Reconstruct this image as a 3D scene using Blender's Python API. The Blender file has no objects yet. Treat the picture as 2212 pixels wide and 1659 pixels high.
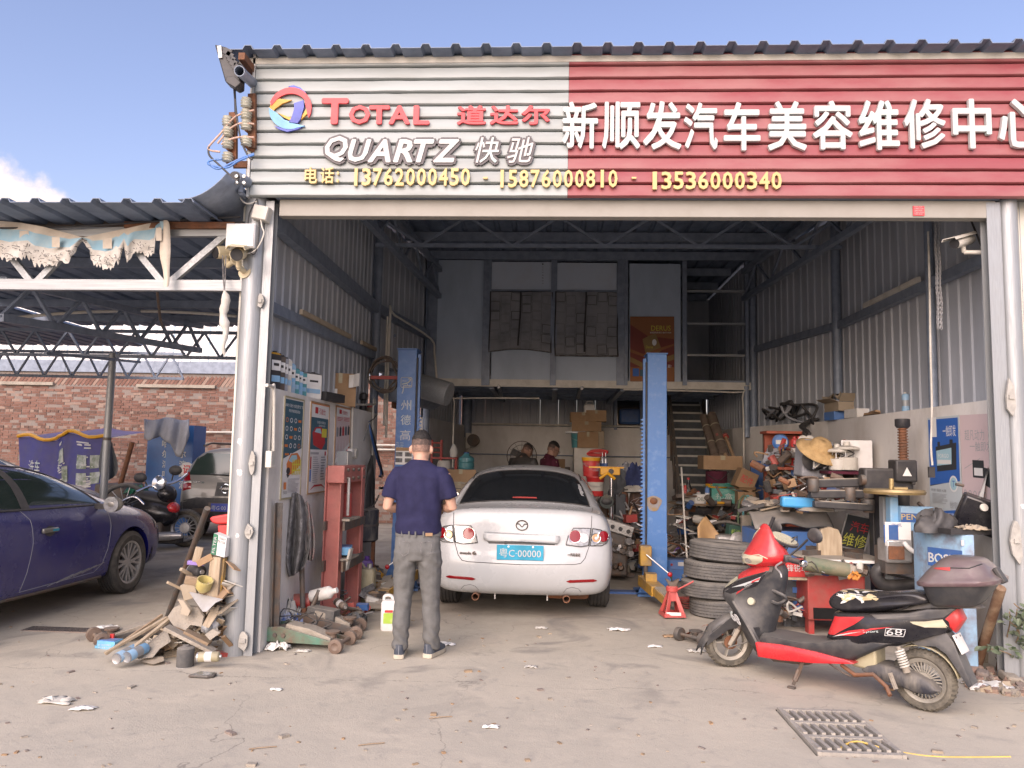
import bpy,bmesh,math,random
from math import cos,sin,pi,radians,hypot,sqrt
from mathutils import Vector,Matrix
from mathutils.bvhtree import BVHTree
rnd=random.Random(7)
SC=bpy.context.scene
COL=SC.collection
V=Vector
# ------------------------------------------------------------------ camera
FPX,CAMH,ROLL=1662.0,1.54,0.0193
_p=math.atan(156.9/FPX);_y=math.atan(87*cos(_p)/FPX)
FWD=V((-sin(_y)*cos(_p),cos(_y)*cos(_p),sin(_p)))
_R0=V((cos(_y),sin(_y),0));_U0=_R0.cross(FWD)
RGT=cos(ROLL)*_R0+sin(ROLL)*_U0
UPV=cos(ROLL)*_U0-sin(ROLL)*_R0
EYE=V((0,0,CAMH))
cam=bpy.data.cameras.new('camera');camo=bpy.data.objects.new('camera',cam);COL.objects.link(camo)
cam.sensor_width=36;cam.lens=36*FPX/2212;cam.clip_end=2000;cam.clip_start=0.05
M3=Matrix((RGT,UPV,-FWD)).transposed()
camo.matrix_world=Matrix.Translation(EYE) @ M3.to_4x4()
SC.camera=camo
# ------------------------------------------------------------------ light
SC.view_settings.view_transform='Standard';SC.view_settings.look='None'
SC.view_settings.gamma=1;SC.view_settings.use_curve_mapping=False
SC.view_settings.exposure=0.55
SUN_EL,SUN_AZ=radians(31),radians(196)      # azimuth clockwise from +Y: behind the camera, a little left
world=bpy.data.worlds.new('World');SC.world=world;world.use_nodes=True
wn=world.node_tree;wn.nodes.clear()
def WN(t,**k):
    n=wn.nodes.new(t)
    for a,b in k.items():setattr(n,a,b)
    return n
_sky=WN('ShaderNodeTexSky',sky_type='NISHITA',sun_disc=False,sun_elevation=SUN_EL,sun_rotation=SUN_AZ,altitude=0,air_density=1.2,dust_density=2.6,ozone_density=1.4)
_tint=WN('ShaderNodeMix',data_type='RGBA',blend_type='MULTIPLY');_tint.inputs[0].default_value=1;_tint.inputs[7].default_value=(1.2,1.02,1.14,1)
wn.links.new(_sky.outputs[0],_tint.inputs[6])
# a cloud bank low in the sky, far off to the left
_tc=WN('ShaderNodeTexCoord');_sep=WN('ShaderNodeSeparateXYZ');wn.links.new(_tc.outputs['Generated'],_sep.inputs[0])
_nz=WN('ShaderNodeTexNoise');_nz.inputs['Scale'].default_value=9;_nz.inputs['Detail'].default_value=8;_nz.inputs['Roughness'].default_value=.62
wn.links.new(_tc.outputs['Generated'],_nz.inputs['Vector'])
_dst=WN('ShaderNodeVectorMath',operation='DISTANCE');wn.links.new(_tc.outputs['Generated'],_dst.inputs[0])
_cd=(FWD+RGT*((-40-1106)/FPX)+UPV*(-(520-829.5)/FPX)).normalized();_dst.inputs[1].default_value=_cd
_m1=WN('ShaderNodeMath',operation='MULTIPLY_ADD');wn.links.new(_nz.outputs[0],_m1.inputs[0]);_m1.inputs[1].default_value=-.13;wn.links.new(_dst.outputs['Value'],_m1.inputs[2])
_mr=WN('ShaderNodeMapRange',interpolation_type='SMOOTHSTEP');wn.links.new(_m1.outputs[0],_mr.inputs[0])
for i,x in zip((1,2,3,4),(-.01,.018,1,0)):_mr.inputs[i].default_value=x
_cm=WN('ShaderNodeMix',data_type='RGBA');wn.links.new(_mr.outputs[0],_cm.inputs[0]);wn.links.new(_tint.outputs[2],_cm.inputs[6]);_cm.inputs[7].default_value=(6.4,5.3,4.7,1)
_bg=WN('ShaderNodeBackground');_bg.inputs[1].default_value=0.15
wn.links.new(_cm.outputs[2],_bg.inputs[0]);_out=WN('ShaderNodeOutputWorld');wn.links.new(_bg.outputs[0],_out.inputs[0])
sun=bpy.data.lights.new('sun','SUN');sun.energy=2.3;sun.angle=radians(65);sun.color=(1,.95,.87)
suno=bpy.data.objects.new('sun',sun);COL.objects.link(suno)
_sd=V((sin(SUN_AZ)*cos(SUN_EL),cos(SUN_AZ)*cos(SUN_EL),sin(SUN_EL)))
suno.rotation_euler=_sd.to_track_quat('Z','Y').to_euler();suno.location=(0,0,12)
SC.render.engine='CYCLES';SC.cycles.max_bounces=10;SC.cycles.diffuse_bounces=8;SC.cycles.use_denoising=True
# ------------------------------------------------------------------ pixel -> place
def ray(u,v):return FWD+RGT*((u-1106)/FPX)-UPV*((v-829.5)/FPX)
def P(u,v,y):d=ray(u,v);return EYE+d*(y/d.y)
def G(u,v,z=0.0):d=ray(u,v);return EYE+d*((z-CAMH)/d.z)
def PN(u,v,p,n):d=ray(u,v);p=V(p);n=V(n);return EYE+d*((p-EYE).dot(n)/d.dot(n))
# ------------------------------------------------------------------ materials
MATS={}
def mat(name,col=None,rough=.6,metal=0.,col2=None,amt=.5,scale=6.,bump=.0,bscale=40.,dust=0.,spec=.5,alpha=1.,trans=0.,stretch=None,coat=0.,cell=0.,emis=0.):
    if name in MATS:return MATS[name]
    if col is None:raise KeyError(name)
    m=bpy.data.materials.new(name);m.use_nodes=True;t=m.node_tree;b=t.nodes['Principled BSDF'];L=t.links
    def N(ty,**k):
        n=t.nodes.new(ty)
        for a,c in k.items():setattr(n,a,c)
        return n
    c4=tuple(col)+(1,);m.diffuse_color=c4
    b.inputs['Roughness'].default_value=rough;b.inputs['Metallic'].default_value=metal
    b.inputs['Specular IOR Level'].default_value=spec;b.inputs['Coat Weight'].default_value=coat
    b.inputs['Transmission Weight'].default_value=trans;b.inputs['Alpha'].default_value=alpha
    tc=N('ShaderNodeTexCoord');src=tc.outputs['Object']
    oi=N('ShaderNodeObjectInfo');ad=N('ShaderNodeVectorMath',operation='MULTIPLY_ADD')
    cmb=N('ShaderNodeCombineXYZ');L.new(oi.outputs['Random'],cmb.inputs[0]);L.new(oi.outputs['Random'],cmb.inputs[2])
    L.new(cmb.outputs[0],ad.inputs[0]);ad.inputs[1].default_value=(37,0,53)
    if stretch:
        mp=N('ShaderNodeMapping');mp.inputs['Scale'].default_value=stretch;L.new(src,mp.inputs[0]);src=mp.outputs[0]
    L.new(src,ad.inputs[2]);src=ad.outputs[0]
    if cell:
        no=N('ShaderNodeTexVoronoi');no.inputs['Scale'].default_value=cell;f=no.outputs['Color']
        bw=N('ShaderNodeRGBToBW');L.new(f,bw.inputs[0]);f=bw.outputs[0]
    else:
        no=N('ShaderNodeTexNoise');no.inputs['Scale'].default_value=scale;no.inputs['Detail'].default_value=7;no.inputs['Roughness'].default_value=.65
        L.new(src,no.inputs['Vector']);f=no.outputs[0]
    if col2 is None:col2=tuple(x*.72 for x in col)
    mr=N('ShaderNodeMapRange');L.new(f,mr.inputs[0])
    lo=.62-.42*amt
    for i,x in zip((1,2,3,4),((lo,lo+.22,0,min(1,.35+amt)) if not cell else (.2,.8,0,amt))):mr.inputs[i].default_value=x
    mx=N('ShaderNodeMix',data_type='RGBA');mx.inputs[6].default_value=c4;mx.inputs[7].default_value=tuple(col2)+(1,)
    L.new(mr.outputs[0],mx.inputs[0]);cur=mx.outputs[2]
    if dust:
        ge=N('ShaderNodeNewGeometry');sx=N('ShaderNodeSeparateXYZ');L.new(ge.outputs['Normal'],sx.inputs[0])
        n2=N('ShaderNodeTexNoise');n2.inputs['Scale'].default_value=scale*2.3;n2.inputs['Detail'].default_value=5;L.new(src,n2.inputs['Vector'])
        ma=N('ShaderNodeMath',operation='MULTIPLY_ADD');L.new(n2.outputs[0],ma.inputs[0]);ma.inputs[1].default_value=1.1;L.new(sx.outputs[2],ma.inputs[2])
        m2=N('ShaderNodeMapRange');L.new(ma.outputs[0],m2.inputs[0])
        for i,x in zip((1,2,3,4),(.35,1.5,0,dust)):m2.inputs[i].default_value=x
        md=N('ShaderNodeMix',data_type='RGBA');L.new(m2.outputs[0],md.inputs[0]);L.new(cur,md.inputs[6]);md.inputs[7].default_value=(.30,.27,.225,1);cur=md.outputs[2]
    L.new(cur,b.inputs['Base Color'])
    rr=N('ShaderNodeMapRange');L.new(f,rr.inputs[0]);rr.inputs[3].default_value=max(.03,rough-.1);rr.inputs[4].default_value=min(1,rough+.14);L.new(rr.outputs[0],b.inputs['Roughness'])
    if bump:
        n3=N('ShaderNodeTexNoise');n3.inputs['Scale'].default_value=bscale;n3.inputs['Detail'].default_value=4;L.new(src,n3.inputs['Vector'])
        bp=N('ShaderNodeBump');bp.inputs['Strength'].default_value=bump;bp.inputs['Distance'].default_value=.02;L.new(n3.outputs[0],bp.inputs['Height']);L.new(bp.outputs[0],b.inputs['Normal'])
    if emis:b.inputs['Emission Color'].default_value=c4;b.inputs['Emission Strength'].default_value=emis
    MATS[name]=m;return m
def flat(col,rough=.6):
    return mat('print_%02x%02x%02x'%tuple(int(max(0,min(1,c))*255) for c in col),col,rough,amt=.12,scale=5)
# ------------------------------------------------------------------ mesh builder
def rotm(e):return Matrix.Rotation(e[2],3,'Z') @ Matrix.Rotation(e[1],3,'Y') @ Matrix.Rotation(e[0],3,'X')
def perp(d):
    d=V(d).normalized();a=V((0,0,1)) if abs(d.z)<.9 else V((1,0,0))
    u=d.cross(a).normalized();return d,u,d.cross(u).normalized()
WL={}
class MB:
    def __init__(s):s.v=[];s.f=[];s.m=[];s.mats=[]
    def mi(s,m):
        if m is None:return 0
        if isinstance(m,str):m=MATS[m]
        if m not in s.mats:s.mats.append(m)
        return s.mats.index(m)
    def add(s,vs,fs,m=None):
        k=len(s.v);i=s.mi(m);s.v += [tuple(p) for p in vs]
        for f in fs:s.f.append([k+a for a in f]);s.m.append(i)
        return s
    def box(s,c,d,r=(0,0,0),m=None,top=None):
        R=rotm(r);c=V(c);a,b,h=d[0]/2,d[1]/2,d[2]/2;t=top or (1,1)
        q=[(-a,-b,-h),(a,-b,-h),(a,b,-h),(-a,b,-h),(-a*t[0],-b*t[1],h),(a*t[0],-b*t[1],h),(a*t[0],b*t[1],h),(-a*t[0],b*t[1],h)]
        return s.add([c+R @ V(p) for p in q],[(3,2,1,0),(4,5,6,7),(0,1,5,4),(1,2,6,5),(2,3,7,6),(3,0,4,7)],m)
    def bar(s,p,q,w,h,m=None,up=(0,0,1)):
        p,q=V(p),V(q);d=(q-p).normalized();up=V(up)
        if abs(d.dot(up))>.99:up=V((0,1,0))
        x=d.cross(up).normalized()*w/2;z=x.cross(d).normalized()*h/2
        return s.add([p-x-z,p+x-z,p+x+z,p-x+z,q-x-z,q+x-z,q+x+z,q-x+z],[(0,1,2,3),(7,6,5,4),(1,0,4,5),(2,1,5,6),(3,2,6,7),(0,3,7,4)],m)
    def loft(s,rings,m=None,close=True,caps=True):
        n=len(rings[0]);vs=[p for r in rings for p in r];fs=[]
        for i in range(len(rings)-1):
            for j in range(n if close else n-1):
                k=(j+1)%n;fs.append((i*n+j,i*n+k,i*n+n+k,i*n+n+j))
        if caps and close:fs += [tuple(range(n))[::-1],tuple(range((len(rings)-1)*n,len(rings)*n))]
        return s.add(vs,fs,m)
    def cyl(s,p,q,r,r2=None,n=12,m=None,caps=True):
        p,q=V(p),V(q);d,u,w=perp(q-p);r2=r if r2 is None else r2
        cs=[(cos(a),sin(a)) for a in (2*pi*i/n for i in range(n))]
        return s.loft([[p+(u*a+w*b)*r for a,b in cs],[q+(u*a+w*b)*r2 for a,b in cs]],m,caps=caps)
    def lathe(s,o,ax,prof,n=20,m=None,caps=True):
        o=V(o);d,u,w=perp(ax)
        return s.loft([[o+d*h+(u*cos(2*pi*i/n)+w*sin(2*pi*i/n))*max(r,1e-4) for i in range(n)] for r,h in prof],m,caps=caps)
    def tube(s,pts,r,n=8,m=None,rs=None):
        pts=[V(p) for p in pts];rings=[]
        d0,u,w=perp(pts[1]-pts[0])
        for i,p in enumerate(pts):
            d=(pts[min(i+1,len(pts)-1)]-pts[max(i-1,0)]).normalized()
            u=(u-d*u.dot(d)).normalized();w=d.cross(u);q=rs[i] if rs else r
            rings.append([p+(u*cos(2*pi*k/n)+w*sin(2*pi*k/n))*q for k in range(n)])
        return s.loft(rings,m)
    def prism(s,pts,vec,m=None):
        vec=V(vec);pts=[V(p) for p in pts];return s.loft([pts,[p+vec for p in pts]],m)
    def sph(s,c,r,n=12,m=None,e=(0,0,0)):
        c=V(c);r=(r,r,r) if isinstance(r,(int,float)) else r;R=rotm(e);h=n // 2+1
        return s.loft([[c+R @ V((r[0]*sin(pi*i/h)*cos(2*pi*j/n),r[1]*sin(pi*i/h)*sin(2*pi*j/n),r[2]*cos(pi*i/h))) for j in range(n)] for i in [.06]+list(range(1,h))+[h-.06]],m)
    def grid(s,fn,nu,nv,m=None):
        vs=[fn(i/nu,j/nv) for j in range(nv+1) for i in range(nu+1)];w=nu+1
        return s.add(vs,[(j*w+i,j*w+i+1,j*w+w+i+1,j*w+w+i) for j in range(nv) for i in range(nu)],m)
    def B(s,name,m=None,parent=None,smooth=None,bevel=0,seg=2,solid=0,sub=0,org=None,**tg):
        me=bpy.data.meshes.new(name)
        if org is None:
            xs,ys,zs=zip(*s.v);org=V(((min(xs)+max(xs))/2,(min(ys)+max(ys))/2,min(zs)))
        org=V(org);me.from_pydata([tuple(V(p)-org) for p in s.v],[],s.f)
        if s.mats and m is None:
            for q in s.mats:me.materials.append(q)
            me.polygons.foreach_set('material_index',s.m)
        else:
            me.materials.append(MATS[m] if isinstance(m,str) else m)
        bm=bmesh.new();bm.from_mesh(me)
        if bevel or sub:bmesh.ops.remove_doubles(bm,verts=bm.verts,dist=1e-5)
        bmesh.ops.recalc_face_normals(bm,faces=bm.faces);bm.to_mesh(me);bm.free()
        o=bpy.data.objects.new(name,me);COL.objects.link(o);o.location=org-(WL.get(parent.name,V((0,0,0))) if parent else V((0,0,0)));WL[o.name]=org
        if parent:o.parent=parent
        if solid:k=o.modifiers.new('solid','SOLIDIFY');k.thickness=solid;k.offset=0
        if sub:k=o.modifiers.new('sub','SUBSURF');k.levels=k.render_levels=sub
        if bevel:k=o.modifiers.new('bevel','BEVEL');k.width=bevel;k.segments=seg;k.limit_method='ANGLE';k.angle_limit=.6
        if smooth is not None or bevel or sub:
            me.polygons.foreach_set('use_smooth',[True]*len(me.polygons));me.set_sharp_from_angle(angle=radians(smooth if smooth else 35) if not sub else 3.1)
        for k,x in tg.items():o[k]=x
        return o
def tag(o,label=None,cat=None,group=None,kind=None):
    for k,x in (('label',label),('category',cat),('group',group),('kind',kind)):
        if x:o[k]=x
    return o
def thing(name,label,cat,loc=(0,0,0),rz=0,group=None):
    o=bpy.data.objects.new(name,None);COL.objects.link(o);o.location=loc;o.rotation_euler=(0,0,rz);o.empty_display_size=.1
    return tag(o,label,cat,group)
def dup(root,loc=None,rz=None,label=None,group=None,rot=None):
    def cp(o,par):
        c=o.copy();COL.objects.link(c);c.parent=par
        for ch in [x for x in o.children]:cp(ch,c)
        return c
    r=cp(root,None)
    if loc is not None:r.location=loc
    if rz is not None:r.rotation_euler=(0,0,rz)
    if rot is not None:r.rotation_euler=rot
    return tag(r,label,None,group)
def WT(name,label,cat,loc,group=None):          # children are given in world coordinates
    o=thing(name,label,cat,loc,0,group);WL[o.name]=V(loc);return o
# text as outline mesh, fitted into a rectangle o + [0..1]*ex + [0..1]*ez and extruded along n
def text_raw(s,bold=0.,shear=0.,space=1.):
    cu=bpy.data.curves.new('t','FONT');cu.body=s;cu.size=1;cu.offset=bold;cu.shear=shear;cu.space_character=space;cu.resolution_u=2;cu.fill_mode='FRONT'
    ob=bpy.data.objects.new('t',cu);COL.objects.link(ob);dg=bpy.context.evaluated_depsgraph_get();dg.update()
    me=bpy.data.meshes.new_from_object(ob.evaluated_get(dg));vs=[v.co.copy() for v in me.vertices];fs=[tuple(p.vertices) for p in me.polygons]
    bpy.data.objects.remove(ob);bpy.data.curves.remove(cu);bpy.data.meshes.remove(me);return vs,fs
TXT={}
def TX(mb,s,o,ex,ez,n,depth,m=None,bold=0.,shear=0.,space=1.,fit=True):
    bold0,bold=bold,0.
    k=(s,bold,shear,space)
    if k not in TXT:TXT[k]=text_raw(*k)
    vs,fs=TXT[k]
    if not vs:return mb
    x0,x1=min(v.x for v in vs),max(v.x for v in vs);y0,y1=min(v.y for v in vs),max(v.y for v in vs)
    o,ex,ez,n=V(o),V(ex),V(ez),V(n).normalized()
    f=lambda v,q:o+ex*((v.x-x0)/(x1-x0 or 1))+ez*((v.y-y0)/(y1-y0 or 1))+n*q
    if depth<.0021:
        return mb.add([f(v,depth) for v in vs],fs,m)
    # heavy lettering: the glyph struck several times around itself, each copy a hair proud of the last
    d=bold0;offs=[(0,0)] if not d else [(0,0)]+[(cos(i*pi/4),sin(i*pi/4)) for i in range(8)]
    X0,X1=x0-d,x1+d;Y0,Y1=y0-d,y1+d
    ed={}
    for q in fs:
        for i in range(len(q)):
            e=(q[i],q[(i+1)%len(q)]);r_=(e[1],e[0])
            if r_ in ed:del ed[r_]
            else:ed[e]=1
    for k,(ox,oy) in enumerate(offs):
        g=lambda v,q:o+ex*((v.x+ox*d-X0)/(X1-X0 or 1))+ez*((v.y+oy*d-Y0)/(Y1-Y0 or 1))+n*q
        nv=len(vs);dd=depth+k*.0003
        mb.add([g(v,dd) for v in vs]+[g(v,0) for v in vs],list(fs)+[(a_,b_,b_+nv,a_+nv) for a_,b_ in ed],m)
    return mb
# corrugated sheet: start o, ribs spaced along ax over length L, running along up for height h, ribs stand out along n
def corr(mb,o,ax,L,up,h,n,pitch=.2,d=.025,rib=.045,m=None,nv=1,wob=0):
    o,ax,up,n=V(o),V(ax).normalized(),V(up).normalized(),V(n).normalized();pr=[(0,0)];x=0
    while x<L-1e-6:
        for a,b in ((pitch-rib*1.7,0),(pitch-rib*1.35,d),(pitch-rib*.35,d),(pitch,0)):
            if x+a <= L:pr.append((x+a,b))
        x += pitch
    rows=[[o+ax*a+n*(b+(rnd.uniform(-wob,wob) if wob else 0))+up*(h*j/nv) for a,b in pr] for j in range(nv+1)]
    return mb.loft(rows,m,close=False)
def bvh_of(obj):
    dg=bpy.context.evaluated_depsgraph_get();dg.update();e=obj.evaluated_get(dg);me=e.to_mesh()
    vs=[e.matrix_world @ v.co for v in me.vertices];fs=[tuple(p.vertices) for p in me.polygons];e.to_mesh_clear();return BVHTree.FromPolygons(vs,fs)
# patch laid on a surface: rows of (a,b) points mapped to ray starts by fn, cast along dr, lifted by off, given a thickness
def patch(bvh,rows,fn,dr,off=.004,thick=.0,mb=None,m=None):
    mb=mb or MB();dr=V(dr).normalized();out=[];last=None
    for r in rows:
        q=[]
        for a in r:
            s=V(fn(*a));h=bvh.ray_cast(s,dr)
            if h[0] is None:
                nn=bvh.find_nearest(s);h=(nn[0],nn[1])
            q.append(h[0]-dr*off)
        out.append(q)
    mb.loft(out,m,close=False)
    return mb
def rows_poly(poly,nu=8,nv=6):
    ys=[p[1] for p in poly];y0,y1=min(ys),max(ys);rows=[]
    for j in range(nv+1):
        y=y0+(y1-y0)*(j/nv*.998+.001);xs=[]
        for i in range(len(poly)):
            a,b=poly[i],poly[(i+1)%len(poly)]
            if (a[1]-y)*(b[1]-y) <= 0 and a[1] != b[1]:xs.append(a[0]+(b[0]-a[0])*(y-a[1])/(b[1]-a[1]))
        rows.append([(min(xs)+(max(xs)-min(xs))*i/nu,y) for i in range(nu+1)])
    return rows
def ell(cx,cy,rx,ry,n=20):return [(cx+rx*cos(2*pi*i/n),cy+ry*sin(2*pi*i/n)) for i in range(n)]
def SP(pts,k=6):
    pts=[V(p) for p in pts];o=[]
    for i in range(len(pts)-1):
        a,b,c,d=pts[max(i-1,0)],pts[i],pts[i+1],pts[min(i+2,len(pts)-1)]
        for j in range(k):
            t=j/k;o.append(.5*((2*b)+(c-a)*t+(2*a-5*b+4*c-d)*t*t+(3*b-a-3*c+d)*t ** 3))
    return o+[pts[-1]]
# ------------------------------------------------------------------ palette
mat('galv',(.33,.35,.36),.42,.3,(.25,.265,.275),.6,cell=38,dust=.25)
mat('galv_dark',(.22,.26,.325),.5,.2,(.16,.19,.24),.5,9)
mat('sheet',(.41,.435,.47),.55,.0,(.32,.34,.37),.45,3,stretch=(1,1,.3))
mat('sheet_white',(.80,.80,.78),.5,0,(.66,.66,.64),.3,3)
mat('roofsteel',(.16,.205,.285),.5,.1,(.115,.15,.21),.5,6,dust=.2)
mat('plaster',(.72,.70,.66),.9,0,(.52,.49,.44),.42,1.6,.25,30,stretch=(1,1,.55))
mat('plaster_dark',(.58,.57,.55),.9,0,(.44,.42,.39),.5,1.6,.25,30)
mat('cream',(.62,.60,.52),.5,0,(.48,.45,.37),.35,5)
mat('slat_white',(.335,.365,.36),.5,0,(.26,.275,.26),.45,2.2,stretch=(.3,1,2))
mat('slat_red',(.26,.062,.07),.5,0,(.31,.135,.13),.5,1.6,stretch=(.5,1,1.6))
mat('white_letter',(.50,.495,.48),.5,0,(.41,.64,.6),.3,4)
mat('gold_letter',(.55,.41,.17),.45,0,(.58,.40,.14),.3,6)
mat('red_letter',(.60,.05,.06),.45,0,(.50,.06,.07),.3,5)
mat('dark_letter',(.085,.075,.08),.5,0,(.12,.11,.11),.3,5)
mat('logo_blue',(.055,.085,.42),.4);mat('logo_orange',(.75,.38,.04),.4);mat('logo_cyan',(.16,.42,.68),.4)
mat('black',(.025,.025,.028),.5,0,(.05,.048,.045),.4,8,dust=.18)
mat('black_gloss',(.012,.012,.016),.22,0,(.03,.03,.03),.3,8,dust=.12)
mat('rubber',(.030,.030,.031),.85,0,(.075,.07,.062),.5,7,.2,60,dust=.45)
mat('rubber_dusty',(.085,.085,.085),.9,0,(.15,.145,.135),.5,7,.25,60,dust=.5)
mat('iron',(.10,.095,.09),.6,.4,(.16,.10,.065),.5,8,.15,40,dust=.4)
mat('rust',(.22,.085,.035),.85,0,(.12,.06,.035),.55,9,.3,50,dust=.2)
mat('steel',(.50,.50,.50),.35,.7,(.35,.34,.33),.4,8)
mat('chrome',(.75,.75,.76),.14,1.,(.6,.6,.6),.2,8)
mat('alu',(.46,.46,.45),.4,.5,(.32,.31,.29),.5,9,.2,40,dust=.3)
mat('wood',(.33,.24,.15),.8,0,(.22,.155,.095),.55,3,.25,30,stretch=(1,1,9),dust=.2)
mat('wood_pale',(.42,.34,.235),.8,0,(.29,.22,.14),.5,3,.2,30,stretch=(8,1,1),dust=.2)
mat('card',(.36,.235,.13),.85,0,(.28,.175,.095),.45,3,.1,20,dust=.15)
mat('card_pale',(.37,.305,.22),.85,0,(.28,.225,.155),.45,4,.2,20,dust=.45)
mat('rubble',(.36,.32,.26),.95,0,(.25,.215,.17),.5,6,.5,40,dust=.6)
mat('mortar',(.24,.19,.16),.95,0,(.22,.2,.18),.5,6,.5,60)
mat('blue_post',(.052,.14,.35),.42,0,(.16,.27,.48),.32,7,.05,40,dust=.12)
mat('blue_deep',(.03,.10,.30),.5,0,(.06,.12,.26),.4,6,dust=.25)
mat('blue_machine',(.06,.20,.55),.5,0,(.10,.20,.42),.5,5,dust=.35)
mat('sky_paint',(.20,.42,.64),.55,0,(.34,.44,.52),.5,5,.1,30,dust=.15)
mat('sky_rust',(.27,.43,.58),.6,0,(.17,.07,.035),.42,4.5,.2,30)
mat('red_paint',(.40,.04,.035),.5,0,(.28,.06,.045),.5,6,.1,40,dust=.35)
mat('pink_paint',(.47,.155,.13),.6,0,(.36,.12,.10),.5,5,.15,40,dust=.3)
mat('red_gloss',(.58,.018,.026),.25,0,(.44,.03,.03),.35,6,dust=.2,coat=.4)
mat('red_plastic',(.50,.03,.03),.4,0,(.38,.03,.03),.4,6,dust=.2)
mat('red_glass',(.20,.002,.006),.12,0,(.3,.0,.01),.3,8,coat=.6)
mat('clear_lens',(.40,.40,.39),.12,.5,(.22,.22,.215),.5,25,coat=.6)
mat('amber_lens',(.55,.33,.16),.15,.3,(.4,.22,.1),.5,25,coat=.6)
mat('yellow_paint',(.47,.27,.035),.5,0,(.24,.16,.07),.55,7,.1,40,dust=.3)
mat('yellow_plastic',(.66,.33,.012),.4,0,(.5,.28,.03),.3,6,dust=.1)
mat('orange_rust',(.42,.095,.03),.7,0,(.25,.08,.04),.5,6,.2,40)
mat('purple',(.17,.07,.36),.45,0,(.12,.06,.28),.4,6,dust=.2)
mat('green_paint',(.055,.17,.115),.55,0,(.14,.075,.05),.5,5,.15,40,dust=.4)
mat('carpaint_white',(.42,.435,.44),.26,0,(.36,.37,.37),.3,2,coat=.35,dust=.12)
mat('carpaint_blue',(.011,.013,.135),.25,0,(.016,.017,.115),.35,2,coat=.6,dust=.22)
mat('carpaint_grey',(.17,.165,.15),.32,.3,(.14,.135,.12),.35,2,coat=.4,dust=.3)
mat('glass_dark',(.012,.014,.016),.07,0,(.02,.022,.024),.3,3,coat=.3)
mat('glass_green',(.022,.034,.028),.06,0,(.05,.06,.05),.3,3,coat=.3)
mat('jerry',(.40,.36,.23),.5,0,(.30,.26,.16),.5,6,dust=.3)
mat('white_plastic',(.70,.70,.68),.4,0,(.58,.57,.54),.35,6,dust=.12)
mat('off_white',(.58,.56,.50),.5,0,(.44,.42,.36),.4,6,dust=.2)
mat('felt',(.22,.215,.215),.95,0,(.11,.107,.105),.6,16,.6,60)
mat('felt_grey',(.30,.31,.34),.95,0,(.23,.235,.25),.5,3,.3,60)
mat('felt_dark',(.11,.12,.13),.95,0,(.08,.085,.09),.5,8,.3,60)
mat('cloth_white',(.55,.53,.48),.9,0,(.38,.36,.31),.5,5,.2,30)
mat('navy',(.011,.011,.052),.85,0,(.008,.008,.038),.5,9,.12,500)
mat('trouser',(.135,.135,.13),.85,0,(.105,.105,.10),.5,10,.15,400)
mat('skin',(.50,.30,.215),.55,0,(.44,.25,.17),.4,9,.05,60)
mat('skin_dark',(.36,.21,.15),.55,0,(.30,.17,.12),.4,9)
mat('hair',(.016,.014,.013),.7,0,(.03,.026,.024),.5,40,.4,200)
mat('stubble',(.15,.10,.08),.8,0,(.07,.05,.042),.6,60,.3,300)
mat('denim',(.045,.055,.075),.85,0,(.10,.11,.125),.45,14,.2,300)
mat('sole',(.50,.46,.37),.8,0,(.38,.34,.27),.5,10)
mat('paper',(.70,.69,.66),.8,0,(.58,.56,.5),.4,6)
mat('leaf',(.075,.13,.06),.55,0,(.12,.16,.09),.5,12,dust=.35)
mat('straw',(.52,.36,.17),.85,0,(.38,.25,.11),.5,14,.4,90)
mat('brick_a',(.19,.098,.072),.9,0,(.15,.08,.06),.5,9,.3,60)
mat('brick_b',(.225,.125,.094),.9,0,(.19,.10,.075),.5,9,.3,60)
mat('brick_c',(.29,.21,.165),.9,0,(.28,.18,.14),.5,9,.3,60)
mat('brick_d',(.12,.075,.06),.9,0,(.18,.10,.075),.5,9,.3,60)
mat('translucent_white',(.82,.83,.82),.5,0,(.72,.73,.73),.3,2)
mat('green_glass',(.10,.30,.33),.3,0,(.08,.24,.26),.3,5)
mat('teal',(.03,.33,.50),.4)
mat('maroon',(.085,.012,.03),.9,0,(.06,.01,.02),.4,9)
mat('dirtfloor',(.23,.20,.165),.95,0,(.15,.13,.11),.5,4,.5,30)
mat('oily_cloth',(.20,.185,.175),.95,0,(.26,.06,.05),.35,7,.4,50)
mat('label_green',(.35,.52,.06),.5,0,(.6,.6,.3),.3,20)
mat('blue_white',(.08,.16,.45),.4,0,(.6,.62,.66),.55,11)
mat('pink_cloth',(.40,.20,.19),.9,0,(.16,.06,.07),.5,30)
mat('blue_right',(.062,.18,.44),.4,0,(.20,.32,.52),.22,9,.05,40,dust=.08)
mat('rust_stain',(.28,.20,.10),.8,0,(.2,.26,.36),.5,14)
mat('pit',(.004,.004,.004),.9)
mat('stubble_light',(.30,.185,.135),.8,0,(.16,.10,.08),.6,60,.2,300)
mat('bucket_print',(.50,.04,.04),.4,0,(.5,.5,.52),.5,5);mat('rust_brown',(.13,.075,.055),.8,0,(.09,.055,.045),.5,9,.2,50,dust=.25);mat('blue_cloth',(.035,.05,.14),.9,0,(.025,.035,.09),.5,6)
mat('red_stand',(.46,.06,.055),.45,0,(.36,.06,.05),.4,6,dust=.25);mat('green_print',(.05,.28,.22),.5,0,(.30,.48,.42),.4,8);mat('lime',(.48,.52,.04),.4);mat('carpet',(.165,.125,.095),.95,0,(.12,.09,.07),.5,10,.4,80);mat('card_bright',(.42,.26,.11),.6,0,(.34,.2,.09),.5,6,dust=.2);mat('green_dark',(.03,.085,.065),.5,0,(.045,.1,.08),.4,6,dust=.1)
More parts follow.
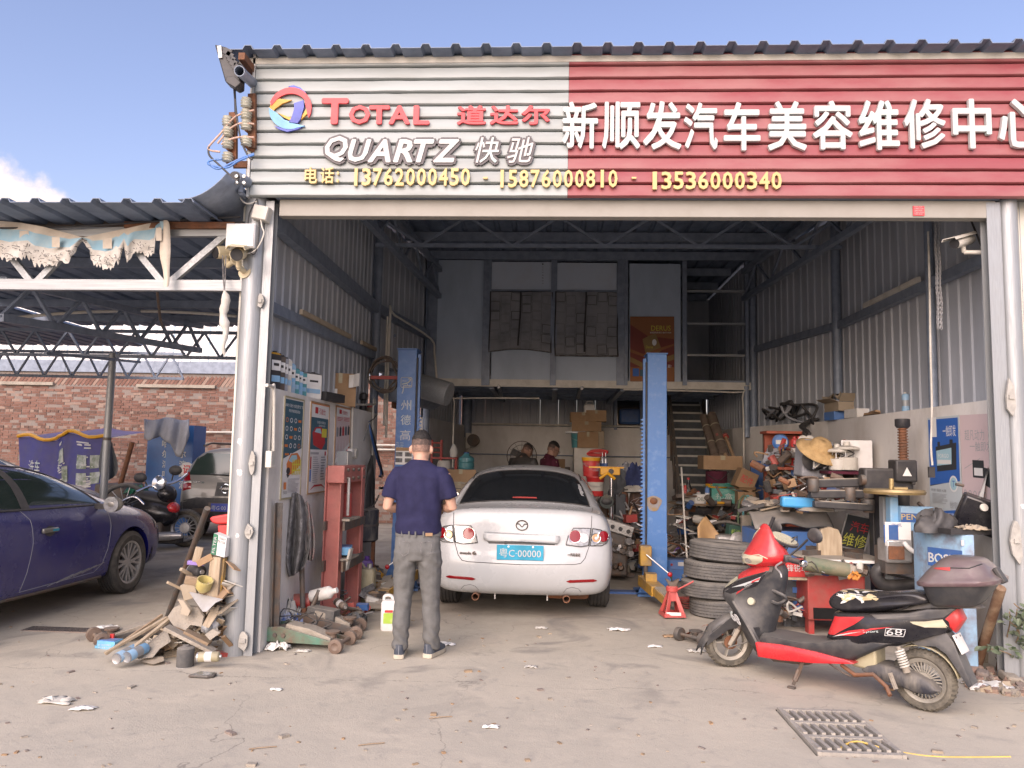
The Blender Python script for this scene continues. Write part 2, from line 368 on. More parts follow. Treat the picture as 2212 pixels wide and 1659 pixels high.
mat('board_red',(.40,.085,.04),.65,0,(.24,.06,.035),.5,6,.15,40,dust=.25);mat('teal_cover',(.06,.32,.62),.4,0,(.08,.28,.5),.3,6,dust=.15);mat('brass',(.42,.31,.14),.45,.5,(.3,.22,.1),.5,8,dust=.25);mat('green_dirty',(.10,.135,.08),.7,0,(.22,.19,.12),.5,8,.2,40,dust=.3);mat('orange_cord',(.62,.25,.05),.6);mat('lid_grey',(.16,.165,.175),.6,0,(.23,.22,.2),.5,5,dust=.55)
mat('cream_old',(.56,.49,.33),.5,0,(.46,.38,.24),.4,8);mat('porcelain',(.58,.58,.50),.3,0,(.42,.40,.32),.45,10,coat=.3);mat('wire_pink',(.52,.36,.28),.6);mat('sheet_film',(.42,.42,.42),.3,0,(.34,.33,.31),.5,10,dust=.2);mat('purple_film',(.32,.22,.55),.35);mat('cup_yellow',(.52,.44,.17),.35,dust=.3);mat('leaf_print',(.02,.17,.08),.5);mat('sky_bright',(.16,.44,.66),.5);mat('chrome_dull',(.35,.37,.38),.25,.6,(.2,.21,.21),.5,9)
mat('tarp_blue',(.035,.035,.20),.5,0,(.05,.05,.16),.5,4,dust=.15);mat('tarp_photo',(.40,.43,.42),.5,0,(.12,.17,.10),.55,7);mat('fridge_blue',(.03,.12,.32),.4,0,(.04,.10,.26),.4,4);mat('green_bag',(.03,.22,.13),.4);mat('strap_yellow',(.62,.43,.10),.5);mat('rust_pole',(.17,.095,.055),.8,0,(.36,.27,.17),.35,7,.3,50)
mat('lintel_grey',(.30,.285,.25),.6,0,(.27,.255,.22),.4,5);mat('panel',(.40,.475,.565),.6,0,(.33,.395,.47),.4,2.5,stretch=(1,1,.4));mat('panel_white',(.49,.555,.635),.6,0,(.46,.49,.53),.3,2.5)
mat('curtain_cloth',(.25,.255,.265),.9,0,(.17,.175,.185),.4,3)
mat('putty',(.40,.385,.345),.8,0,(.30,.29,.265),.5,14,.3,40);mat('iron_rust',(.17,.12,.09),.75,.1,(.12,.08,.06),.5,9,.2,40,dust=.35)
mat('grate',(.38,.35,.30),.9,0,(.29,.27,.24),.5,6,.4,50)
# ------------------------------------------------------------------ ground
def ground_material():
    m=bpy.data.materials.new('dusty_concrete');m.use_nodes=True;t=m.node_tree;L=t.links;b=t.nodes['Principled BSDF']
    def N(ty,**k):
        n=t.nodes.new(ty)
        for a,c in k.items():setattr(n,a,c)
        return n
    g=N('ShaderNodeNewGeometry');pos=g.outputs['Position']
    def noise(sc,det=6,ro=.6,dist=0):
        n=N('ShaderNodeTexNoise');n.inputs['Scale'].default_value=sc;n.inputs['Detail'].default_value=det;n.inputs['Roughness'].default_value=ro;n.inputs['Distortion'].default_value=dist
        L.new(pos,n.inputs['Vector']);return n.outputs[0]
    def rng(f,a,b_,c,d):
        r=N('ShaderNodeMapRange');L.new(f,r.inputs[0])
        for i,x in zip((1,2,3,4),(a,b_,c,d)):r.inputs[i].default_value=x
        return r.outputs[0]
    def mix(f,a,c,bt='MIX'):
        x=N('ShaderNodeMix',data_type='RGBA',blend_type=bt);L.new(f,x.inputs[0])
        for i,q in ((6,a),(7,c)):
            if isinstance(q,tuple):x.inputs[i].default_value=q+(1,)
            else:L.new(q,x.inputs[i])
        return x.outputs[2]
    def mul(a,c):
        x=N('ShaderNodeMath',operation='MULTIPLY');L.new(a,x.inputs[0])
        if isinstance(c,(int,float)):x.inputs[1].default_value=c
        else:L.new(c,x.inputs[1])
        return x.outputs[0]
    base=mix(rng(noise(.8,8,.6),.35,.68,0,1),(.50,.45,.36),(.42,.385,.315))
    base=mix(rng(noise(2.6,7,.7,.6),.5,.68,0,.65),base,(.53,.475,.38))
    base=mix(rng(noise(5.5,6,.65,.8),.56,.72,0,.55),base,(.29,.27,.24))
    base=mix(rng(noise(60,4,.7),.58,.75,0,.35),base,(.17,.155,.14))
    base=mix(rng(noise(110,2,.6),.62,.72,0,.4),base,(.5,.47,.42))
    sx=N('ShaderNodeSeparateXYZ');L.new(pos,sx.inputs[0])
    # trodden, oily floor inside the workshop and under the carport
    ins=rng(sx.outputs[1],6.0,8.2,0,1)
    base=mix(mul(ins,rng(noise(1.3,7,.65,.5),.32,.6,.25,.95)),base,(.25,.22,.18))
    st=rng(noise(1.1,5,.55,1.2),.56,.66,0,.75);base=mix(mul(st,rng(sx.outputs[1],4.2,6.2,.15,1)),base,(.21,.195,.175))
    vo=N('ShaderNodeTexVoronoi',feature='DISTANCE_TO_EDGE');vo.inputs['Scale'].default_value=.42
    nd=N('ShaderNodeTexNoise');nd.inputs['Scale'].default_value=2.2;nd.inputs['Detail'].default_value=6;L.new(pos,nd.inputs['Vector'])
    ma=N('ShaderNodeVectorMath',operation='MULTIPLY_ADD');L.new(nd.outputs['Color'],ma.inputs[0]);ma.inputs[1].default_value=(.8,.8,0);L.new(pos,ma.inputs[2]);L.new(ma.outputs[0],vo.inputs['Vector'])
    crack=rng(vo.outputs['Distance'],0,.0028,.6,0);base=mix(mul(crack,rng(noise(.9,3),.42,.6,0,1)),base,(.12,.11,.10))
    w_=N('ShaderNodeMath',operation='MULTIPLY_ADD');L.new(noise(1.4,7,.65),w_.inputs[0]);w_.inputs[1].default_value=.5;L.new(sx.outputs[1],w_.inputs[2])
    for c in (5.62,3.9):      # slab joints, weathered
        d_=N('ShaderNodeMath',operation='SUBTRACT');L.new(w_.outputs[0],d_.inputs[0]);d_.inputs[1].default_value=c;a_=N('ShaderNodeMath',operation='ABSOLUTE');L.new(d_.outputs[0],a_.inputs[0])
        base=mix(mul(rng(a_.outputs[0],.002,.007,.6,0),rng(noise(2.2,3),.38,.55,0,1)),base,(.13,.12,.105))
    L.new(base,b.inputs['Base Color']);b.inputs['Roughness'].default_value=.92
    bp=N('ShaderNodeBump');bp.inputs['Strength'].default_value=.35;bp.inputs['Distance'].default_value=.01
    h=N('ShaderNodeMath',operation='ADD');L.new(noise(90,5,.7),h.inputs[0]);L.new(mul(noise(7,6,.6),2.2),h.inputs[1]);L.new(h.outputs[0],bp.inputs['Height']);L.new(bp.outputs[0],b.inputs['Normal'])
    MATS['ground']=m
ground_material()
DR=[G(1708,1537),G(1838,1540),G(1935,1634),G(1765,1627)]        # the right drain grating, corners
# ground sheet with a hole under the grating
dx0,dx1,dy0,dy1=1.42,1.90,4.30,5.05
b=MB();X=[-400,dx0,dx1,400];Y=[-400,dy0,dy1,600]
for i in range(3):
    for j in range(3):
        if (i,j) == (1,1):continue
        b.add([(X[i],Y[j],0),(X[i+1],Y[j],0),(X[i+1],Y[j+1],0),(X[i],Y[j+1],0)],[(0,1,2,3)])
g_=b.B('ground','ground',org=(0,0,0));tag(g_,'pale dusty concrete yard and workshop floor',None,None,'structure')
b=MB();b.box((1.66,4.675,-.2),(.6,.9,.02)); 
for x in (dx0-.01,dx1+.01):b.box((x,4.675,-.105),(.02,.8,.2))
for y in (dy0-.01,dy1+.01):b.box((1.66,y,-.105),(.5,.02,.2))
tag(b.B('drain_pit','pit'),'dark pit under the drain grating',None,None,'structure')
def grating(name,label,cx,cy,w,d,rows,cols,sk,mm):
    t=WT(name,label,'drain grate',(cx,cy,0));fr=MB()
    for s in (-1,1):fr.box((cx+s*(w/2-.012),cy,.004),(.024,d,.03)); 
    for k in range(rows+1):fr.box((cx,cy-d/2+.02+k*(d-.04)/rows,.003),(w-.05,.036,.028))
    fr.B('frame',mm,t)
    for k in range(rows):
        y0=cy-d/2+.02+k*(d-.04)/rows
        for j in range(cols+1):
            x=cx-w/2+.024+j*(w-.048)/cols;q=MB();q.bar((x,y0+.018,.003),(x,y0+(d-.04)/rows-.018,-.012),.023,.05);q.B('bar',mm,t)
    return t
grating('drain_grating','slotted concrete drain grating in the yard beside the scooter',1.66,4.675,.46,.74,3,8,0,'grate')
c=(G(60,1352)+G(270,1372))/2;t=WT('drain_grating','dark worn drain grating by the blue car and the scrap pile','drain grate',(c.x,c.y,0))
q=MB();q.box((c.x,c.y,.003),(.86,.16,.008));q.B('frame','mortar',t)
for i in range(30):
    for j in range(3):q=MB();q.box((c.x-.41+i*.0285,c.y-.05+j*.05,.008),(.016,.035,.004));q.B('slot','black',t)
# ------------------------------------------------------------------ workshop building
FY=5.9
def XL(y):return-2.22 if y<9.75 else (-2.22+(y-9.75)*.155 if y<11.9 else-1.887+(y-11.9)*.07)
def XR(y):return 3.45 if y<9.8 else max(2.9,3.45-(y-9.8)*.205)
ZR=4.66
BLD=WT('workshop_building','open fronted steel shed workshop with grey corrugated walls','building',(.5,6,0))
# roof sheet and its underside ribs
b=MB();corr(b,(-2.62,5.66,ZR+.03),(1,0,0),8.6,(0,1,0),9.9,(0,0,1),.235,.032,.05,nv=1);b.B('roof_sheet','roofsteel',BLD,solid=.006)
MB().box((1.0,5.82,ZR+.005),(7.1,.05,.05)).B('eaves_trim','off_white',BLD)
for k in range(9): 
    y=6.5+k*1.0;MB().box(((XL(y)+XR(y))/2,y,ZR-.06),(XR(y)-XL(y)-.02,.05,.12)).B('purlin','galv_dark',BLD)
# corner posts and shutter guides at the front
def pole(x,y,r,h,mm='galv'):
    b=MB();b.cyl((x,y,0),(x,y,h),r,n=24);return b.B('column',mm,BLD,smooth=40)
p=pole(-2.392,5.93,.090,4.62)
MB().box((-2.50,5.99,2.7),(.035,.05,3.8)).B('corner_strip','cream',BLD)
for x,gw in ((-2.268,.064),(3.336,.10)):
    b=MB()
    for s in (-1,1):b.box((x,5.93+s*.045,1.77),(gw,.006,3.54))
    b.box((x-gw/2 if x<0 else x+gw/2,5.93,1.77),(.006,.096,3.54));b.B('shutter_guide','galv',BLD)
MB().lathe((3.468,5.95,0),(0,0,1),[(.076,0),(.076,4.62)],24).B('column','galv',BLD,smooth=40)
for x,z,w,h in ((-2.30,.12,.085,.14),(-2.298,.93,.06,.12),(-2.298,1.45,.045,.18),(-2.296,2.72,.05,.11),(3.39,2.05,.07,.26),(3.388,1.0,.08,.32)):
    b=MB();rr=rnd
    pts=[(x+cos(a)*w*rr.uniform(.35,.6),5.846,z+sin(a)*h*rr.uniform(.4,.6)) for a in [i*.6283 for i in range(10)]]
    b.prism(pts,(0,.02,0));b.box((x,5.842,z),(w*.55,.016,.03));b.B('weld_plate','putty',BLD)
for x,z,w,h in ((-2.40,1.62,.055,.07),(-2.39,1.38,.05,.06),(3.46,1.25,.04,.04),(-2.38,.9,.03,.04)):
    cx_=-2.392 if x<0 else 3.468;R_=.0915 if x<0 else .0775;b=MB();e=[(cos(a)*rnd.uniform(.3,.55),sin(a)*rnd.uniform(.3,.55)) for a in [i*.449 for i in range(14)]]
    b.add([(x+p*w,(5.93 if x<0 else 5.95)-sqrt(max(1e-5,R_ ** 2-(x+p*w-cx_) ** 2)),z+q*h) for p,q in e],[tuple(range(14))]);b.B('paper_scrap','paper',BLD)
# lintel
MB().box((.58,5.93,3.485),(5.55,.09,.135)).B('lintel','lintel_grey',BLD,bevel=.004)
MB().box((.58,5.895,3.57),(5.6,.05,.03)).B('lintel_trim','galv_dark',BLD)
lb=MB().box((2.78,5.878,3.47),(.085,.004,.075)).B('notice_label','red_letter',BLD,label='small red notice stuck on the lintel')
b=MB()
for k in range(5):TX(b,'严禁烟火安全第一'[:8-k%2],(2.745,5.874,3.495-k*.014),(.07,0,0),(0,0,.009),(0,-1,0),.0005)
b.B('notice_text','white_letter',lb)
MB().box((.55,6.1,4.1),(6.0,.05,1.02)).B('front_frame','galv_dark',BLD)
# ---- left wall
def wall(y0,y1,z0,z1,fx,th,mm,nm,side):
    b=MB();s=-1 if side == 'L' else 1
    b.prism([(fx(y0),y0,z0),(fx(y1),y1,z0),(fx(y1),y1,z1),(fx(y0),y0,z1)],(s*th,0,0));return b.B(nm,mm,BLD)
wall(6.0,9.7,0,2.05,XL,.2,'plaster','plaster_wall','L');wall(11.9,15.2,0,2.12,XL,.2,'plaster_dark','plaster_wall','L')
wall(5.99,9.8,0,2.06,XR,.2,'plaster','plaster_wall','R');wall(9.8,12.48,0,2.06,XR,.2,'plaster','plaster_wall','R');wall(12.48,15.2,0,2.06,XR,.2,'plaster','plaster_wall','R')
def csheet(y0,y1,z0,z1,fx,side,nm='wall_sheet',pitch=.19):
    b=MB();s=1 if side == 'L' else-1;n=max(1,round((y1-y0)/.96));yy=[y0+(y1-y0)*i/n for i in range(n+1)]
    for a,c in zip(yy,yy[1:]):
        b=MB();corr(b,(fx(a)-s*.15,a,z0),(fx(c)-fx(a),c-a,0),hypot(c-a,fx(c)-fx(a))-.006,(0,0,1),z1-z0,(s,0,0),(c-a)/5,.015,.034);b.B(nm,'sheet',BLD,solid=.003)
csheet(6.0,9.75,2.0,ZR,XL,'L');csheet(9.75,11.9,2.62,ZR,XL,'L');csheet(11.9,15.2,2.1,ZR,XL,'L');csheet(6.0,9.84,2.04,ZR,XR,'R');csheet(9.84,12.48,2.04,ZR,XR,'R');csheet(12.48,15.2,2.04,ZR,XR,'R')
def girt(y0,y1,z,fx,s,w=.07,h=.09,mm='galv_dark',nm='girt',z1=None):
    b=MB();b.bar((fx(y0)+s*(w/2-.115),y0,z),(fx(y1)+s*(w/2-.115),y1,z if z1 is None else z1),w,h);return b.B(nm,mm,BLD)
girt(6.0,9.7,2.71,XL,1,z1=2.80);girt(6.0,9.75,3.42,XL,1,.09,.13);girt(9.75,11.9,3.42,XL,1,.09,.13);girt(6.0,9.8,3.23,XR,-1);girt(9.8,12.4,3.25,XR,-1);girt(9.75,11.9,2.66,XL,1)
for y0,y1 in ((6.7,8.4),(8.9,9.65)):
    MB().bar((XL(y0)-.035,y0,2.705+(y0-6)*.0243+.075),(XL(y1)-.035,y1,2.78+(y1-6)*.0243),.03,.045).B('lamp_batten','card_pale',BLD)
MB().bar((XR(7.4)+.035,7.4,3.30),(XR(8.7)+.035,8.7,3.30),.03,.05).B('lamp_batten','off_white',BLD)
for y,fx,s in ((9.75,XL,1),(11.9,XL,1),(9.6,XR,-1),(7.25,XR,-1),(11.9,XR,-1)):
    MB().cyl((fx(y)-s*.06,y,2.0 if fx is XR else 0),(fx(y)-s*.06,y,ZR),.055 if y>7.5 else .04,n=16).B('wall_post','galv_dark',BLD,smooth=40)
# white conduit pipes along the left post and round the mezzanine
def pipe(pts,r,mm='off_white',nm='conduit_pipe',par=None):
    b=MB();b.tube(SP(pts,4) if len(pts)>2 else pts,r,8);return b.B(nm,mm,par or BLD,smooth=60)
pipe([(XL(9)+.1,9.66,1.9),(XL(9)+.1,9.66,3.3)],.014);pipe([(XL(9)+.13,9.68,1.75),(XL(9)+.13,9.68,3.32),(XL(9.75)+.12,10.0,3.38),(XL(11.5)+.1,11.5,3.3),(XL(11.7)+.1,11.7,3.1),(XL(11.8)+.12,11.8,2.7)],.016)
# longitudinal trusses under the roof at both walls, cross trusses
def truss(p0,p1,dz,n,mm='galv_dark',r=.022,rw=.014,par=None,cat=None,flip=False):
    p0,p1=V(p0),V(p1);up=V((0,0,dz));lo=MB().bar(p0,p1,r*2,r*2).B('bottom_chord',mm,par);MB().bar(p0+up,p1+up,r*2,r*2).B('top_chord',mm,par)
    for i in range(n):
        a=p0.lerp(p1,i/n);c=p0.lerp(p1,(i+1)/n);m_=a.lerp(c,.5)
        if flip:q=((a+up,m_),(m_,c+up))
        else:q=((a,m_+up),(m_+up,c))
        for s,e in q:MB().bar(s,e,rw*2,rw*2).B('web_bar',mm,par)
truss((XL(9.1)+.05,9.1,4.08),(XR(9.1)-.05,9.1,4.08),.36,5,par=BLD,flip=True)
truss((XL(6.1)+.12,6.1,4.02),(XL(11.8)+.12,11.8,4.02),.42,5,par=BLD,r=.035)
truss((XR(6.1)-.12,6.1,4.02),(XR(11.8)-.12,11.8,4.02),.42,5,par=BLD,r=.035)
# back wall
MB().box((.6,15.2,1.07),(5.2,.2,2.14)).B('back_wall','plaster',BLD)
for i in range(13):
    if i in (8,9,10):continue
    x=XL(15.1)+i*.36;b=MB();corr(b,(x,15.16,2.12),(1,0,0),.356,(0,0,1),2.6,(0,-1,0),.178,.02,.04);b.B('wall_sheet','sheet',BLD,solid=.003)
MB().box((1.75,15.25,2.6),(1.2,.03,.98)).B('dark_window','glass_dark',BLD)
for x in (1.25,1.75,2.3):MB().box((x,15.1,2.55),(.06,.06,.9)).B('window_post','galv_dark',BLD)
MB().box((1.52,15.05,2.36),(.4,.12,.3)).B('blue_tarpaulin','blue_deep',BLD,bevel=.04)
MB().cyl((XL(15)+.02,14.95,1.9),(XL(15)+.02,14.95,2.75),.1,n=14).B('wall_post','galv_dark',BLD,smooth=40)
pipe([(XL(15)+.05,15.05,1.58),(2.6,15.05,1.58)],.012,'galv_dark');pipe([(XL(15)-.0,15.04,2.17),(2.6,15.04,2.17)],.02,'off_white')
pipe([(-1.55,12.2,1.35),(-1.55,12.2,2.35),(-1.46,12.2,2.45),(-.2,12.2,2.47)],.014);pipe([(-1.75,14.9,2.14),(-1.62,14.9,2.1),(-1.6,14.9,1.95),(-1.6,14.9,1.2)],.02)
MB().box((-1.6,14.86,1.83),(.1,.08,.3)).B('switch_box','off_white',BLD,bevel=.008);MB().cyl((-1.5,14.9,1.84),(-1.5,14.8,1.84),.12,n=16).B('cable_coil','iron',BLD)
# ---- mezzanine: floor, front beam, joists
MY=11.9
MEZ=MB();MEZ.box((.62,13.5,2.74),(4.9,3.2,.05));MEZ.B('mezzanine_floor','galv_dark',BLD)
MB().box((.6,MY+.02,2.68),(4.88,.1,.11)).B('mezzanine_beam','off_white',BLD)
MB().box((.6,MY-.035,2.625),(4.86,.012,.012)).B('mezzanine_pipe','off_white',BLD)
for k in range(4):y=12.5+k*.75;MB().box((.6,y,2.68),(4.6,.06,.07)).B('joist','galv_dark',BLD)
for x in (-.95,.05,1.1,2.15):MB().box((x,13.5,2.62),(.08,3.0,.06)).B('joist','galv_dark',BLD)
pipe([(1.1,MY-.06,2.6),(2.78,MY-.06,2.58),(2.9,MY-.06,2.5),(2.91,MY-.06,1.35)],.014)
MB().cyl((2.97,MY,1.9),(2.97,MY,2.68),.05,n=14).B('wall_post','galv_dark',BLD)
# lamps (unlit) hung under the mezzanine front
for x in (-.82,.46):
    MB().bar((x,MY-.02,2.66),(x-.03,12.9,2.55),.05,.05).B('lamp_arm','galv_dark',BLD);MB().cyl((x,MY-.09,2.6),(x,MY-.05,2.63),.022,n=10).B('bulb','white_plastic',BLD)
# ---- partition wall with panels on the mezzanine
def panel(u0,v0,u1,v1,mm,nm='wall_panel',y=0.,th=.03,**k):
    a,c=P(u0,v0,MY),P(u1,v1,MY);b=MB();b.box(((a.x+c.x)/2,MY+y,(a.z+c.z)/2),(abs(c.x-a.x),th,abs(a.z-c.z)));return b.B(nm,mm,BLD,**k)
panel(940,562,1048,824,'panel');panel(1062,566,1192,628,'panel_white');panel(1200,568,1332,630,'panel_white');panel(1062,755,1190,826,'panel');panel(1198,755,1332,828,'panel');panel(1360,570,1470,826,'panel')
for u,w in ((936,9),(1052,11),(1196,9),(1340,14),(1352,6),(1478,10),(1612,10)):panel(u-w/2,556,u+w/2,833,'galv_dark','partition_post',-.02,.07)
for v in (562,629):panel(1056,v-3,1346,v+3,'galv_dark','partition_rail',-.015,.06)
panel(930,552,1620,562,'galv_dark','partition_rail',-.01,.09)
for v in (630,700,768):panel(1484,v-3,1608,v+3,'galv','stair_rail',-.01,.04)
panel(1062,632,1334,760,'glass_dark','window_pane',.03,.01)
MB().box((.6,15.0,3.7),(5,.03,1.95)).B('rear_wall_sheet','sheet',BLD)
# curtains with a check print
def curtain(u0,u1,v0,v1,fr,ph):
    a,c=P(u0,v0,MY),P(u1,v1,MY);y=MY-.06;cur=lambda p,q:V((a.x+(c.x-a.x)*p+.012*sin(q*5+ph)*q,y-.018*sin(p*9+q*4+ph)-.012*sin(p*23+ph),a.z+(c.z-a.z)*(q+fr*.05*sin(p*pi)*-q)))
    t=WT('window_curtain',None,'curtain',((a.x+c.x)/2,y,c.z),'checked curtains in the upstairs window');MB().grid(cur,26,20).B('cloth','curtain_cloth',t,smooth=60)
    dd=lambda p,q:cur(min(max(p,0),1),min(max(q,0),1))-V((0,.004,0));nx,nz=6,6
    for i in range(nx):
        for j in range(nz):
            if rnd.random()<.15:continue
            b=MB();e=[(.06,.06),(.94,.06),(.94,.94),(.06,.94),(.06,.06)];w=.004 if rnd.random()<.3 else .0014;pts=[]
            for (p0,q0),(p1,q1) in zip(e,e[1:]):
                for s in range(4):pts.append(dd((i+p0+(p1-p0)*s/4)/nx,(j+q0+(q1-q0)*s/4+.3*(i%2))/nz*.97))
            b.tube(pts+[pts[0]],w,4);b.B('check_square','black',t)
    MB().tube([dd(.49-.02*q,q*.93) for q in [k/8 for k in range(9)]],.012,4).B('dark_band','black',t)
    for p in (.005,.995):MB().tube([dd(p,k/8) for k in range(9)],.01,4).B('edge_band','black',t)
    MB().tube([dd(k/12,.99) for k in range(13)],.014 if fr<0.5 else .009,4).B('hem','felt',t);return t
tag(curtain(1060,1192,632,764,1.0,.3),'left checked curtain of the upstairs window, its hem bowed up')
tag(curtain(1200,1334,632,772,0.0,1.7),'right checked curtain of the upstairs window with a lace hem')
# handwriting down the upper panel
b=MB()
for k,ch in enumerate('一二工车间电话号'):
    q=P(1171,572+k*6,MY-.018);TX(b,ch,q,(.022,0,0),(0,0,.022),(0,-1,0),.001)
b.B('handwriting','black',BLD)
# stairs up to the mezzanine
ST=WT('staircase','steep dark steel staircase with worn light nosings behind the right lift post','stairs',(2.35,12.2,0))
for k in range(16):
    z=.17+k*.16;y=11.95+k*.175;x0,x1=2.02+k*.012,2.62+k*.012;tr=MB().box(((x0+x1)/2,y+.1,z),(x1-x0,.2,.02)).B('tread','iron',ST)
    MB().box(((x0+x1)/2,y-.004,z),(x1-x0-.02,.02,.034)).B('nosing','off_white',tr)
    MB().box(((x0+x1)/2,y+.19,z+.08),(x1-x0,.006,.13)).B('riser','felt_dark',ST)
for x in (2.0,2.66):MB().bar((x,11.9,.1),(x+.2,14.7,2.66),.03,.2).B('stringer','iron',ST)
for dz,r in ((.85,.02),(.45,.014)):MB().cyl((1.97,11.8,dz),(2.15,14.5,dz+2.45),r,n=8).B('handrail','iron',ST)
for k in range(6):y=11.9+k*.5;z=.15+k*.457;MB().cyl((1.97+k*.03,y,z),(1.97+k*.03,y,z+.8),.015,n=8).B('baluster','iron',ST)
# ---- right-hand neighbour strip beyond the column
rp=MB().box((3.91,6.02,2.0),(.72,.03,4.0)).B('side_panel','cream',BLD)
for k in range(9):MB().cyl((3.575,6.004,.4+k*.4),(3.575,5.996,.4+k*.4),.008,n=8).B('screw','iron',rp)
# ------------------------------------------------------------------ signboard
SY=5.80
SG=WT('signboard','long slatted shop signboard, pale left part and red right part, with raised lettering','signboard',(.9,SY,3.56))
MB().box((.93,SY+.10,4.135),(6.7,.10,1.14)).B('backing_board','black',SG)
sx0,sxm,sx1,zt,zb,NS=-2.41,.10,4.25,4.72,3.55,11
hp=(zt-zb)/NS
for mm,x0,x1 in (('slat_white',sx0,sxm-.002),('slat_red',sxm,sx1)):
    for k in range(NS):
        z0=zb+k*hp;b=MB();nn=24;rings=[]
        for i in range(nn+1):
            x=x0+(x1-x0)*i/nn;w=rnd.uniform(-.0016,.0016);e=rnd.uniform(-.001,.001)
            rings.append([(x,SY+.045,z0+.004),(x,SY+.008+e,z0+.005+w),(x,SY+e,z0+.012+w),(x,SY+.003+e,z0+hp-.016+w),(x,SY+.012+e,z0+hp-.009+w),(x,SY+.045,z0+hp-.008)])
        b.loft(rings);b.B('slat',mm,SG,smooth=50)
MB().box((-2.425,SY+.03,4.135),(.02,.07,1.18)).B('edge_trim','white_letter',SG)
def sgt(s,u0,v0,u1,v1,mm,depth=.022,y=None,nm='letter',bold=.02,shear=0,lab=None):
    """raised lettering: pixel box on the signboard plane"""
    yy=SY-.006 if y is None else y;a=P(u0,v1,yy);c=P(u1,v1,yy);e=P(u0,v0,yy);b=MB()
    TX(b,s,(a.x,yy,a.z),(c.x-a.x,0,c.z-a.z),(0,0,e.z-a.z),(0,-1,0),depth,bold=bold,shear=shear);o=b.B(nm,mm,SG)
    if lab:o['label']=lab
    return o
for ch,u0,u1,v0,v1 in (('新',1214,1291,223,324),('顺',1300,1382,223,325),('发',1388,1471,222,326),('汽',1476,1549,225,326),('车',1562,1641,224,328),('美',1657,1741,222,328),('容',1754,1840,221,326),
                          ('维',1853,1941,220,327),('修',1951,2041,217,324),('中',2056,2140,217,324),('心',2155,2250,217,322)):sgt(ch,u0,v0,u1,v1,'white_letter',.028,bold=.02)
for ch,u0,u1,v0,v1 in (('T',694,752,214,270),('O',754,800,229,270),('T',797,842,230,270),('A',840,886,230,270),('L',893,928,230,271)):sgt(ch,u0+(8 if ch != 'T' else 0)*0,v0,u1,v1,'red_letter',.018,bold=.035)
for ch,u0,u1 in (('道',987,1050),('达',1058,1120),('尔',1126,1188)):sgt(ch,u0,230,u1,271,'red_letter',.018,bold=.028)
def outlined(s,u0,v0,u1,v1,bo,sh):
    sgt(s,u0-5,v0-5,u1+5,v1+5,'dark_letter',.012,bold=bo+.10,shear=sh,nm='letter_outline');sgt(s,u0,v0,u1,v1,'white_letter',.020,bold=bo,shear=sh)
for s,u0,u1,v0,v1 in (('Q',702,752,296,352),('U',752,802,303,352),('A',795,845,303,353),('R',850,892,303,353),('T',893,938,303,353),('Z',936,992,303,353)):outlined(s,u0,v0,u1,v1,.03,.25)
for s,u0,u1 in (('快',1026,1078),('驰',1096,1152)):outlined(s,u0,299,u1,354,.008,.22)
for s,u0,u1 in (('电',659,686),('话',693,722)):sgt(s,u0,363,u1,398,'gold_letter',.02,bold=.02)
sgt(':',728,372,733,396,'gold_letter',.02,bold=.02)
for grp,u0,u1 in (('13762000450',757,1018),('15876000810',1072,1336),('13536000340',1400,1690)):
    for k,ch in enumerate(grp):
        w=(u1-u0)/11;v0=364+(u0-757)*.012;sgt(ch,u0+k*w+(9 if ch == '1' else 1.5),v0+1,u0+(k+1)*w-(8 if ch == '1' else 2.5),v0+39,'gold_letter',.02,bold=.022 if ch != '1' else .0)
for u in (1044,1364):sgt('-',u,384,u+10,388,'gold_letter',.02)
# round ribbon emblem
EC=P(628,235,SY-.01);ER=.172
def ribbon(pts,mm,y):MB().prism([(EC.x+ER*x,SY-y,EC.z+ER*z) for x,z in pts],(0,.016,0)).B('emblem_ribbon',mm,SG,label='curved coloured ribbon of the round emblem')
def arc(r,a0,a1,n=14,cx=0,cz=0,sz=1.):return [(cx+r*cos(radians(a0+(a1-a0)*i/n)),cz+sz*r*sin(radians(a0+(a1-a0)*i/n))) for i in range(n+1)]
ribbon(arc(1.0,-28,162)+[(-.9,.12)]+arc(.86,150,40,10,0,-.12,.95)+[(.72,.1),(.82,-.3)],'red_letter',.024)
ribbon(arc(1.0,178,292,14)+[(.72,-.86),(.2,-.72),(-.25,-.55),(-.66,-.2)],'logo_cyan',.022)
ribbon([(.18,.22),(.62,.36),(.66,.05),(.52,-.55),(.38,-.74),(-.02,-.68),(.12,-.4),(.2,-.05)],'logo_blue',.03)
ribbon([(-.98,.05),(-.9,.3),(-.55,.46),(.05,.4),(-.4,.22),(-.72,-.02),(-.84,-.22)],'logo_orange',.02)
ribbon([(-.6,-.2),(-.3,-.42),(.1,-.62),(.5,-.55),(.85,-.2),(.8,.1),(.62,-.25),(.3,-.48),(-.1,-.4)],'logo_orange',.018)
ribbon([(-.15,1.06),(.1,1.12),(.42,1.0),(.7,.74),(.62,.7),(.3,.92),(0,1.0)],'logo_blue',.019)
ribbon([(-.72,-.84),(-.5,-1.0),(-.1,-1.12),(.4,-1.0),(.7,-.82),(.2,-.94),(-.2,-.98)],'logo_blue',.019)
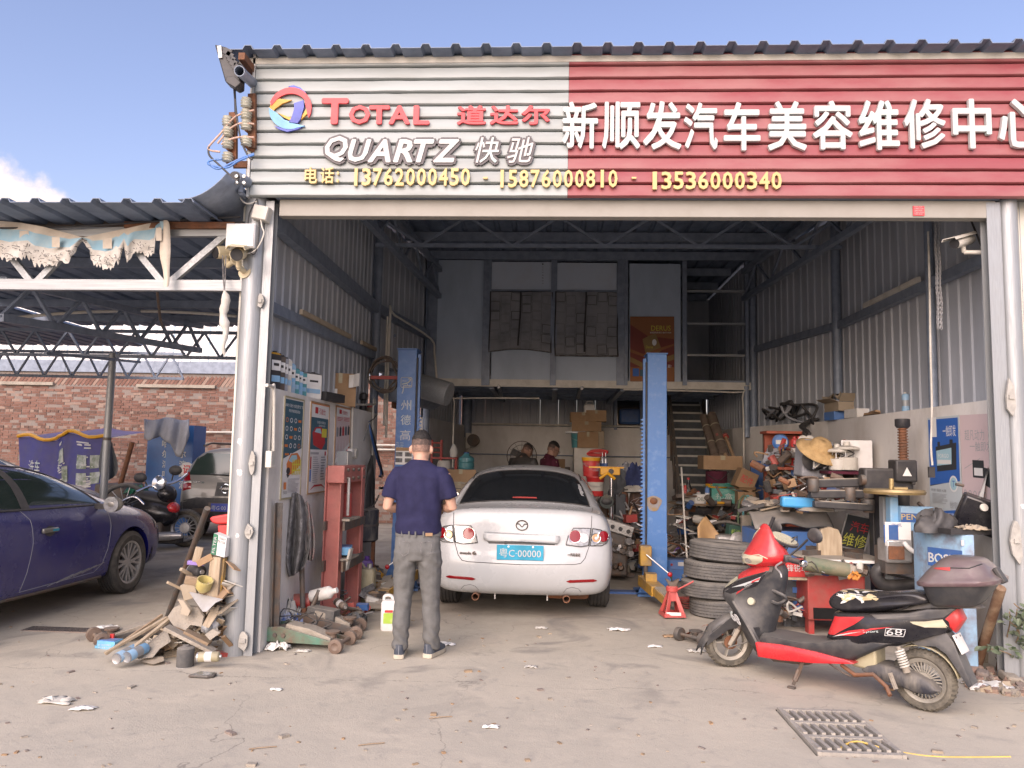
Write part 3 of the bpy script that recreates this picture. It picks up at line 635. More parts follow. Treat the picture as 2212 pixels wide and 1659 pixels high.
# ------------------------------------------------------------------ lean-to carport on the left
CP=WT('carport','open lean-to carport with dark ribbed roof and galvanised trusses beside the workshop','carport',(-6.5,6,0))
b=MB();corr(b,(-6.9,5.42,3.37),(1,0,0),4.35,(0,1,-.006),5.4,(0,0,1),.235,.03,.05);b.B('roof_sheet','roofsteel',CP,solid=.006)
b=MB();corr(b,(-13.4,5.42,3.37),(1,0,0),6.46,(0,1,-.006),7.5,(0,0,1),.235,.03,.05);b.B('roof_sheet','roofsteel',CP,solid=.006)
MB().grid(lambda u,v:(-2.80+.36*u,5.44+.9*v,3.40+.0+.20*(u ** 2.2)+.0),8,3).B('flashing','galv_dark',CP,smooth=60,solid=.006)
MB().bar((-13,5.93,3.255),(-2.47,5.93,3.295),.05,.075).B('top_chord','galv',CP)
MB().bar((-13,5.93,2.83),(-2.37,5.93,2.855),.06,.085).B('bottom_chord','galv',CP)
MB().box((-2.345,5.93,2.855),(.012,.062,.087)).B('rusty_end','rust',CP)
for q in range(-4,1):
    n=P(360+q*285,604-q*0,5.93);n.z=2.87
    for s in (-1,1):
        if q == 0 and s>0:e=P(490,506,5.93)
        else:e=V((n.x+s*.36,5.93,3.25))
        MB().bar(n+V((s*.02,0,0)),e,.04,.05).B('web_bar','galv',CP)
MB().bar((-13,5.99,3.34),(-2.5,5.99,3.36),.05,.07).B('purlin','iron',CP)
for y in (7.0,8.0,9.0,10.0):MB().bar((-12.8,y,3.29),(-2.4,y,3.31),.05,.09).B('purlin','galv_dark',CP)
truss((-10.2,10.6,2.88),(-2.2,10.6,2.84),.36,16,'galv_dark',.022,.014,CP)
truss((-13,12.6,2.78),(-6.2,12.6,2.74),.42,14,'galv_dark',.022,.014,CP)
truss(P(0,686,6.6),P(432,757,10.4),.34,5,'galv_dark',.035,.016,CP)
MB().bar(P(98,763,9.0),P(302,782,11.0),.035,.035).B('loose_bar','galv_dark',CP)
MB().tube(SP([P(0,690,8),P(150,676,8.4),P(300,672,8.8),P(420,676,9),P(510,683,9)],5),.018,8).B('hose_pipe','off_white',CP)
MB().tube([P(339,623,6.4),P(346,690,6.9),P(352,706,7.2)],.012,6).B('hanging_bar','iron',CP)
pt=P(243,780,10.6);MB().cyl((pt.x,10.6,0),(pt.x,10.6,2.9),.05,n=16).B('column','galv',CP,smooth=40)
MB().cyl((pt.x,10.6,1.66),(pt.x,10.6,1.70),.056,n=16).B('strap','iron',CP)
tag(MB().tube(SP([(-6,5.86,3.33),(-5,5.86,3.30),(-4,5.86,3.31),(-3.2,5.86,3.36),(-2.5,5.86,3.40)],5),.008,6).B('black_cable','black'),'black cable strung along the carport eaves','cable')
MB().box((-3.0,5.9,3.335),(.9,.07,.05)).B('rusty_channel','rust',CP)
# ------------------------------------------------------------------ brick wall far behind, metal coping, white sheets above
BY=17.0
BW=WT('brick_wall','red brick wall behind the carport with white corrugated sheets on top','wall',(-6.5,BY,0))
MB().box((-7.2,BY+.16,1.65),(13.4,.2,3.3)).B('mortar_core','mortar',BW)
b=MB();bm_=['brick_a','brick_a','brick_b','brick_b','brick_c','brick_d']
zt_=3.30
for r in range(48):
    z=.03+r*.061;hd=(r%6 == 2);w=.098 if hd else .20;x=-13.8+(.0625 if r%2 else 0)
    while x<-.7:
        o_=rnd.uniform(-.012,.008);mm=bm_[rnd.choice([0,1,2,3,2,0,1,2,3,4,0,5] if not hd else [4,5,5,4,2,0])]
        if r>10 or rnd.random()<.75:b.add([(x+a*(w-.014),BY+.055+o_,z+c*.052) for a,c,q in ((0,0,0),(1,0,0),(1,1,0),(0,1,0))]+[(x+a*(w-.014),BY+.12,z+c*.052) for a,c in ((0,0),(1,0),(1,1),(0,1))],[(0,1,2,3),(0,4,5,1),(1,5,6,2),(2,6,7,3),(3,7,4,0)],mm)
        x += w
x=-13.8
while x<-.8:      # slanted course under the coping
    b.box((x,BY+.09,3.10),(.062,.08,.27),(0,.62,0),bm_[rnd.choice([0,1,2,3,4])]);x += .094
o=b.B('bricks',None,BW);o['kind']='stuff'
for u0,u1,v in ((295,465,833),(0,115,827)):
    a,c=P(u0,v,BY),P(u1,v,BY);MB().box(((a.x+c.x)/2,BY+.02,a.z),(c.x-a.x,.08,.07)).B('concrete_lintel','rubble',BW)
for k in range(5):
    x0=-13.8+k*2.65;MB().box((x0+1.32,BY+.02,3.42),(2.64,.04,.27)).B('metal_coping','galv_dark',BW)
for k in range(17):
    x0=-14.6+k*.84;b=MB();corr(b,(x0,BY+.2,3.5),(1,0,0),.835,(0,0,1),1.55,(0,-1,0),.21,.03,.06);b.B('white_sheet','sheet_white',BW,solid=.004)
for z,x0,x1 in ((1.95,-8.5,-4.6),(1.52,-6.4,-4.2),(1.42,-6.5,-4.3),(1.72,-6.6,-1.0),(1.62,-6.6,-1.0)):pipe([(x0,BY-.04,z),(x1,BY-.04,z+.04)],.022,par=BW)
# ------------------------------------------------------------------ torn banner on the carport front
mat('banner_cream',(.58,.52,.43),.9,0,(.44,.38,.30),.45,5,.1,30);mat('banner_blue',(.27,.45,.55),.9,0,(.42,.52,.54),.45,4,.1,30);mat('banner_grey',(.60,.58,.53),.9,0,(.42,.39,.34),.5,9,.2,50)
TB=WT('torn_banner','tattered cream and blue cloth banner sagging along the carport front','banner',(-3.7,5.8,2.9))
top=[(-60,462),(0,477),(45,481),(95,490),(140,502),(174,511),(181,512),(225,503),(270,494),(310,485),(345,477),(362,475)]
bot=[(-60,575),(0,556),(28,562),(60,556),(88,574),(108,577),(150,560),(178,518),(184,520),(198,566),(228,580),(250,568),(278,572),(268,545),(262,530),(300,545),(322,552),(335,540),(330,508),(352,505)]
def lerp_tab(tab,u):
    for (a,p),(c,q) in zip(tab,tab[1:]):
        if a <= u <= c:return p+(q-p)*(u-a)/(c-a or 1)
    return tab[-1][1] if u>tab[-1][0] else tab[0][1]
bt=[(-60,575),(0,556),(20,563),(40,558),(60,552),(75,571),(92,574),(108,577),(128,566),(150,562),(170,528),(178,516),(183,520),(192,540),(200,568),(215,574),(228,581),(243,578),(250,560),(256,571),(276,573),(280,556),(268,534),(290,541),(305,546),(322,553),(333,545),(336,512),(345,500),(362,515)]
bt=sorted(bt)
def banner(fr0,fr1,mm,nm,rag=0):
    N=130;rows=[]
    for j in range(5):
        row=[]
        for i in range(N+1):
            u=-60+422*i/N;t0,b0=lerp_tab(top,u),lerp_tab(bt,u);f=fr0+(fr1-fr0)*j/4
            v=t0+(b0-t0)*f+(rnd.uniform(-5,7) if rag and j == 4 else 0)
            row.append(P(u,v,5.845+.03*sin(u*.06+f*3)-.02*f))
        rows.append(row)
    MB().loft(rows,close=False).B(nm,mm,TB,smooth=60)
banner(0,.2,'banner_cream','hem');banner(.2,.52,'banner_blue','blue_band');banner(.52,1,'banner_grey','torn_cloth',1)
for u0,v0,w,h in ((42,498,20,18),(112,512,17,22),(222,515,20,22),(337,492,12,28)):
    rows=[[P(u0+w*i/3,v0+h*j/3,5.80+.02*sin((u0+i)*.2)) for i in range(4)] for j in range(4)];MB().loft(rows,close=False).B('cream_patch','banner_cream',TB)
b=MB()
for k in range(170):       # black mildew cracks on the lower cloth
    u=rnd.uniform(-20,330);t0,b0=lerp_tab(top,u),lerp_tab(bt,u);f=rnd.uniform(.55,.97) ** .8
    v=t0+(b0-t0)*f;a_=rnd.uniform(0,3.14);l=rnd.uniform(3,11);pts=[P(u+cos(a_)*l*s+rnd.uniform(-1,1),v+sin(a_)*l*s*.6+rnd.uniform(-1,1),5.79) for s in (-.5,0,.5)]
    b.tube(pts,.0022,3)
o=b.B('mildew_crack','black',TB);o['kind']='stuff'
tl=[[(346,476),(362,474),(367,482)],[(350,500),(360,500),(368,505)],[(342,548),(356,548),(369,548)],[(350,572),(358,575),(366,572)],[(355,600),(361,602),(367,600)],[(352,622),(358,618),(365,622)]]
MB().loft([[P(u,v,5.81-(.03 if i == 1 else 0)) for i,(u,v) in enumerate(r)] for r in tl],close=False).B('hanging_tail','banner_cream',TB,smooth=60,sub=1)
MB().loft([[P(345+3*s,478+14*s,5.805),P(357,478+14*s,5.795)] for s in range(6)],close=False).B('blue_fold','banner_blue',TB)
# rag twisted on a cord below the truss end
RG=WT('hanging_rag','dirty cream rag twisted on a cord below the carport truss','rag',tuple(P(484,770,5.8)))
b=MB();rr_=random.Random(3);cr=[P(485+3*sin(k*.9),628+k*10,5.8) for k in range(15)];wd=[.008,.028,.036,.03,.034,.03,.036,.036,.03,.024,.018,.017,.014,.016,.006]
b.tube(cr,.03,9,rs=[w*rr_.uniform(.85,1.2) for w in wd]);b.B('cloth','cloth_white',RG,smooth=50)
for s in (-3,4):MB().tube([P(484+s,552,5.85),P(484+s*.6,600,5.84),P(485,630,5.8)],.005,5).B('cord','felt',RG)
# ------------------------------------------------------------------ car bodies
def bake(o):
    dg=bpy.context.evaluated_depsgraph_get();dg.update();me=bpy.data.meshes.new_from_object(o.evaluated_get(dg));old=o.data;o.modifiers.clear();o.data=me;me.name=o.name;bpy.data.meshes.remove(old)
    me.polygons.foreach_set('use_smooth',[True]*len(me.polygons));me.set_sharp_from_angle(angle=radians(42));return o
def car_shell(st,cap0,cap1,wheels,mm,root,rw=.345,levels=2):
    """st: list of (y, [(x,z)]*8, ztop) from rear to front; cap0/cap1: bulge of the end faces"""
    b=MB();vs=[];n=18;rings=[]
    for i,(y,hp_,zt) in enumerate(st):
        dys=[(p[2] if len(p)>2 else 0) for p in hp_];r=[(p[0],y+d,p[1]) for p,d in zip(hp_,dys)]
        cb=(0,y+dys[0]-(cap0 if i == 0 else (-cap1 if i == len(st)-1 else 0)),hp_[0][1]);ct=(0,y+dys[-1]-(cap0 if i == 0 else (-cap1 if i == len(st)-1 else 0)),zt)
        rings.append(r+[ct]+[(-x,yy,z) for x,yy,z in r[::-1]]+[cb])
    b.loft(rings,caps=False);N=len(rings[0])
    for e,cp,base in ((0,cap0,0),(len(st)-1,-cap1,(len(st)-1)*N)):
        r=rings[e];ce=[17]+[None]*6+[8];k0=len(b.v)
        for i in range(1,7):b.v.append((0,r[i][1]-cp,r[i][2]))
        C=lambda i:base+17 if i == 0 else (base+8 if i == 7 else k0+i-1)
        for i in range(7):
            for R in (lambda q:base+q,lambda q:base+16-q):b.f.append([R(i),C(i),C(i+1),R(i+1)]);b.m.append(0)
    o=b.B('body',mm,root,sub=levels,org=(0,0,0))
    if wheels:
        cu=MB()
        for y,x in wheels:
            for s in (-1,1):cu.cyl((s*(x-.26),y,.33),(s*(x+.2),y,.33),rw+.035,n=40)
        c=cu.B('cut',mm,root,org=(0,0,0));bo=o.modifiers.new('b','BOOLEAN');bo.object=c;bo.operation='DIFFERENCE';bo.solver='EXACT';bake(o);me=c.data;bpy.data.objects.remove(c);bpy.data.meshes.remove(me)
    else:bake(o)
    return o,BVHTree.FromPolygons([v.co.copy() for v in o.data.vertices],[tuple(p.vertices) for p in o.data.polygons])
def wheel(root,x,y,side,r=.325,w=.205,rim='alu',spokes=7,steer=0.,rr=.63,mm='rubber'):
    """tyre with tread grooves, rim with spokes and hub"""
    b=MB();ax=V((cos(steer)*side,sin(steer)*side,0));c=V((x,y,r));h=w/2
    pr=[(r*.66,-h*.8),(r*.70,-h),(r*.86,-h*1.05),(r*.955,-h*.88)]
    for q in range(5):
        a=-h*.82+q*h*.35;pr += [(r*.997,a),(r,a+h*.13),(r*.997,a+h*.26)]
        if q<4:pr += [(r*.972,a+h*.27),(r*.972,a+h*.34)]
    pr += [(r*.955,h*.88),(r*.86,h*1.05),(r*.70,h),(r*.66,h*.8)]
    b.lathe(c,ax,pr,40,caps=False);t=b.B('tyre',mm,root,smooth=30)
    b=MB();R=r*rr;b.lathe(c,ax,[(r*.665,-h*.8),(r*.66,h*.8),(r*.69,h*.92),(r*.62,h*.86),(r*.60,h*.2),(r*.60,-h*.6),(.02,-h*.6)],32,caps=False);rm=b.B('rim',rim,root,smooth=40)
    d,u,v2=perp(ax)
    for k in range(spokes):
        for da in (-.17,.17):
            a=2*pi*k/spokes;q0=(u*cos(a)+v2*sin(a));q1=(u*cos(a+da)+v2*sin(a+da))
            MB().bar(c+ax*h*.62+q0*r*.14,c+ax*h*.74+q1*r*.61,r*.085,r*.06,up=ax).B('spoke',rim,rm)
    MB().lathe(c,ax,[(r*.2,h*.3),(r*.2,h*.66),(r*.1,h*.72),(.001,h*.72)],16).B('hub',rim,rm,smooth=40)
    MB().lathe(c,ax,[(.001,-h*.2),(r*.5,-h*.2),(r*.5,h*.1),(.001,h*.1)],20).B('brake_disc','iron',rm)
    return t
def seam(bvh,pts,fn,dr,root,r=.0028,mm='black',nm='panel_gap',off=.0):
    dr=V(dr).normalized();out=[]
    for (a,c),(e,f) in zip(pts,pts[1:]):
        for k in range(6):
            s=V(fn(a+(e-a)*k/6,c+(f-c)*k/6));h=bvh.ray_cast(s,dr)
            if h[0] is not None:out.append(h[0]-dr*off)
    s=V(fn(*pts[-1]));h=bvh.ray_cast(s,dr)
    if h[0] is not None:out.append(h[0]-dr*off)
    if len(out)<2:return
    b=MB();b.tube(out,r,5);return b.B(nm,mm,root)
REAR=(lambda x,z:(x,-3,z)),(0,1,0)
TOP=(lambda x,y:(x,y,4)),(0,0,-1)
def SIDE(s):return (lambda y,z:(s*3,y,z)),(-s,0,0)
def pat(root,bvh,poly,view,nm,mm,off=.004,nu=10,nv=8,lab=None,smooth=50,solid=0):
    b=MB();patch(bvh,rows_poly(poly,nu,nv),view[0],view[1],off,mb=b);o=b.B(nm,mm,root,smooth=smooth,solid=solid)
    if lab:o['label']=lab
    return o
# ---- white saloon seen from behind
CX=-.265
WC=thing('white_sedan','dusty white saloon car parked nose-in under the workshop, seen from behind','car',(CX,7.38,0))
rear8=[(.60,.25,.10),(.71,.30,.04),(.765,.44,.0),(.775,.57,.0),(.772,.66,.05),(.76,.80,.07),(.73,.94,.09),(.655,1.02,.13)]
st=[(0,rear8,1.045),
      (.13,[(.70,.22),(.82,.28),(.862,.44),(.866,.58),(.862,.68),(.85,.82),(.815,.955),(.72,1.04)],1.062),
      (.42,[(.74,.21),(.86,.26),(.888,.44),(.892,.58),(.888,.70),(.872,.84),(.83,.96),(.735,1.035)],1.055),
      (.62,[(.75,.21),(.865,.26),(.89,.44),(.895,.58),(.89,.71),(.873,.86),(.82,.985),(.70,1.05)],1.07),
      (.98,[(.75,.20),(.87,.26),(.89,.44),(.895,.58),(.89,.72),(.873,.88),(.80,1.0),(.68,1.235)],1.28),
      (1.38,[(.75,.20),(.87,.26),(.89,.44),(.895,.58),(.89,.72),(.873,.89),(.79,1.0),(.665,1.41)],1.445),
      (1.95,[(.75,.20),(.87,.26),(.89,.44),(.895,.58),(.89,.72),(.873,.90),(.80,.99),(.665,1.43)],1.468),
      (2.5,[(.75,.20),(.87,.26),(.89,.44),(.895,.58),(.89,.72),(.873,.90),(.80,.98),(.65,1.40)],1.44),
      (3.05,[(.75,.20),(.87,.26),(.89,.44),(.895,.58),(.89,.72),(.872,.88),(.80,.97),(.63,1.18)],1.22),
      (3.42,[(.75,.20),(.87,.26),(.89,.44),(.895,.58),(.888,.72),(.868,.86),(.80,.95),(.70,.99)],1.03),
      (4.0,[(.74,.20),(.86,.26),(.885,.44),(.885,.56),(.875,.68),(.845,.78),(.77,.86),(.66,.89)],.92),
      (4.42,[(.70,.22),(.80,.28),(.82,.42),(.82,.52),(.80,.60),(.76,.68),(.68,.75),(.58,.78)],.80),
      (4.58,[(.60,.25),(.68,.30),(.70,.40),(.70,.48),(.68,.55),(.64,.61),(.58,.67),(.48,.70)],.72)]
body,bv=car_shell(st,.09,.09,[(.90,.89),(3.6,.89)],'carpaint_white',WC)
for y,s in ((.90,-1),(.90,1),(3.6,-1),(3.6,1)):wheel(WC,s*.775,y,s)
# rear glass, side glass, windscreen
gy=lambda x,y:(x,y,4)
b=MB();rows=[]
for j in range(9):
    f=j/8;y=.62+(1.34-.62)*f;w=.685-.105*f-.05*(f ** 6)-.02*((1-f) ** 8);rows.append([(w*(i/8-1),y-.03*abs(i/8-1) ** 2) for i in range(17)])
patch(bv,rows,gy,(0,0,-1),.004,mb=b);rg=b.B('rear_window','glass_dark',WC,smooth=60)
MB().tube([V(p) for p in ([bv.ray_cast(V(gy(*q)),V((0,0,-1)))[0]+V((0,0,.004)) for q in rows[0]+[r[-1] for r in rows]+rows[-1][::-1]+[r[0] for r in rows[::-1]]])],.006,5).B('window_seal','black',rg)
pat(WC,bv,[(-.13,.672),(.13,.672),(.12,.70),(-.12,.70)],TOP,'brake_light','red_plastic',.01,6,2)
for s in (-1,1):
    pat(WC,bv,[(1.15,1.0),(1.95,1.0),(1.95,1.33),(1.5,1.31),(1.25,1.2)],SIDE(s),'side_window','glass_dark');pat(WC,bv,[(2.0,1.0),(2.95,1.0),(2.75,1.2),(2.5,1.3),(2.0,1.33)],SIDE(s),'side_window','glass_dark')
    MB().tube([bv.ray_cast(V((s*.60,y,4)),V((0,0,-1)))[0]+V((0,0,.003)) for y in [1.28+.14*k for k in range(10)]],.010,5).B('roof_strip','black',WC)
pat(WC,bv,[(-.66,3.3),(.66,3.3),(.54,2.6),(-.54,2.6)],TOP,'windscreen','glass_dark')
# lamps: chrome backed clusters with round lenses
for s in (-1,1):
    X=lambda a:s*a
    def lp(poly):return [(X(a),c) for a,c in poly]
    for nm,poly in (('tail_light',[(.42,.72),(.44,.80),(.49,.875),(.655,.875),(.632,.715),(.56,.705)]),('tail_light',[(.672,.873),(.75,.86),(.80,.83),(.835,.79),(.81,.74),(.76,.715),(.65,.714)])):
        pl=lp(poly);o_=pat(WC,bv,pl,REAR,nm,'clear_lens',.006,12,8)
        q=pl+[pl[0]];sm=seam(bv,q,REAR[0],REAR[1],o_,.005,'black','lamp_rim',.006)
        for cx,cz,r,mm in (((.505,.80,.058,'red_glass'),(.588,.785,.045,'clear_lens')) if poly[0][0]<.5 else ((.705,.785,.042,'amber_lens'),(.775,.80,.052,'red_glass'))):
            if mm == 'clear_lens':
                pat(o_,bv,ell(X(cx),cz,r,r),REAR,'lens','steel',.011,10,10);pat(o_,bv,ell(X(cx),cz,r*.6,r*.6),REAR,'reflector','chrome',.014,8,8)
            else:
                pat(o_,bv,ell(X(cx),cz,r,r),REAR,'lens',mm,.012,12,12,solid=.003)
                b=MB();pts=[(X(cx+r*cos(a)),cz+r*sin(a)) for a in [i*pi/12 for i in range(25)]]
                seam(bv,pts,REAR[0],REAR[1],o_,.0035,'chrome','lens_ring',.012)
                if mm == 'amber_lens':pat(o_,bv,ell(X(cx),cz,r*.35,r*.35),REAR,'reflector','chrome',.015,8,8)
    pat(WC,bv,[(X(.42),.385),(X(.46),.372),(X(.70),.38),(X(.72),.395),(X(.68),.408),(X(.47),.405)],REAR,'reflector','red_glass',.005,10,5)
    seam(bv,[(X(.665),.99),(X(.66),.88),(X(.64),.71),(X(.60),.60),(X(.56),.555),(X(.50),.545),(0,.535)],REAR[0],REAR[1],WC,.0035,'black','panel_gap')
    seam(bv,[(X(.672),.25),(X(.70),.60)],TOP[0],TOP[1],WC,.003,'black','panel_gap')
    seam(bv,[(X(.30+.11*cos(a)),.245+.10*sin(a)) for a in [i*pi/10 for i in range(11)]] if 0 else [(X(.40),.275),(X(.43),.315),(X(.48),.33),(X(.54),.315),(X(.57),.28)],REAR[0],REAR[1],WC,.0022,'black','tow_cover_gap')
# plinth above the plate, plate recess, number plate
b=MB();patch(bv,rows_poly([(-.365,.765),(-.345,.74),(.345,.735),(.365,.765),(.36,.81),(-.36,.815)],14,5),REAR[0],REAR[1],.016,mb=b);b.B('boot_handle_bar','carpaint_white',WC,smooth=50,solid=.022,bevel=0)
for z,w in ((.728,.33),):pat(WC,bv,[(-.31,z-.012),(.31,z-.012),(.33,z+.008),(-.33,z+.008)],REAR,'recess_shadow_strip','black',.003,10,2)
b=MB();h=bv.ray_cast(V((0,-3,.65)),V((0,1,0)))[0];py=h.y-.034;b.box((-.01,py,.645),(.44,.006,.14),(.03,0,0));np_=b.B('number_plate','teal',WC,bevel=.004)
b=MB();TX(b,'粤C·00000',(-.205,py-.004,.60),(.39,0,0),(0,.0,.085),(0,-1,0),.0018);b.B('plate_character','white_letter',np_)
for x in (-.12,.11):MB().cyl((x,py,.70),(x,py-.008,.70),.010,n=12).B('plate_screw','white_plastic',np_)
MB().cyl((-.155,py+.03,.735),(-.155,py-.012,.735),.010,n=10).B('camera_eye','black',WC);b=MB();q=bv.ray_cast(V((.275,-3,.772)),V((0,1,0)))[0];b.cyl(q,q-V((0,.025,0)),.008,n=10);b.B('key_hole','iron',WC)
# round winged emblem and script badges
b=MB();q=bv.ray_cast(V((0,-3,.895)),V((0,1,0)))[0];yy=q.y-.008
b.tube([(.055*cos(a),yy+.25*(.045*sin(a))*.4,.893+.046*sin(a)) for a in [i*pi/12 for i in range(25)]],.0055,6);b.tube(SP([(-.052,yy,.905),(-.025,yy,.905),(0,yy,.878),(.025,yy,.905),(.052,yy,.905)],4),.0045,6);b.B('emblem','iron',WC,smooth=60,label='oval chrome emblem with a winged shape')
for s_,x0,x1,z,hh in (('mazda',-.585,-.475,.612,.026),('6',-.468,-.425,.61,.036),('一汽马自达',.435,.555,.618,.03)):
    q=bv.ray_cast(V(((x0+x1)/2,-3,z)),V((0,1,0)))[0];b=MB();e=bv.ray_cast(V((x1,-3,z)),V((0,1,0)))[0]-bv.ray_cast(V((x0,-3,z)),V((0,1,0)))[0];o0=bv.ray_cast(V((x0,-3,z)),V((0,1,0)))[0]-V((0,.006,0));TX(b,s_,o0,e,(0,0,hh),(0,-1,0),.004,bold=.02);b.B('badge','iron',WC)
# exhausts, underside, mirrors
for x in (-.43,.43):MB().lathe((x,.12,.215),(0,-1,0),[(.034,-.2),(.034,.10),(.028,.10),(.028,-.1)],14,caps=False).B('exhaust_pipe','rust',WC,smooth=50)
MB().box((.45,.5,.22),(.42,.35,.12)).B('silencer','rust',WC,bevel=.04)
for x in (-.25,.25):MB().box((x,.12,.215),(.012,.03,.06)).B('tow_hook','alu',WC)
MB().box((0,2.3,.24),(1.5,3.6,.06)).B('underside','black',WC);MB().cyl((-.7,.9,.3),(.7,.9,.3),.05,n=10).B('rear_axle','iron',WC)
for s,mm in ((-1,'carpaint_white'),(1,'black')):
    mr=MB().sph((s*1.0,2.85,.98),(.12,.07,.075),14).B('wing_mirror',mm,WC,smooth=60);MB().bar((s*.86,2.85,.95),(s*.95,2.85,.95),.05,.04).B('mirror_arm',mm,mr)
    MB().lathe((s*1.0,2.80,.98),(0,-1,0),[(.001,0),(.09,0),(.09,.004),(.001,.006)],18).B('mirror_glass','glass_green' if s>0 else 'chrome',mr)
# ---- blue saloon, right flank towards us
BC=thing('blue_sedan','dusty dark blue saloon car parked under the carport, its right flank in view','car',(-5.42,9.17-4.42,0),radians(-1.0))
stb=[(0,[(.55,.30,.1),(.66,.34,.04),(.72,.46),(.74,.60),(.74,.70,.02),(.72,.82,.05),(.68,.92,.1),(.60,.98,.15)],1.0),
      (.16,[(.68,.24),(.80,.30),(.83,.46),(.835,.60),(.83,.72),(.81,.85),(.77,.96),(.68,1.02)],1.04)]
for y,zb_,z7,x7,zt in ((.62,1.0,1.06,.68,1.08),(1.0,1.0,1.23,.60,1.27),(1.45,.99,1.36,.55,1.40),(2.0,.98,1.385,.55,1.425),(2.5,.965,1.345,.56,1.385),(2.95,.955,1.17,.61,1.21),(3.38,.935,.97,.68,1.0)):
    stb.append((y,[(.72,.20),(.82,.245),(.835,.42),(.85,.58),(.848,.74),(.835,zb_-.1),(.775,zb_),(x7,z7)],zt))
stb += [(3.85,[(.70,.20),(.82,.25),(.85,.42),(.852,.56),(.85,.68),(.82,.79),(.74,.875),(.63,.91)],.93),
        (4.2,[(.66,.22),(.76,.27),(.79,.40),(.80,.52),(.79,.62),(.75,.71),(.67,.78),(.55,.81)],.83),
        (4.40,[(.52,.25),(.60,.29),(.63,.40),(.635,.50),(.62,.56),(.58,.62),(.52,.67),(.42,.70)],.72)]
bodyb,bb=car_shell(stb,.1,.12,[(.85,.85),(3.50,.85)],'carpaint_blue',BC)
for y,s in ((.85,-1),(.85,1),(3.50,-1),(3.50,1)):wheel(BC,s*.745,y,s,.33,.20,'steel',8,steer=0)
Rr=SIDE(1)
pat(BC,bb,[(1.93,1.0),(2.98,.985),(2.83,1.12),(2.6,1.25),(2.32,1.325),(1.95,1.35)],Rr,'front_side_window','glass_green',.004,12,9)
pat(BC,bb,[(1.0,1.02),(1.86,1.0),(1.88,1.35),(1.55,1.335),(1.25,1.24)],Rr,'rear_side_window','glass_green',.004,12,9)
seam(bb,[(1.0,1.01),(1.9,.99),(3.0,.972)],Rr[0],Rr[1],BC,.012,'black','window_trim');seam(bb,[(3.02,.98),(2.86,1.12),(2.62,1.265),(2.33,1.345),(1.95,1.372),(1.5,1.35)],Rr[0],Rr[1],BC,.011,'black','window_trim',.002)
pat(BC,bb,[(1.84,1.0),(1.95,1.0),(1.955,1.36),(1.86,1.36)],Rr,'door_pillar','black',.006,4,8)
b=MB();rows=[[(w*(i/8-1),y) for i in range(17)] for y,w in ((3.22,.64),(3.05,.62),(2.85,.58),(2.66,.54))];patch(bb,rows,TOP[0],TOP[1],.004,mb=b);b.B('windscreen','glass_green',BC,smooth=60)
b=MB();rows=[[(w*(i/8-1),y) for i in range(17)] for y,w in ((.72,.62),(1.0,.57),(1.3,.52))];patch(bb,rows,TOP[0],TOP[1],.004,mb=b);b.B('rear_window','glass_green',BC,smooth=60)
seam(bb,[(1.82,.985),(1.90,.90),(1.92,.70),(1.88,.45),(1.83,.30)],Rr[0],Rr[1],BC,.003,'felt_grey','door_gap');seam(bb,[(3.06,.955),(3.09,.75),(3.06,.52),(3.0,.38),(2.88,.31),(1.83,.29)],Rr[0],Rr[1],BC,.003,'felt_grey','door_gap')
for cx,in ((2.12,),):
    pat(BC,bb,ell(cx+.02,.785,.075,.05),Rr,'handle_recess','black',.002,8,6);b=MB();h=bb.ray_cast(V((3,cx,.80)),V((-1,0,0)))[0];b.box((h.x+.018,cx,.795),(.03,.21,.045));dh=b.B('door_handle','carpaint_grey',BC,bevel=.012)
    MB().box((h.x+.034,cx+.06,.795),(.002,.085,.02)).B('blue_sticker','teal',dh)
mm_=MB().sph((.97,2.90,.985),(.10,.055,.075),14).B('wing_mirror','carpaint_grey',BC,smooth=60);MB().lathe((.97,2.855,.985),(0,-1,0),[(.001,0),(.078,0),(.078,.004),(.001,.006)],18).B('mirror_glass','clear_lens',mm_);MB().bar((.78,2.92,.96),(.92,2.90,.96),.06,.05).B('mirror_arm','black',mm_)
seam(bb,[(.7,.30),(1.5,.25),(2.4,.24),(3.05,.245)],Rr[0],Rr[1],BC,.02,'iron','sill_strip',-.004)
pat(BC,bb,[(4.02,.64),(4.28,.60),(4.34,.66),(4.2,.74),(4.02,.745)],Rr,'headlight','clear_lens',.004,8,6);pat(BC,bb,[(3.93,.25),(3.96,.25),(3.98,.45),(3.95,.46)],Rr,'mud_flap','black',.006,2,5)
b=MB()
for k in range(5):
    y0=2.2+k*.12;z0=.28+k*.012;h0=bb.ray_cast(V((3,y0,z0)),V((-1,0,0)))[0];h1=bb.ray_cast(V((3,y0+.35,z0+.06)),V((-1,0,0)))[0]
    if h0 and h1:b.tube([h0+V((.002,0,0)),h1+V((.002,0,0))],.003,4)
b.B('scratches','alu',BC,kind='stuff');MB().box((0,2.2,.26),(1.4,3.4,.08)).B('underside','black',BC)
MB().cyl((.35,2.9,.80),(.36,2.75,1.0),.17,.18,n=20).B('steering_wheel','black',BC)
for x in (-.38,.38):MB().box((x,1.75,.95),(.48,.16,.7),(.18,0,0)).B('seat_back','felt',BC,bevel=.05)
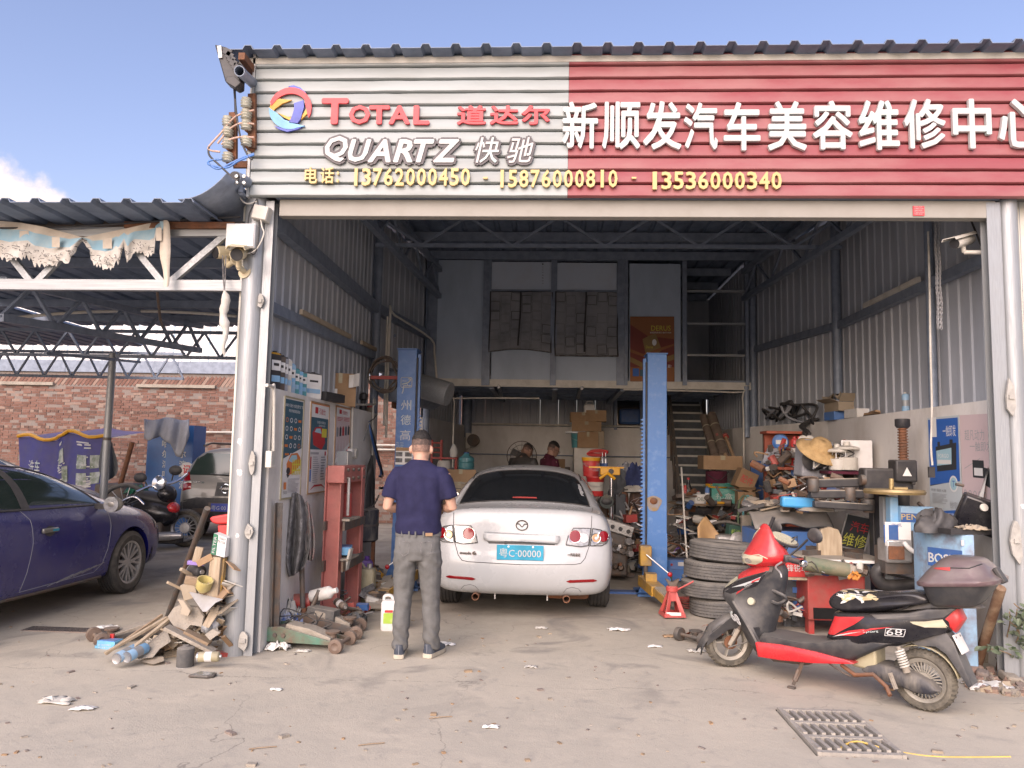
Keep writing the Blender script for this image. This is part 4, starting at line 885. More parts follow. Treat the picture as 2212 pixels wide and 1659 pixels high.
# ---- silver saloon behind the blue one
SCR=thing('silver_sedan','silver white saloon car hidden behind the blue one, its windscreen and bonnet in view','car',(-7.6,5.75,0),radians(-2));SCR.scale=(1.15,1.25,1.14)
bs,bvs=car_shell(st,.09,.09,[(.90,.89),(3.6,.89)],'carpaint_white',SCR)
for y,s in ((.90,-1),(.90,1),(3.6,-1),(3.6,1)):wheel(SCR,s*.775,y,s,spokes=5)
b=MB();rows=[[(w*(i/8-1),y) for i in range(17)] for y,w in ((3.34,.67),(3.1,.63),(2.85,.585),(2.62,.545))];patch(bvs,rows,TOP[0],TOP[1],.004,mb=b);b.B('windscreen','glass_dark',SCR,smooth=60)
pat(SCR,bvs,[(2.0,1.0),(2.95,1.0),(2.75,1.2),(2.5,1.3),(2.0,1.33)],SIDE(1),'side_window','glass_dark');pat(SCR,bvs,[(1.15,1.0),(1.95,1.0),(1.95,1.33),(1.5,1.31),(1.25,1.2)],SIDE(1),'side_window','glass_dark')
seam(bvs,[(.69,3.36),(.56,2.6)],TOP[0],TOP[1],SCR,.012,'chrome','pillar_trim');MB().box((0,2.3,.24),(1.5,3.6,.06)).B('underside','black',SCR)
# ---- grey crossover, rear half hidden by the post
GV=thing('grey_hatchback','dusty grey hatchback with roof rails and spare-wheel style tailgate parked by the brick wall','car',(-5.58,13.1,0),radians(4))
r8=[(.58,.33,.06),(.70,.38,.02),(.79,.50),(.80,.68),(.79,.82,.03),(.785,1.0,.06),(.76,1.10,.10),(.60,1.56,.30)]
sg=[(0,r8,1.585),(.16,[(.66,.30),(.79,.36),(.845,.5),(.85,.68),(.845,.85),(.83,1.02),(.79,1.12),(.62,1.575,.16)],1.61),(.7,[(.7,.28),(.82,.34),(.86,.5),(.865,.7),(.86,.88),(.845,1.0),(.79,1.08),(.62,1.60)],1.635),
      (2.2,[(.7,.28),(.82,.34),(.86,.5),(.865,.7),(.86,.88),(.845,.98),(.79,1.05),(.62,1.60)],1.63),(3.1,[(.7,.28),(.82,.34),(.86,.5),(.865,.7),(.86,.85),(.84,.95),(.78,1.02),(.68,1.1)],1.13),(4.0,[(.66,.3),(.76,.36),(.79,.5),(.79,.6),(.78,.7),(.74,.78),(.66,.84),(.56,.86)],.88),(4.25,[(.5,.34),(.6,.38),(.62,.48),(.62,.55),(.6,.62),(.56,.68),(.5,.72),(.4,.74)],.76)]
gb,gv=car_shell(sg,.07,.1,[(.85,.86)],'carpaint_grey',GV)
for y,s in ((.85,-1),(.85,1),(3.45,-1),(3.45,1)):wheel(GV,s*.75,y,s,.32,.20,'alu',7)
pat(GV,gv,[(-.70,1.12),(.70,1.12),(.60,1.44),(.52,1.50),(-.52,1.50),(-.60,1.44)],REAR,'rear_window','glass_green',.005,12,8)
for s in (-1,1):
    pat(GV,gv,[(s*.60,.86),(s*.77,.84),(s*.785,1.0),(s*.76,1.14),(s*.70,1.18),(s*.62,.98)],REAR,'tail_light','red_glass',.006,6,8);pat(GV,gv,[(s*.61,.97),(s*.77,.96),(s*.775,1.02),(s*.63,1.03)],REAR,'reverse_light','clear_lens',.009,5,3)
    MB().tube([(s*.60,.5+.35*k,1.63+(.05 if 0<k<5 else .0)) for k in range(6)],.018,8).B('roof_rail','black',GV)
pat(GV,gv,[(-.76,.36),(.76,.36),(.79,.48),(.80,.66),(.62,.72),(.50,.74),(-.50,.74),(-.62,.72),(-.80,.66),(-.79,.48)],REAR,'bumper_cladding','black',.012,14,8)
pat(GV,gv,[(-.27,.50),(.27,.50),(.27,.66),(-.27,.66)],REAR,'plate_recess','iron',.016,8,4)
pl=pat(GV,gv,[(-.22,.51),(.22,.51),(.22,.645),(-.22,.645)],REAR,'number_plate','plate_blue' if 'plate_blue' in MATS else 'logo_blue',.022,6,4)
h=gv.ray_cast(V((-.1,-3,.58)),V((0,1,0)))[0];b=MB();TX(b,'粤G·00',(-.21,h.y-.026,.53),(.25,0,0),(0,0,.085),(0,-1,0),.0015);b.B('plate_character','white_letter',pl)
pat(GV,gv,[(-.18,.77),(.18,.77),(.16,1.0),(-.16,1.0)],REAR,'emblem_panel','black',.006,5,5)
b=MB();h=gv.ray_cast(V((0,-3,.9)),V((0,1,0)))[0];b.tube([(.075*cos(a),h.y-.016,.895+.075*sin(a)) for a in [i*pi/12 for i in range(25)]],.010,6);b.bar((-.1,h.y-.02,.895),(.1,h.y-.02,.895),.02,.035);b.B('emblem','chrome',GV,smooth=50,label='round chrome ring emblem crossed by a bar')
b=MB();h=gv.ray_cast(V((-.40,-3,.98)),V((0,1,0)))[0];TX(b,'LIVINA',(-.58,h.y-.006+.02,.985),(.2,-.02,0),(0,0,.028),(0,-1,0),.004,bold=.02);b.B('badge','chrome',GV)
pat(GV,gv,[(-.55,.47),(-.34,.47),(-.34,.56),(-.55,.56)],REAR,'lower_grille','iron',.018,4,3);seam(gv,[(-.3,1.14),(.05,1.125),(.25,1.12)],REAR[0],REAR[1],GV,.009,'black','rear_wiper',.02)
# ------------------------------------------------------------------ people
from mathutils import noise as mnoise
def fuse(mb,name,m,root,vox=.011,sm=6,wr=0.,wf=14.,fold=None):
    """weld overlapping volumes into one continuous skin"""
    o=mb.B(name,m,root,org=(0,0,0));k=o.modifiers.new('r','REMESH');k.mode='VOXEL';k.voxel_size=vox;k.use_smooth_shade=True
    s=o.modifiers.new('s','SMOOTH');s.iterations=sm;s.factor=.5;bake(o)
    if wr:
        me=o.data
        ns=[v.normal.copy() for v in me.vertices]
        for v,n in zip(me.vertices,ns):
            p=v.co;a=wr*(mnoise.noise(V((p.x*wf,p.y*wf,p.z*wf*.8)))+.5*mnoise.noise(V((p.x*wf*2.3,p.y*wf*2.3,p.z*wf*2))))
            if fold:a += fold(p)
            v.co += n*a
        me.update()
    o.data.set_sharp_from_angle(angle=3.1);return o
def eye_ring(c,rx,ry,n=16,ax=0.):return [V((c[0]+rx*cos(a),c[1]+ry*sin(a),c[2]+ax*sin(a))) for a in [2*pi*i/n for i in range(n)]]
def hand(b,w,d,up,side,curl=.5,s=1.):
    """palm, four unequal bent fingers and a thumb from the wrist w, pointing along d"""
    d=V(d).normalized();up=V(up);up=(up-d*up.dot(d)).normalized();sd=d.cross(up)*side
    b.loft([[w+d*t*s+sd*(wd*cos(a))*s+up*(th*sin(a))*s for a in [2*pi*i/10 for i in range(10)]] for t,wd,th in ((-.02,.026,.02),(.02,.036,.018),(.06,.041,.016),(.095,.04,.013))])
    for k,(x,L) in enumerate(((.030,.068),(.010,.078),(-.010,.072),(-.029,.055))):
        p=w+d*.085*s+sd*x*s;pts=[p];ang=0
        for q in (.45,.32,.23):
            ang += curl*.75;dd=d*cos(ang)-up*sin(ang);p=p+dd*L*q*s;pts.append(p)
        b.tube(pts,.0085*s,7,rs=[.0095*s,.009*s,.0085*s,.0065*s])
    p=w+d*.02*s+sd*.03*s;b.tube([p,p+(d*.5+sd*.8-up*.2).normalized()*.04*s,p+(d*.9+sd*.75-up*.45).normalized()*.075*s],.011*s,7,rs=[.014*s,.012*s,.009*s])
def person(label,loc,rz,shirt,pants,skin,pose,group=None,long_sleeve=False,shoes='denim',hairm='hair',glasses=False,lean=0.,head=(0,0,0),extra=None,sc=1.):
    R=thing('person',label,'person',loc,rz,group);R.scale=(sc,sc,sc)
    T=Matrix.Translation((0,0,.95)) @ Matrix.Rotation(-lean,4,'X') @ Matrix.Translation((0,0,-.95))     # bend at the hips
    tf=lambda p:T @ V(p)
    H=T @ Matrix.Translation((0,.015,1.50)) @ Matrix.Rotation(head[2],4,'Z') @ Matrix.Rotation(-head[0],4,'X') @ Matrix.Rotation(head[1],4,'Y')
    hf=lambda p:H @ V(p)
    # body: head, neck, chest core, arms, hands
    b=MB()
    hd=[(-.02,.05,.055,0.0),(.0,.058,.066,.01),(.03,.064,.082,.018),(.07,.072,.094,.016),(.11,.0765,.099,.008),(.15,.076,.099,.002),(.19,.066,.086,-.004),(.215,.047,.06,-.008),(.232,.02,.026,-.01)]
    b.loft([[hf((rx*cos(a),cy+ry*sin(a),z)) for a in [2*pi*i/16 for i in range(16)]] for z,rx,ry,cy in hd])
    b.loft([[hf((.052*k*cos(a),-.012+.056*k*sin(a),z)) for a in [2*pi*i/14 for i in range(14)]] for z,k in ((-.10,1.25),(-.03,1.04),(.04,1.0))])
    b.loft([[hf(p) for p in ((-.012,.104,.052),(.012,.104,.052),(.014,.118,.062),(-.014,.118,.062))],[hf(p) for p in ((-.007,.098,.10),(.007,.098,.10),(.007,.104,.10),(-.007,.104,.10))]])      # nose
    b.box(hf((0,.092,.018)),(.045,.022,.012),(0,0,0));b.box(hf((0,.095,.112)),(.10,.012,.014))
    for s in (-1,1):b.sph(hf((s*.084,-.014,.078)),(.013,.022,.034),10,e=(0,0,head[2]))
    b.loft([[tf(p) for p in eye_ring((0,0,z),rx,ry)] for z,rx,ry in ((1.0,.13,.085),(1.2,.14,.095),(1.38,.155,.10),(1.46,.10,.07),(1.50,.06,.055))])
    for s in (-1,1):
        sh,el,wr_=[tf(p) for p in pose[0 if s<0 else 1]]
        b.tube([sh,sh.lerp(el,.35),sh.lerp(el,.7),el,el.lerp(wr_,.3),el.lerp(wr_,.7),wr_],.045,12,rs=[.055,.052,.044,.040,.044,.034,.026])
        hand(b,wr_,(wr_-el),(0,0,1) if abs((wr_-el).normalized().z)<.8 else (0,1,0),-s,.55)
    body=fuse(b,'body',skin,R,.0085,5)
    # hair cap, short at the nape
    b=MB();hp=lambda a,z,k,dy=0:None
    rings=[]
    for z,kx,ky,cy in ((.148,.0765,.1000,.0025),(.162,.0765,.1000,.001),(.172,.0775,.1015,.001),(.188,.069,.090,-.003),(.212,.054,.068,-.007),(.232,.03,.036,-.009),(.238,.004,.005,-.01)):
        rings.append([hf((kx*cos(a),min(cy+ky*sin(a),.062+(z-.13)*.5) if sin(a)>0 else cy+ky*sin(a),z+(.03 if sin(a)>.2 and z<0 else 0))) for a in [2*pi*i/18 for i in range(18)]])
    b.loft(rings);h=fuse(b,'hair',hairm,R,.0065,2,.003,110)
    for nm_,zs in (('stubble',((.110,.0775,.1003,.005),(.13,.0776,.1006,.0035),(.155,.0768,.1000,.002))),('stubble_light',((.060,.0728,.0955,.0115),(.085,.0768,.0994,.0072),(.113,.0774,.1002,.0052)))):
        MB().loft([[hf((kx*cos(a),cy+ky*sin(a),z+rnd.uniform(-.004,.004))) for a in [pi+pi*(.06+.88*i/14) for i in range(15)]] for z,kx,ky,cy in zs],close=False).B('hair_fade',nm_,R,smooth=60)
    b=MB();rr=random.Random(3);ps=h.data.polygons
    for k in range(1500):
        q=ps[rr.randrange(len(ps))];d=(q.normal+V((rr.uniform(-.6,.6),rr.uniform(-.6,.6),rr.uniform(-.5,.4)))).normalized();sd=perp(d)[1]*.0012;c=q.center-q.normal*.002;b.add([c-sd,c+sd,c+d*rr.uniform(.007,.014)],[(0,1,2)])
    b.B('hair_strands',hairm,R,kind='stuff')
    for s in (-1,1):
        ey=MB().sph(hf((s*.031,.088,.095)),(.013,.008,.008),8).B('eye','white_plastic',R,smooth=60);MB().sph(hf((s*.031,.095,.095)),(.006,.004,.006),8).B('iris','black',ey)
    if glasses:
        b=MB()
        for s in (-1,1):b.tube([hf((s*.033+.024*cos(a),.108,.092+.018*sin(a))) for a in [i*pi/6 for i in range(13)]],.0022,5);b.tube([hf((s*.057,.106,.096)),hf((s*.08,.04,.098)),hf((s*.083,-.01,.092))],.0022,5)
        b.B('glasses','black',R)
    # shirt
    b=MB();hem=.93
    b.loft([[tf(p) for p in eye_ring((0,cy,z),rx,ry,24)] for z,rx,ry,cy in ((hem,.180,.125,-.005),(1.0,.183,.125,0),(1.10,.178,.122,0),(1.20,.186,.125,0),(1.30,.203,.128,0),(1.37,.208,.118,-.004),(1.415,.19,.100,-.006),(1.45,.145,.085,-.006),(1.478,.095,.074,-.004),(1.50,.072,.07,0))])
    for s in (-1,1):
        sh,el,wr_=[tf(p) for p in pose[0 if s<0 else 1]];f=1.0
        if long_sleeve:b.tube([sh.lerp(tf((0,0,1.40)),.4),sh,sh.lerp(el,.35),sh.lerp(el,.8),el,el.lerp(wr_,.3),el.lerp(wr_,.9)],.06,14,rs=[.062,.066,.062,.058,.056,.054,.042])
        else:b.tube([sh.lerp(tf((0,0,1.40)),.45),sh.lerp(tf((0,0,1.40)),.08),sh.lerp(el,.2),sh.lerp(el,.5),sh.lerp(el,.74)],.06,14,rs=[.062,.066,.068,.070,.069])
    fold=(lambda p:.0055*sin(p.z*44+p.x*16*(1 if p.x>0 else-1))*max(0,1-abs(p.z-1.04)/.14)+.004*sin(p.x*60+p.z*10)*max(0,1-abs(p.z-1.22)/.22)) if lean == 0 else None
    st_=fuse(b,'shirt',shirt,R,.009,4,.008,7,fold)
    b=MB();rg_=[[hf((.063*k*cos(a),-.012+.066*k*sin(a),z)) for a in [2*pi*i/20 for i in range(20)]] for z,k in ((-.075,1.22),(-.03,1.07),(-.008,1.03),(-.010,1.09),(-.055,1.2))];b.loft(rg_,caps=False);b.B('collar',shirt,R,smooth=60)
    # trousers
    b=MB();hx,lf=.098,pose[2]
    b.loft([eye_ring((0,cy,z),rx,ry,20) for z,rx,ry,cy in ((.74,.172,.115,-.008),(.80,.182,.13,-.012),(.88,.180,.128,-.008),(.95,.172,.115,0),(1.0,.165,.108,0))])
    for s in (-1,1):
        fx,fy=lf[0 if s<0 else 1];top_=V((s*.092,-.005,.80));an=V((fx,fy,.06))
        b.loft([[p for p in eye_ring(tuple(top_.lerp(an,t)+V((0,dy,0))),rx,ry,16)] for t,rx,ry,dy in ((0,.094,.112,-.01),(.12,.092,.108,-.005),(.3,.082,.094,0),(.5,.070,.082,.006),(.58,.068,.080,.006),(.75,.064,.076,-.006),(.9,.062,.074,-.006),(1.0,.064,.078,0))])
    tr=fuse(b,'trousers',pants,R,.0095,3,.009,11,lambda p:.006*sin(p.z*70+p.x*60+p.y*30)*max(0,1-abs(p.z-.13)/.13)+.005*sin(p.z*60+abs(p.x)*50)*max(0,1-abs(p.z-.72)/.10)+.003*sin(p.z*70+p.x*30)*max(0,1-abs(p.z-.43)/.1))
    bt_=BVHTree.FromPolygons([v.co.copy() for v in tr.data.vertices],[tuple(p.vertices) for p in tr.data.polygons])
    if extra == 'main':
        for s in (-1,1):
            pts=[(s*.04,.875),(s*.125,.885),(s*.12,.80),(s*.085,.77),(s*.05,.795),(s*.04,.875)];seam(bt_,pts,lambda x,z:(x,-2,z),(0,1,0),tr,.003,'felt','pocket_seam',.0)
        MB().loft([[tuple(p) for p in eye_ring((0,0,z),.176+e,.116+e,24)] for z,e in ((.915,.0),(.918,.006),(.952,.004),(.955,-.002))]).B('waistband',pants,tr,smooth=50)
        q=bt_.ray_cast(V((.10,-2,.935)),V((0,1,0)))[0];MB().box((q.x,q.y-.012,.937),(.055,.006,.024),(0,0,.3)).B('leather_patch','card',tr)
        for x in (-.11,0,.06,-.05):q=bt_.ray_cast(V((x,-2,.935)),V((0,1,0)))[0];MB().box((q.x,q.y-.012,.937),(.012,.006,.045)).B('belt_loop',pants,tr)
    # shoes
    for s in (-1,1):
        fx,fy=lf[0 if s<0 else 1];tn=pose[3][0 if s<0 else 1];c,si=cos(tn),sin(tn);F=lambda x,y,z:V((fx+x*c-y*si,fy+x*si+y*c,z))
        sl=[(-.085,.022),(-.075,.036),(-.03,.040),(.04,.043),(.11,.050),(.16,.044),(.19,.022)]
        def outline(k,z):return [F(w*k,y*(1 if k >= 1 else .98),z) for y,w in sl]+[F(-w*k,y*(1 if k >= 1 else .98),z) for y,w in sl[::-1]]
        sh_=MB().loft([outline(1.0,.004),outline(1.06,.014),outline(1.04,.036)]).B('shoe',shoes,R,smooth=40);sh_.data.materials[0]=MATS['sole']
        up_=MB().loft([outline(.98,.034),outline(.97,.055),[F(p[0],p[1],p[2]) for p in [(w*.8,min(y,.10),.085) for y,w in sl]+[(-w*.8,min(y,.10),.085) for y,w in sl[::-1]]],[F(p[0],p[1],p[2]) for p in [(w*.72,min(y,.045),.108) for y,w in sl]+[(-w*.72,min(y,.045),.108) for y,w in sl[::-1]]]]).B('upper',shoes,sh_,smooth=60)
        for k in range(4):MB().tube([F(-.03,.03+k*.022,.098-k*.01),F(0,.035+k*.022,.108-k*.01),F(.03,.03+k*.022,.098-k*.01)],.003,5).B('lace','paper',sh_)
        if extra == 'main':
            b=MB();b.tube([F(-.042,-.02,.06),F(-.03,-.06,.075),F(0,-.082,.08),F(.03,-.06,.075),F(.042,-.02,.06)],.0025,5);b.tube([F(0,-.085,.035),F(0,-.084,.105)],.0022,5);b.B('stitching','felt_grey',sh_)
            MB().cyl(F(0,-.012,.085),F(0,-.012,.14),.042,.046,14).B('sock','black',R,smooth=60)
    return R
MAN=person('man in navy polo shirt and grey trousers standing with his back to us',(-1.02,6.02,0),0.0,'navy','trouser','skin',
       [[(-.185,-.01,1.39),(-.245,-.03,1.135),(-.12,.20,1.10)],[(.185,-.01,1.39),(.262,-.02,1.14),(.13,.20,1.12)],[(-.115,-.02),(.125,.03)],[.12,-.30]],extra='main',head=(.12,0,.05))
M2=person('man in maroon top with white sleeve stripes and glasses, looking right beyond the white car',(-.02,12.75,0),radians(-62),'maroon' if 'maroon' in MATS else 'navy','trouser','skin_dark',
       [[(-.185,-.01,1.405),(-.23,.02,1.13),(-.14,.24,1.02)],[(.185,-.01,1.405),(.235,.03,1.13),(.12,.25,1.04)],[(-.1,0),(.1,.02)],[.1,-.1]],None,True,glasses=True,head=(.42,0,.0),sc=1.05)
M3_=person('man in black shirt bending away beyond the white car',(-.52,12.85,0),radians(-25),'black','trouser','skin_dark',
       [[(-.185,-.01,1.405),(-.25,.1,1.16),(-.14,.36,1.08)],[(.185,-.01,1.405),(.25,.1,1.16),(.12,.36,1.08)],[(-.1,0),(.1,.02)],[.1,-.1]],None,True,lean=.30,head=(.45,0,-.1),sc=1.06)
for k in range(4):      # white stripes on the maroon sleeve nearest us
    pa=V((.192,-.01,1.405)).lerp(V((.235,.03,1.13)),.38+k*.14);pb=(V((.235,.03,1.13))-V((.185,-.01,1.405))).normalized();MB().cyl(pa-pb*.007,pa+pb*.007,.071-k*.003,n=18).B('sleeve_stripe','white_plastic',M2)
for k in range(4):
    pa=V((-.192,-.01,1.405)).lerp(V((-.23,.02,1.13)),.38+k*.14);pb=(V((-.23,.02,1.13))-V((-.185,-.01,1.405))).normalized();MB().cyl(pa-pb*.007,pa+pb*.007,.071-k*.003,n=18).B('sleeve_stripe','white_plastic',M2)
# ------------------------------------------------------------------ electric scooter in the foreground (x forward, y left, z up)
mat('plum',(.135,.085,.095),.38,.2,(.19,.15,.145),.5,5,dust=.35,coat=.2);mat('dark_plastic',(.035,.037,.042),.5,0,(.075,.073,.07),.5,7,dust=.4)
mat('mud_black',(.028,.030,.04),.6,0,(.21,.19,.155),.38,11,.2,60,stretch=(1,1,.35),dust=.4);mat('cream_lens',(.50,.47,.34),.25,0,(.40,.37,.26),.4,8,coat=.3)
mat('dirty_tyre',(.075,.068,.055),.9,0,(.20,.18,.14),.5,8,.25,60);mat('foam',(.60,.50,.30),.9,0,(.5,.4,.22),.5,12)
SCO=thing('electric_scooter','dusty red and black electric scooter with a plum top box and torn seat','scooter',(1.875,5.60,0),radians(137.67))
def slab(prof,w,mm,nm,root=None,ks=((-1,.05),(-.86,.012),(-.5,0),(0,-.004),(.5,0),(.86,.012),(1,.05)),sub=0,**k):
    wf=w if callable(w) else (lambda x:w);n=len(prof);cx=sum(p[0] for p in prof)/n;cz=sum(p[1] for p in prof)/n;b=MB();rings=[]
    for q,ins in ks:
        r=[]
        for x,z in prof:
            dx,dz=cx-x,cz-z;L=hypot(dx,dz) or 1;i_=min(ins,L*.5);r.append((x+dx/L*i_,wf(x)*q,z+dz/L*i_))
        rings.append(r)
    b.loft(rings);return b.B(nm,mm,root or SCO,smooth=48,sub=sub,org=(0,0,0),**k)
def bvl(o):return BVHTree.FromPolygons([v.co.copy() for v in o.data.vertices],[tuple(p.vertices) for p in o.data.polygons])
SL=SIDE2=lambda s:((lambda x,z:(x,s*2,z)),(0,-s,0))
def both(root,bv,poly,nm,mm,off=.003,nu=8,nv=6):
    for s in (-1,1):pat(root,bv,poly,SL(s),nm,mm,off,nu,nv)
# leg shield with its nose
b=MB();rings=[]
for z,xn,xe,we,xr,wr in ((.15,.42,.39,.10,.36,.09),(.24,.54,.375,.155,.355,.09),(.35,.60,.43,.175,.33,.095),(.45,.645,.50,.18,.30,.09),(.515,.725,.55,.175,.28,.09),(.565,.725,.53,.17,.265,.088),(.62,.68,.46,.16,.25,.085),(.69,.60,.37,.15,.235,.08),(.755,.51,.30,.13,.23,.075),(.81,.41,.31,.07,.25,.045)):
    m_=((xn*.55+xe*.45)+.02,we*.62);h=[(xn,0),(xn-.012,we*.22),m_,(xe+.015,we*.97),(xe,we),(xe-.025,we*.90),(xr+.05,wr*1.15),(xr,wr*.6)]
    rings.append([(x,y,z) for x,y in h]+[(xr-.008,0,z)]+[(x,-y,z) for x,y in h[:0:-1]])
b.loft(rings);LS=b.B('leg_shield','dark_plastic',SCO,smooth=50,org=(0,0,0));lv=bvl(LS)
both(LS,lv,[(.515,.75),(.42,.808),(.30,.785),(.285,.765),(.56,.668),(.585,.685)],'red_panel','red_gloss',.004);both(LS,lv,[(.585,.683),(.56,.664),(.66,.595),(.71,.575),(.715,.59),(.65,.645)],'turn_signal','cream_lens',.004)
both(LS,lv,[(.565,.655),(.31,.755),(.33,.70),(.40,.63),(.56,.57),(.715,.525),(.72,.57)],'gloss_panel','black_gloss',.003);both(LS,lv,[(.60,.602),(.43,.672),(.345,.715),(.36,.68),(.44,.645)],'white_stripe','white_letter',.005,8,3);both(LS,lv,[(.42,.672),(.35,.708),(.352,.695),(.42,.66)],'red_stripe','red_gloss',.007,5,3)
for s in (-1,1):
    e=[(z,xe,we) for z,xe,we in ((.17,.385,.12),(.24,.375,.157),(.35,.43,.178),(.45,.50,.183),(.515,.55,.178))]
    MB().tube(SP([(xe,s*we,z) for z,xe,we in e],4),.009,6).B('edge_trim','rubber_dusty',LS,smooth=60)
    MB().cyl((.415,s*.150,.53),(.415,s*.170,.535),.026,n=18).B('reflector','cream_lens',LS)
    if s>0:
        b=MB();q0=lv.ray_cast(V((.60,2,.36)),V((0,-1,0)))[0];b2=MB();TX(b2,'CLASSIC',(.465,.162,.625),(-.06,.0,.03),(.004,0,.012),(-.3,1,0),.002);b2.B('lettering','white_letter',LS)
        TX(b,'68',(.585,.125,.375),(-.10,.045,-.03),(.03,-.0,.07),(.4,1,0),.003,bold=.02);b.B('number','white_letter',LS)
MB().tube(SP([(.30,.08,.62),(.22,.085,.60),(.20,.06,.57),(.25,.07,.53),(.3,.075,.54)],4),.012,6).B('pocket_rim','dark_plastic',LS,smooth=60)
# inner column and floor
slab([(.40,.26),(.36,.31),(.12,.305),(-.10,.345),(-.30,.40),(-.55,.405),(-.43,.335),(-.30,.25),(0,.215),(.30,.19)],.152,'dark_plastic','floor_board')
slab([(.385,.255),(.365,.155),(.2,.162),(-.03,.188),(-.31,.238),(-.28,.25),(-.05,.268),(.2,.268)],.172,'red_gloss','side_strip',ks=((-1,.02),(-.97,0),(.97,0),(1,.02)))
slab([(.36,.16),(.3,.12),(.05,.14),(-.02,.19),(.2,.18)],.10,'iron','under_tray')
# rear body
wr_=lambda x:.135+.03*min(1,max(0,(-.10-x)/.25))-.095*max(0,(-.45-x)/.45)
RB=slab([(-.10,.36),(-.13,.45),(-.155,.535),(-.38,.565),(-.62,.605),(-.76,.655),(-.90,.668),(-.89,.60),(-.84,.51),(-.64,.42),(-.55,.38),(-.3,.345)],wr_,'black_gloss','rear_body');rv=bvl(RB)
both(RB,rv,[(-.105,.365),(-.13,.45),(-.155,.53),(-.38,.548),(-.33,.50),(-.22,.43),(-.14,.372)],'red_panel','red_gloss',.004);both(RB,rv,[(-.18,.395),(-.28,.445),(-.40,.478),(-.55,.51),(-.40,.465),(-.36,.425),(-.25,.40)],'red_flash','red_gloss',.004,10,5);both(RB,rv,[(-.16,.382),(-.23,.415),(-.36,.452),(-.25,.412),(-.20,.392)],'white_flash','white_letter',.006,8,3)
both(RB,rv,[(-.61,.552),(-.70,.560),(-.82,.592),(-.84,.56),(-.86,.535),(-.72,.53)],'turn_signal','cream_lens',.005,10,5);both(RB,rv,[(-.38,.56),(-.62,.60),(-.76,.648),(-.885,.66),(-.82,.60),(-.62,.562),(-.45,.545)],'grey_panel','dark_plastic',.003,10,6)
def on_side(s,x0,x1,z0,hh,mm,nm,bold=.02,sl=.0):
    q0=rv.ray_cast(V((x0,2,z0)),V((0,-1,0)))[0];q1=rv.ray_cast(V((x1,2,z0)),V((0,-1,0)))[0];b=MB();TX(b,s,q0+V((0,.006,0)),q1-q0+V((0,0,sl)),(0,-.004,hh),(0,1,0),.002,bold=bold);b.B(nm,mm,RB)
on_side('68',-.505,-.60,.452,.038,'white_letter','number',.05,.012);on_side('Sport',-.37,-.46,.443,.022,'white_letter','lettering',.015,.012)
b=MB();q=rv.ray_cast(V((-.55,2,.47)),V((0,-1,0)))[0];pts=[(-.495,.447),(-.605,.457),(-.615,.50),(-.505,.494),(-.495,.447)];seam(rv,pts,SL(1)[0],SL(1)[1],RB,.0025,'white_letter','number_frame',.004)
slab([(-.80,.605),(-.895,.668),(-.925,.60),(-.875,.515),(-.85,.535),(-.84,.58)],.075,'red_plastic','tail_light')
# seat with torn cover
SEAT=slab([(-.10,.57),(-.105,.62),(-.16,.675),(-.25,.692),(-.40,.692),(-.52,.71),(-.62,.735),(-.71,.738),(-.775,.715),(-.765,.675),(-.64,.65),(-.54,.605),(-.4,.565),(-.25,.545),(-.15,.54)],lambda x:.115+.025*min(1,max(0,(-.12-x)/.2))-.03*max(0,(-.6-x)/.18),'black_gloss','seat',ks=((-1,.09),(-.94,.045),(-.8,.015),(-.5,0),(0,-.004),(.5,0),(.8,.015),(.94,.045),(1,.09)),sub=1)
sv=BVHTree.FromPolygons(*[(lambda e:([v.co.copy() for v in e.vertices],[tuple(p.vertices) for p in e.polygons]))(bpy.data.meshes.new_from_object(SEAT.evaluated_get(bpy.context.evaluated_depsgraph_get())))][0])
r_=random.Random(5)
for k,(x,y,a,l) in enumerate(((-.20,.02,.2,.09),(-.27,.05,-.5,.10),(-.24,-.03,.1,.08),(-.33,.02,.6,.09),(-.30,.075,-.9,.09),(-.38,.04,.3,.08),(-.41,-.01,-.4,.07),(-.22,.08,-.7,.08),(-.36,.07,.8,.05),(-.18,-.02,.5,.05))):
    dx,dy=cos(a),sin(a);rows=[]
    for j in range(4):
        w=(.022,.030,.024,.010)[j]*r_.uniform(.6,1.1);rows.append([(x-dx*l*(j/3-.5)-dy*w*(i/3-.5),y-dy*l*(j/3-.5)+dx*w*(i/3-.5)) for i in range(4)])
    b=MB();patch(sv,rows,lambda p,q:(p,q,2),(0,0,-1),.004,mb=b);b.B('torn_patch','foam' if k%2 else 'paper',SEAT,smooth=50,label='torn seat cover showing pale foam')
for k,(x,z,a,l,w) in enumerate(((-.20,.668,.1,.11,.03),(-.27,.655,-.5,.12,.028),(-.31,.672,.3,.12,.022),(-.38,.662,-.25,.10,.02),(-.25,.63,-.62,.10,.012),(-.42,.675,.2,.09,.016),(-.35,.645,.9,.05,.012))):
    c,q=cos(a),sin(a);p_=[(x+c*l*t-q*w*e*f,z+q*l*t+c*w*e*f) for t,f,e in ((-.5,.3,1),(-.2,1,1),(.1,.6,1),(.3,1.1,1),(.5,.1,1),(.3,.8,-1),(0,.5,-1),(-.3,.9,-1))]
    b=MB();patch(sv,rows_poly(p_,5,5),SL(1)[0],SL(1)[1],.003,mb=b);b.B('torn_patch','foam' if k%2 else 'paper',SEAT,smooth=50)
slab([(-.55,.60),(-.70,.635),(-.90,.665),(-1.03,.685),(-1.0,.70),(-.80,.70),(-.70,.675)],.07,'dark_plastic','rear_rack')
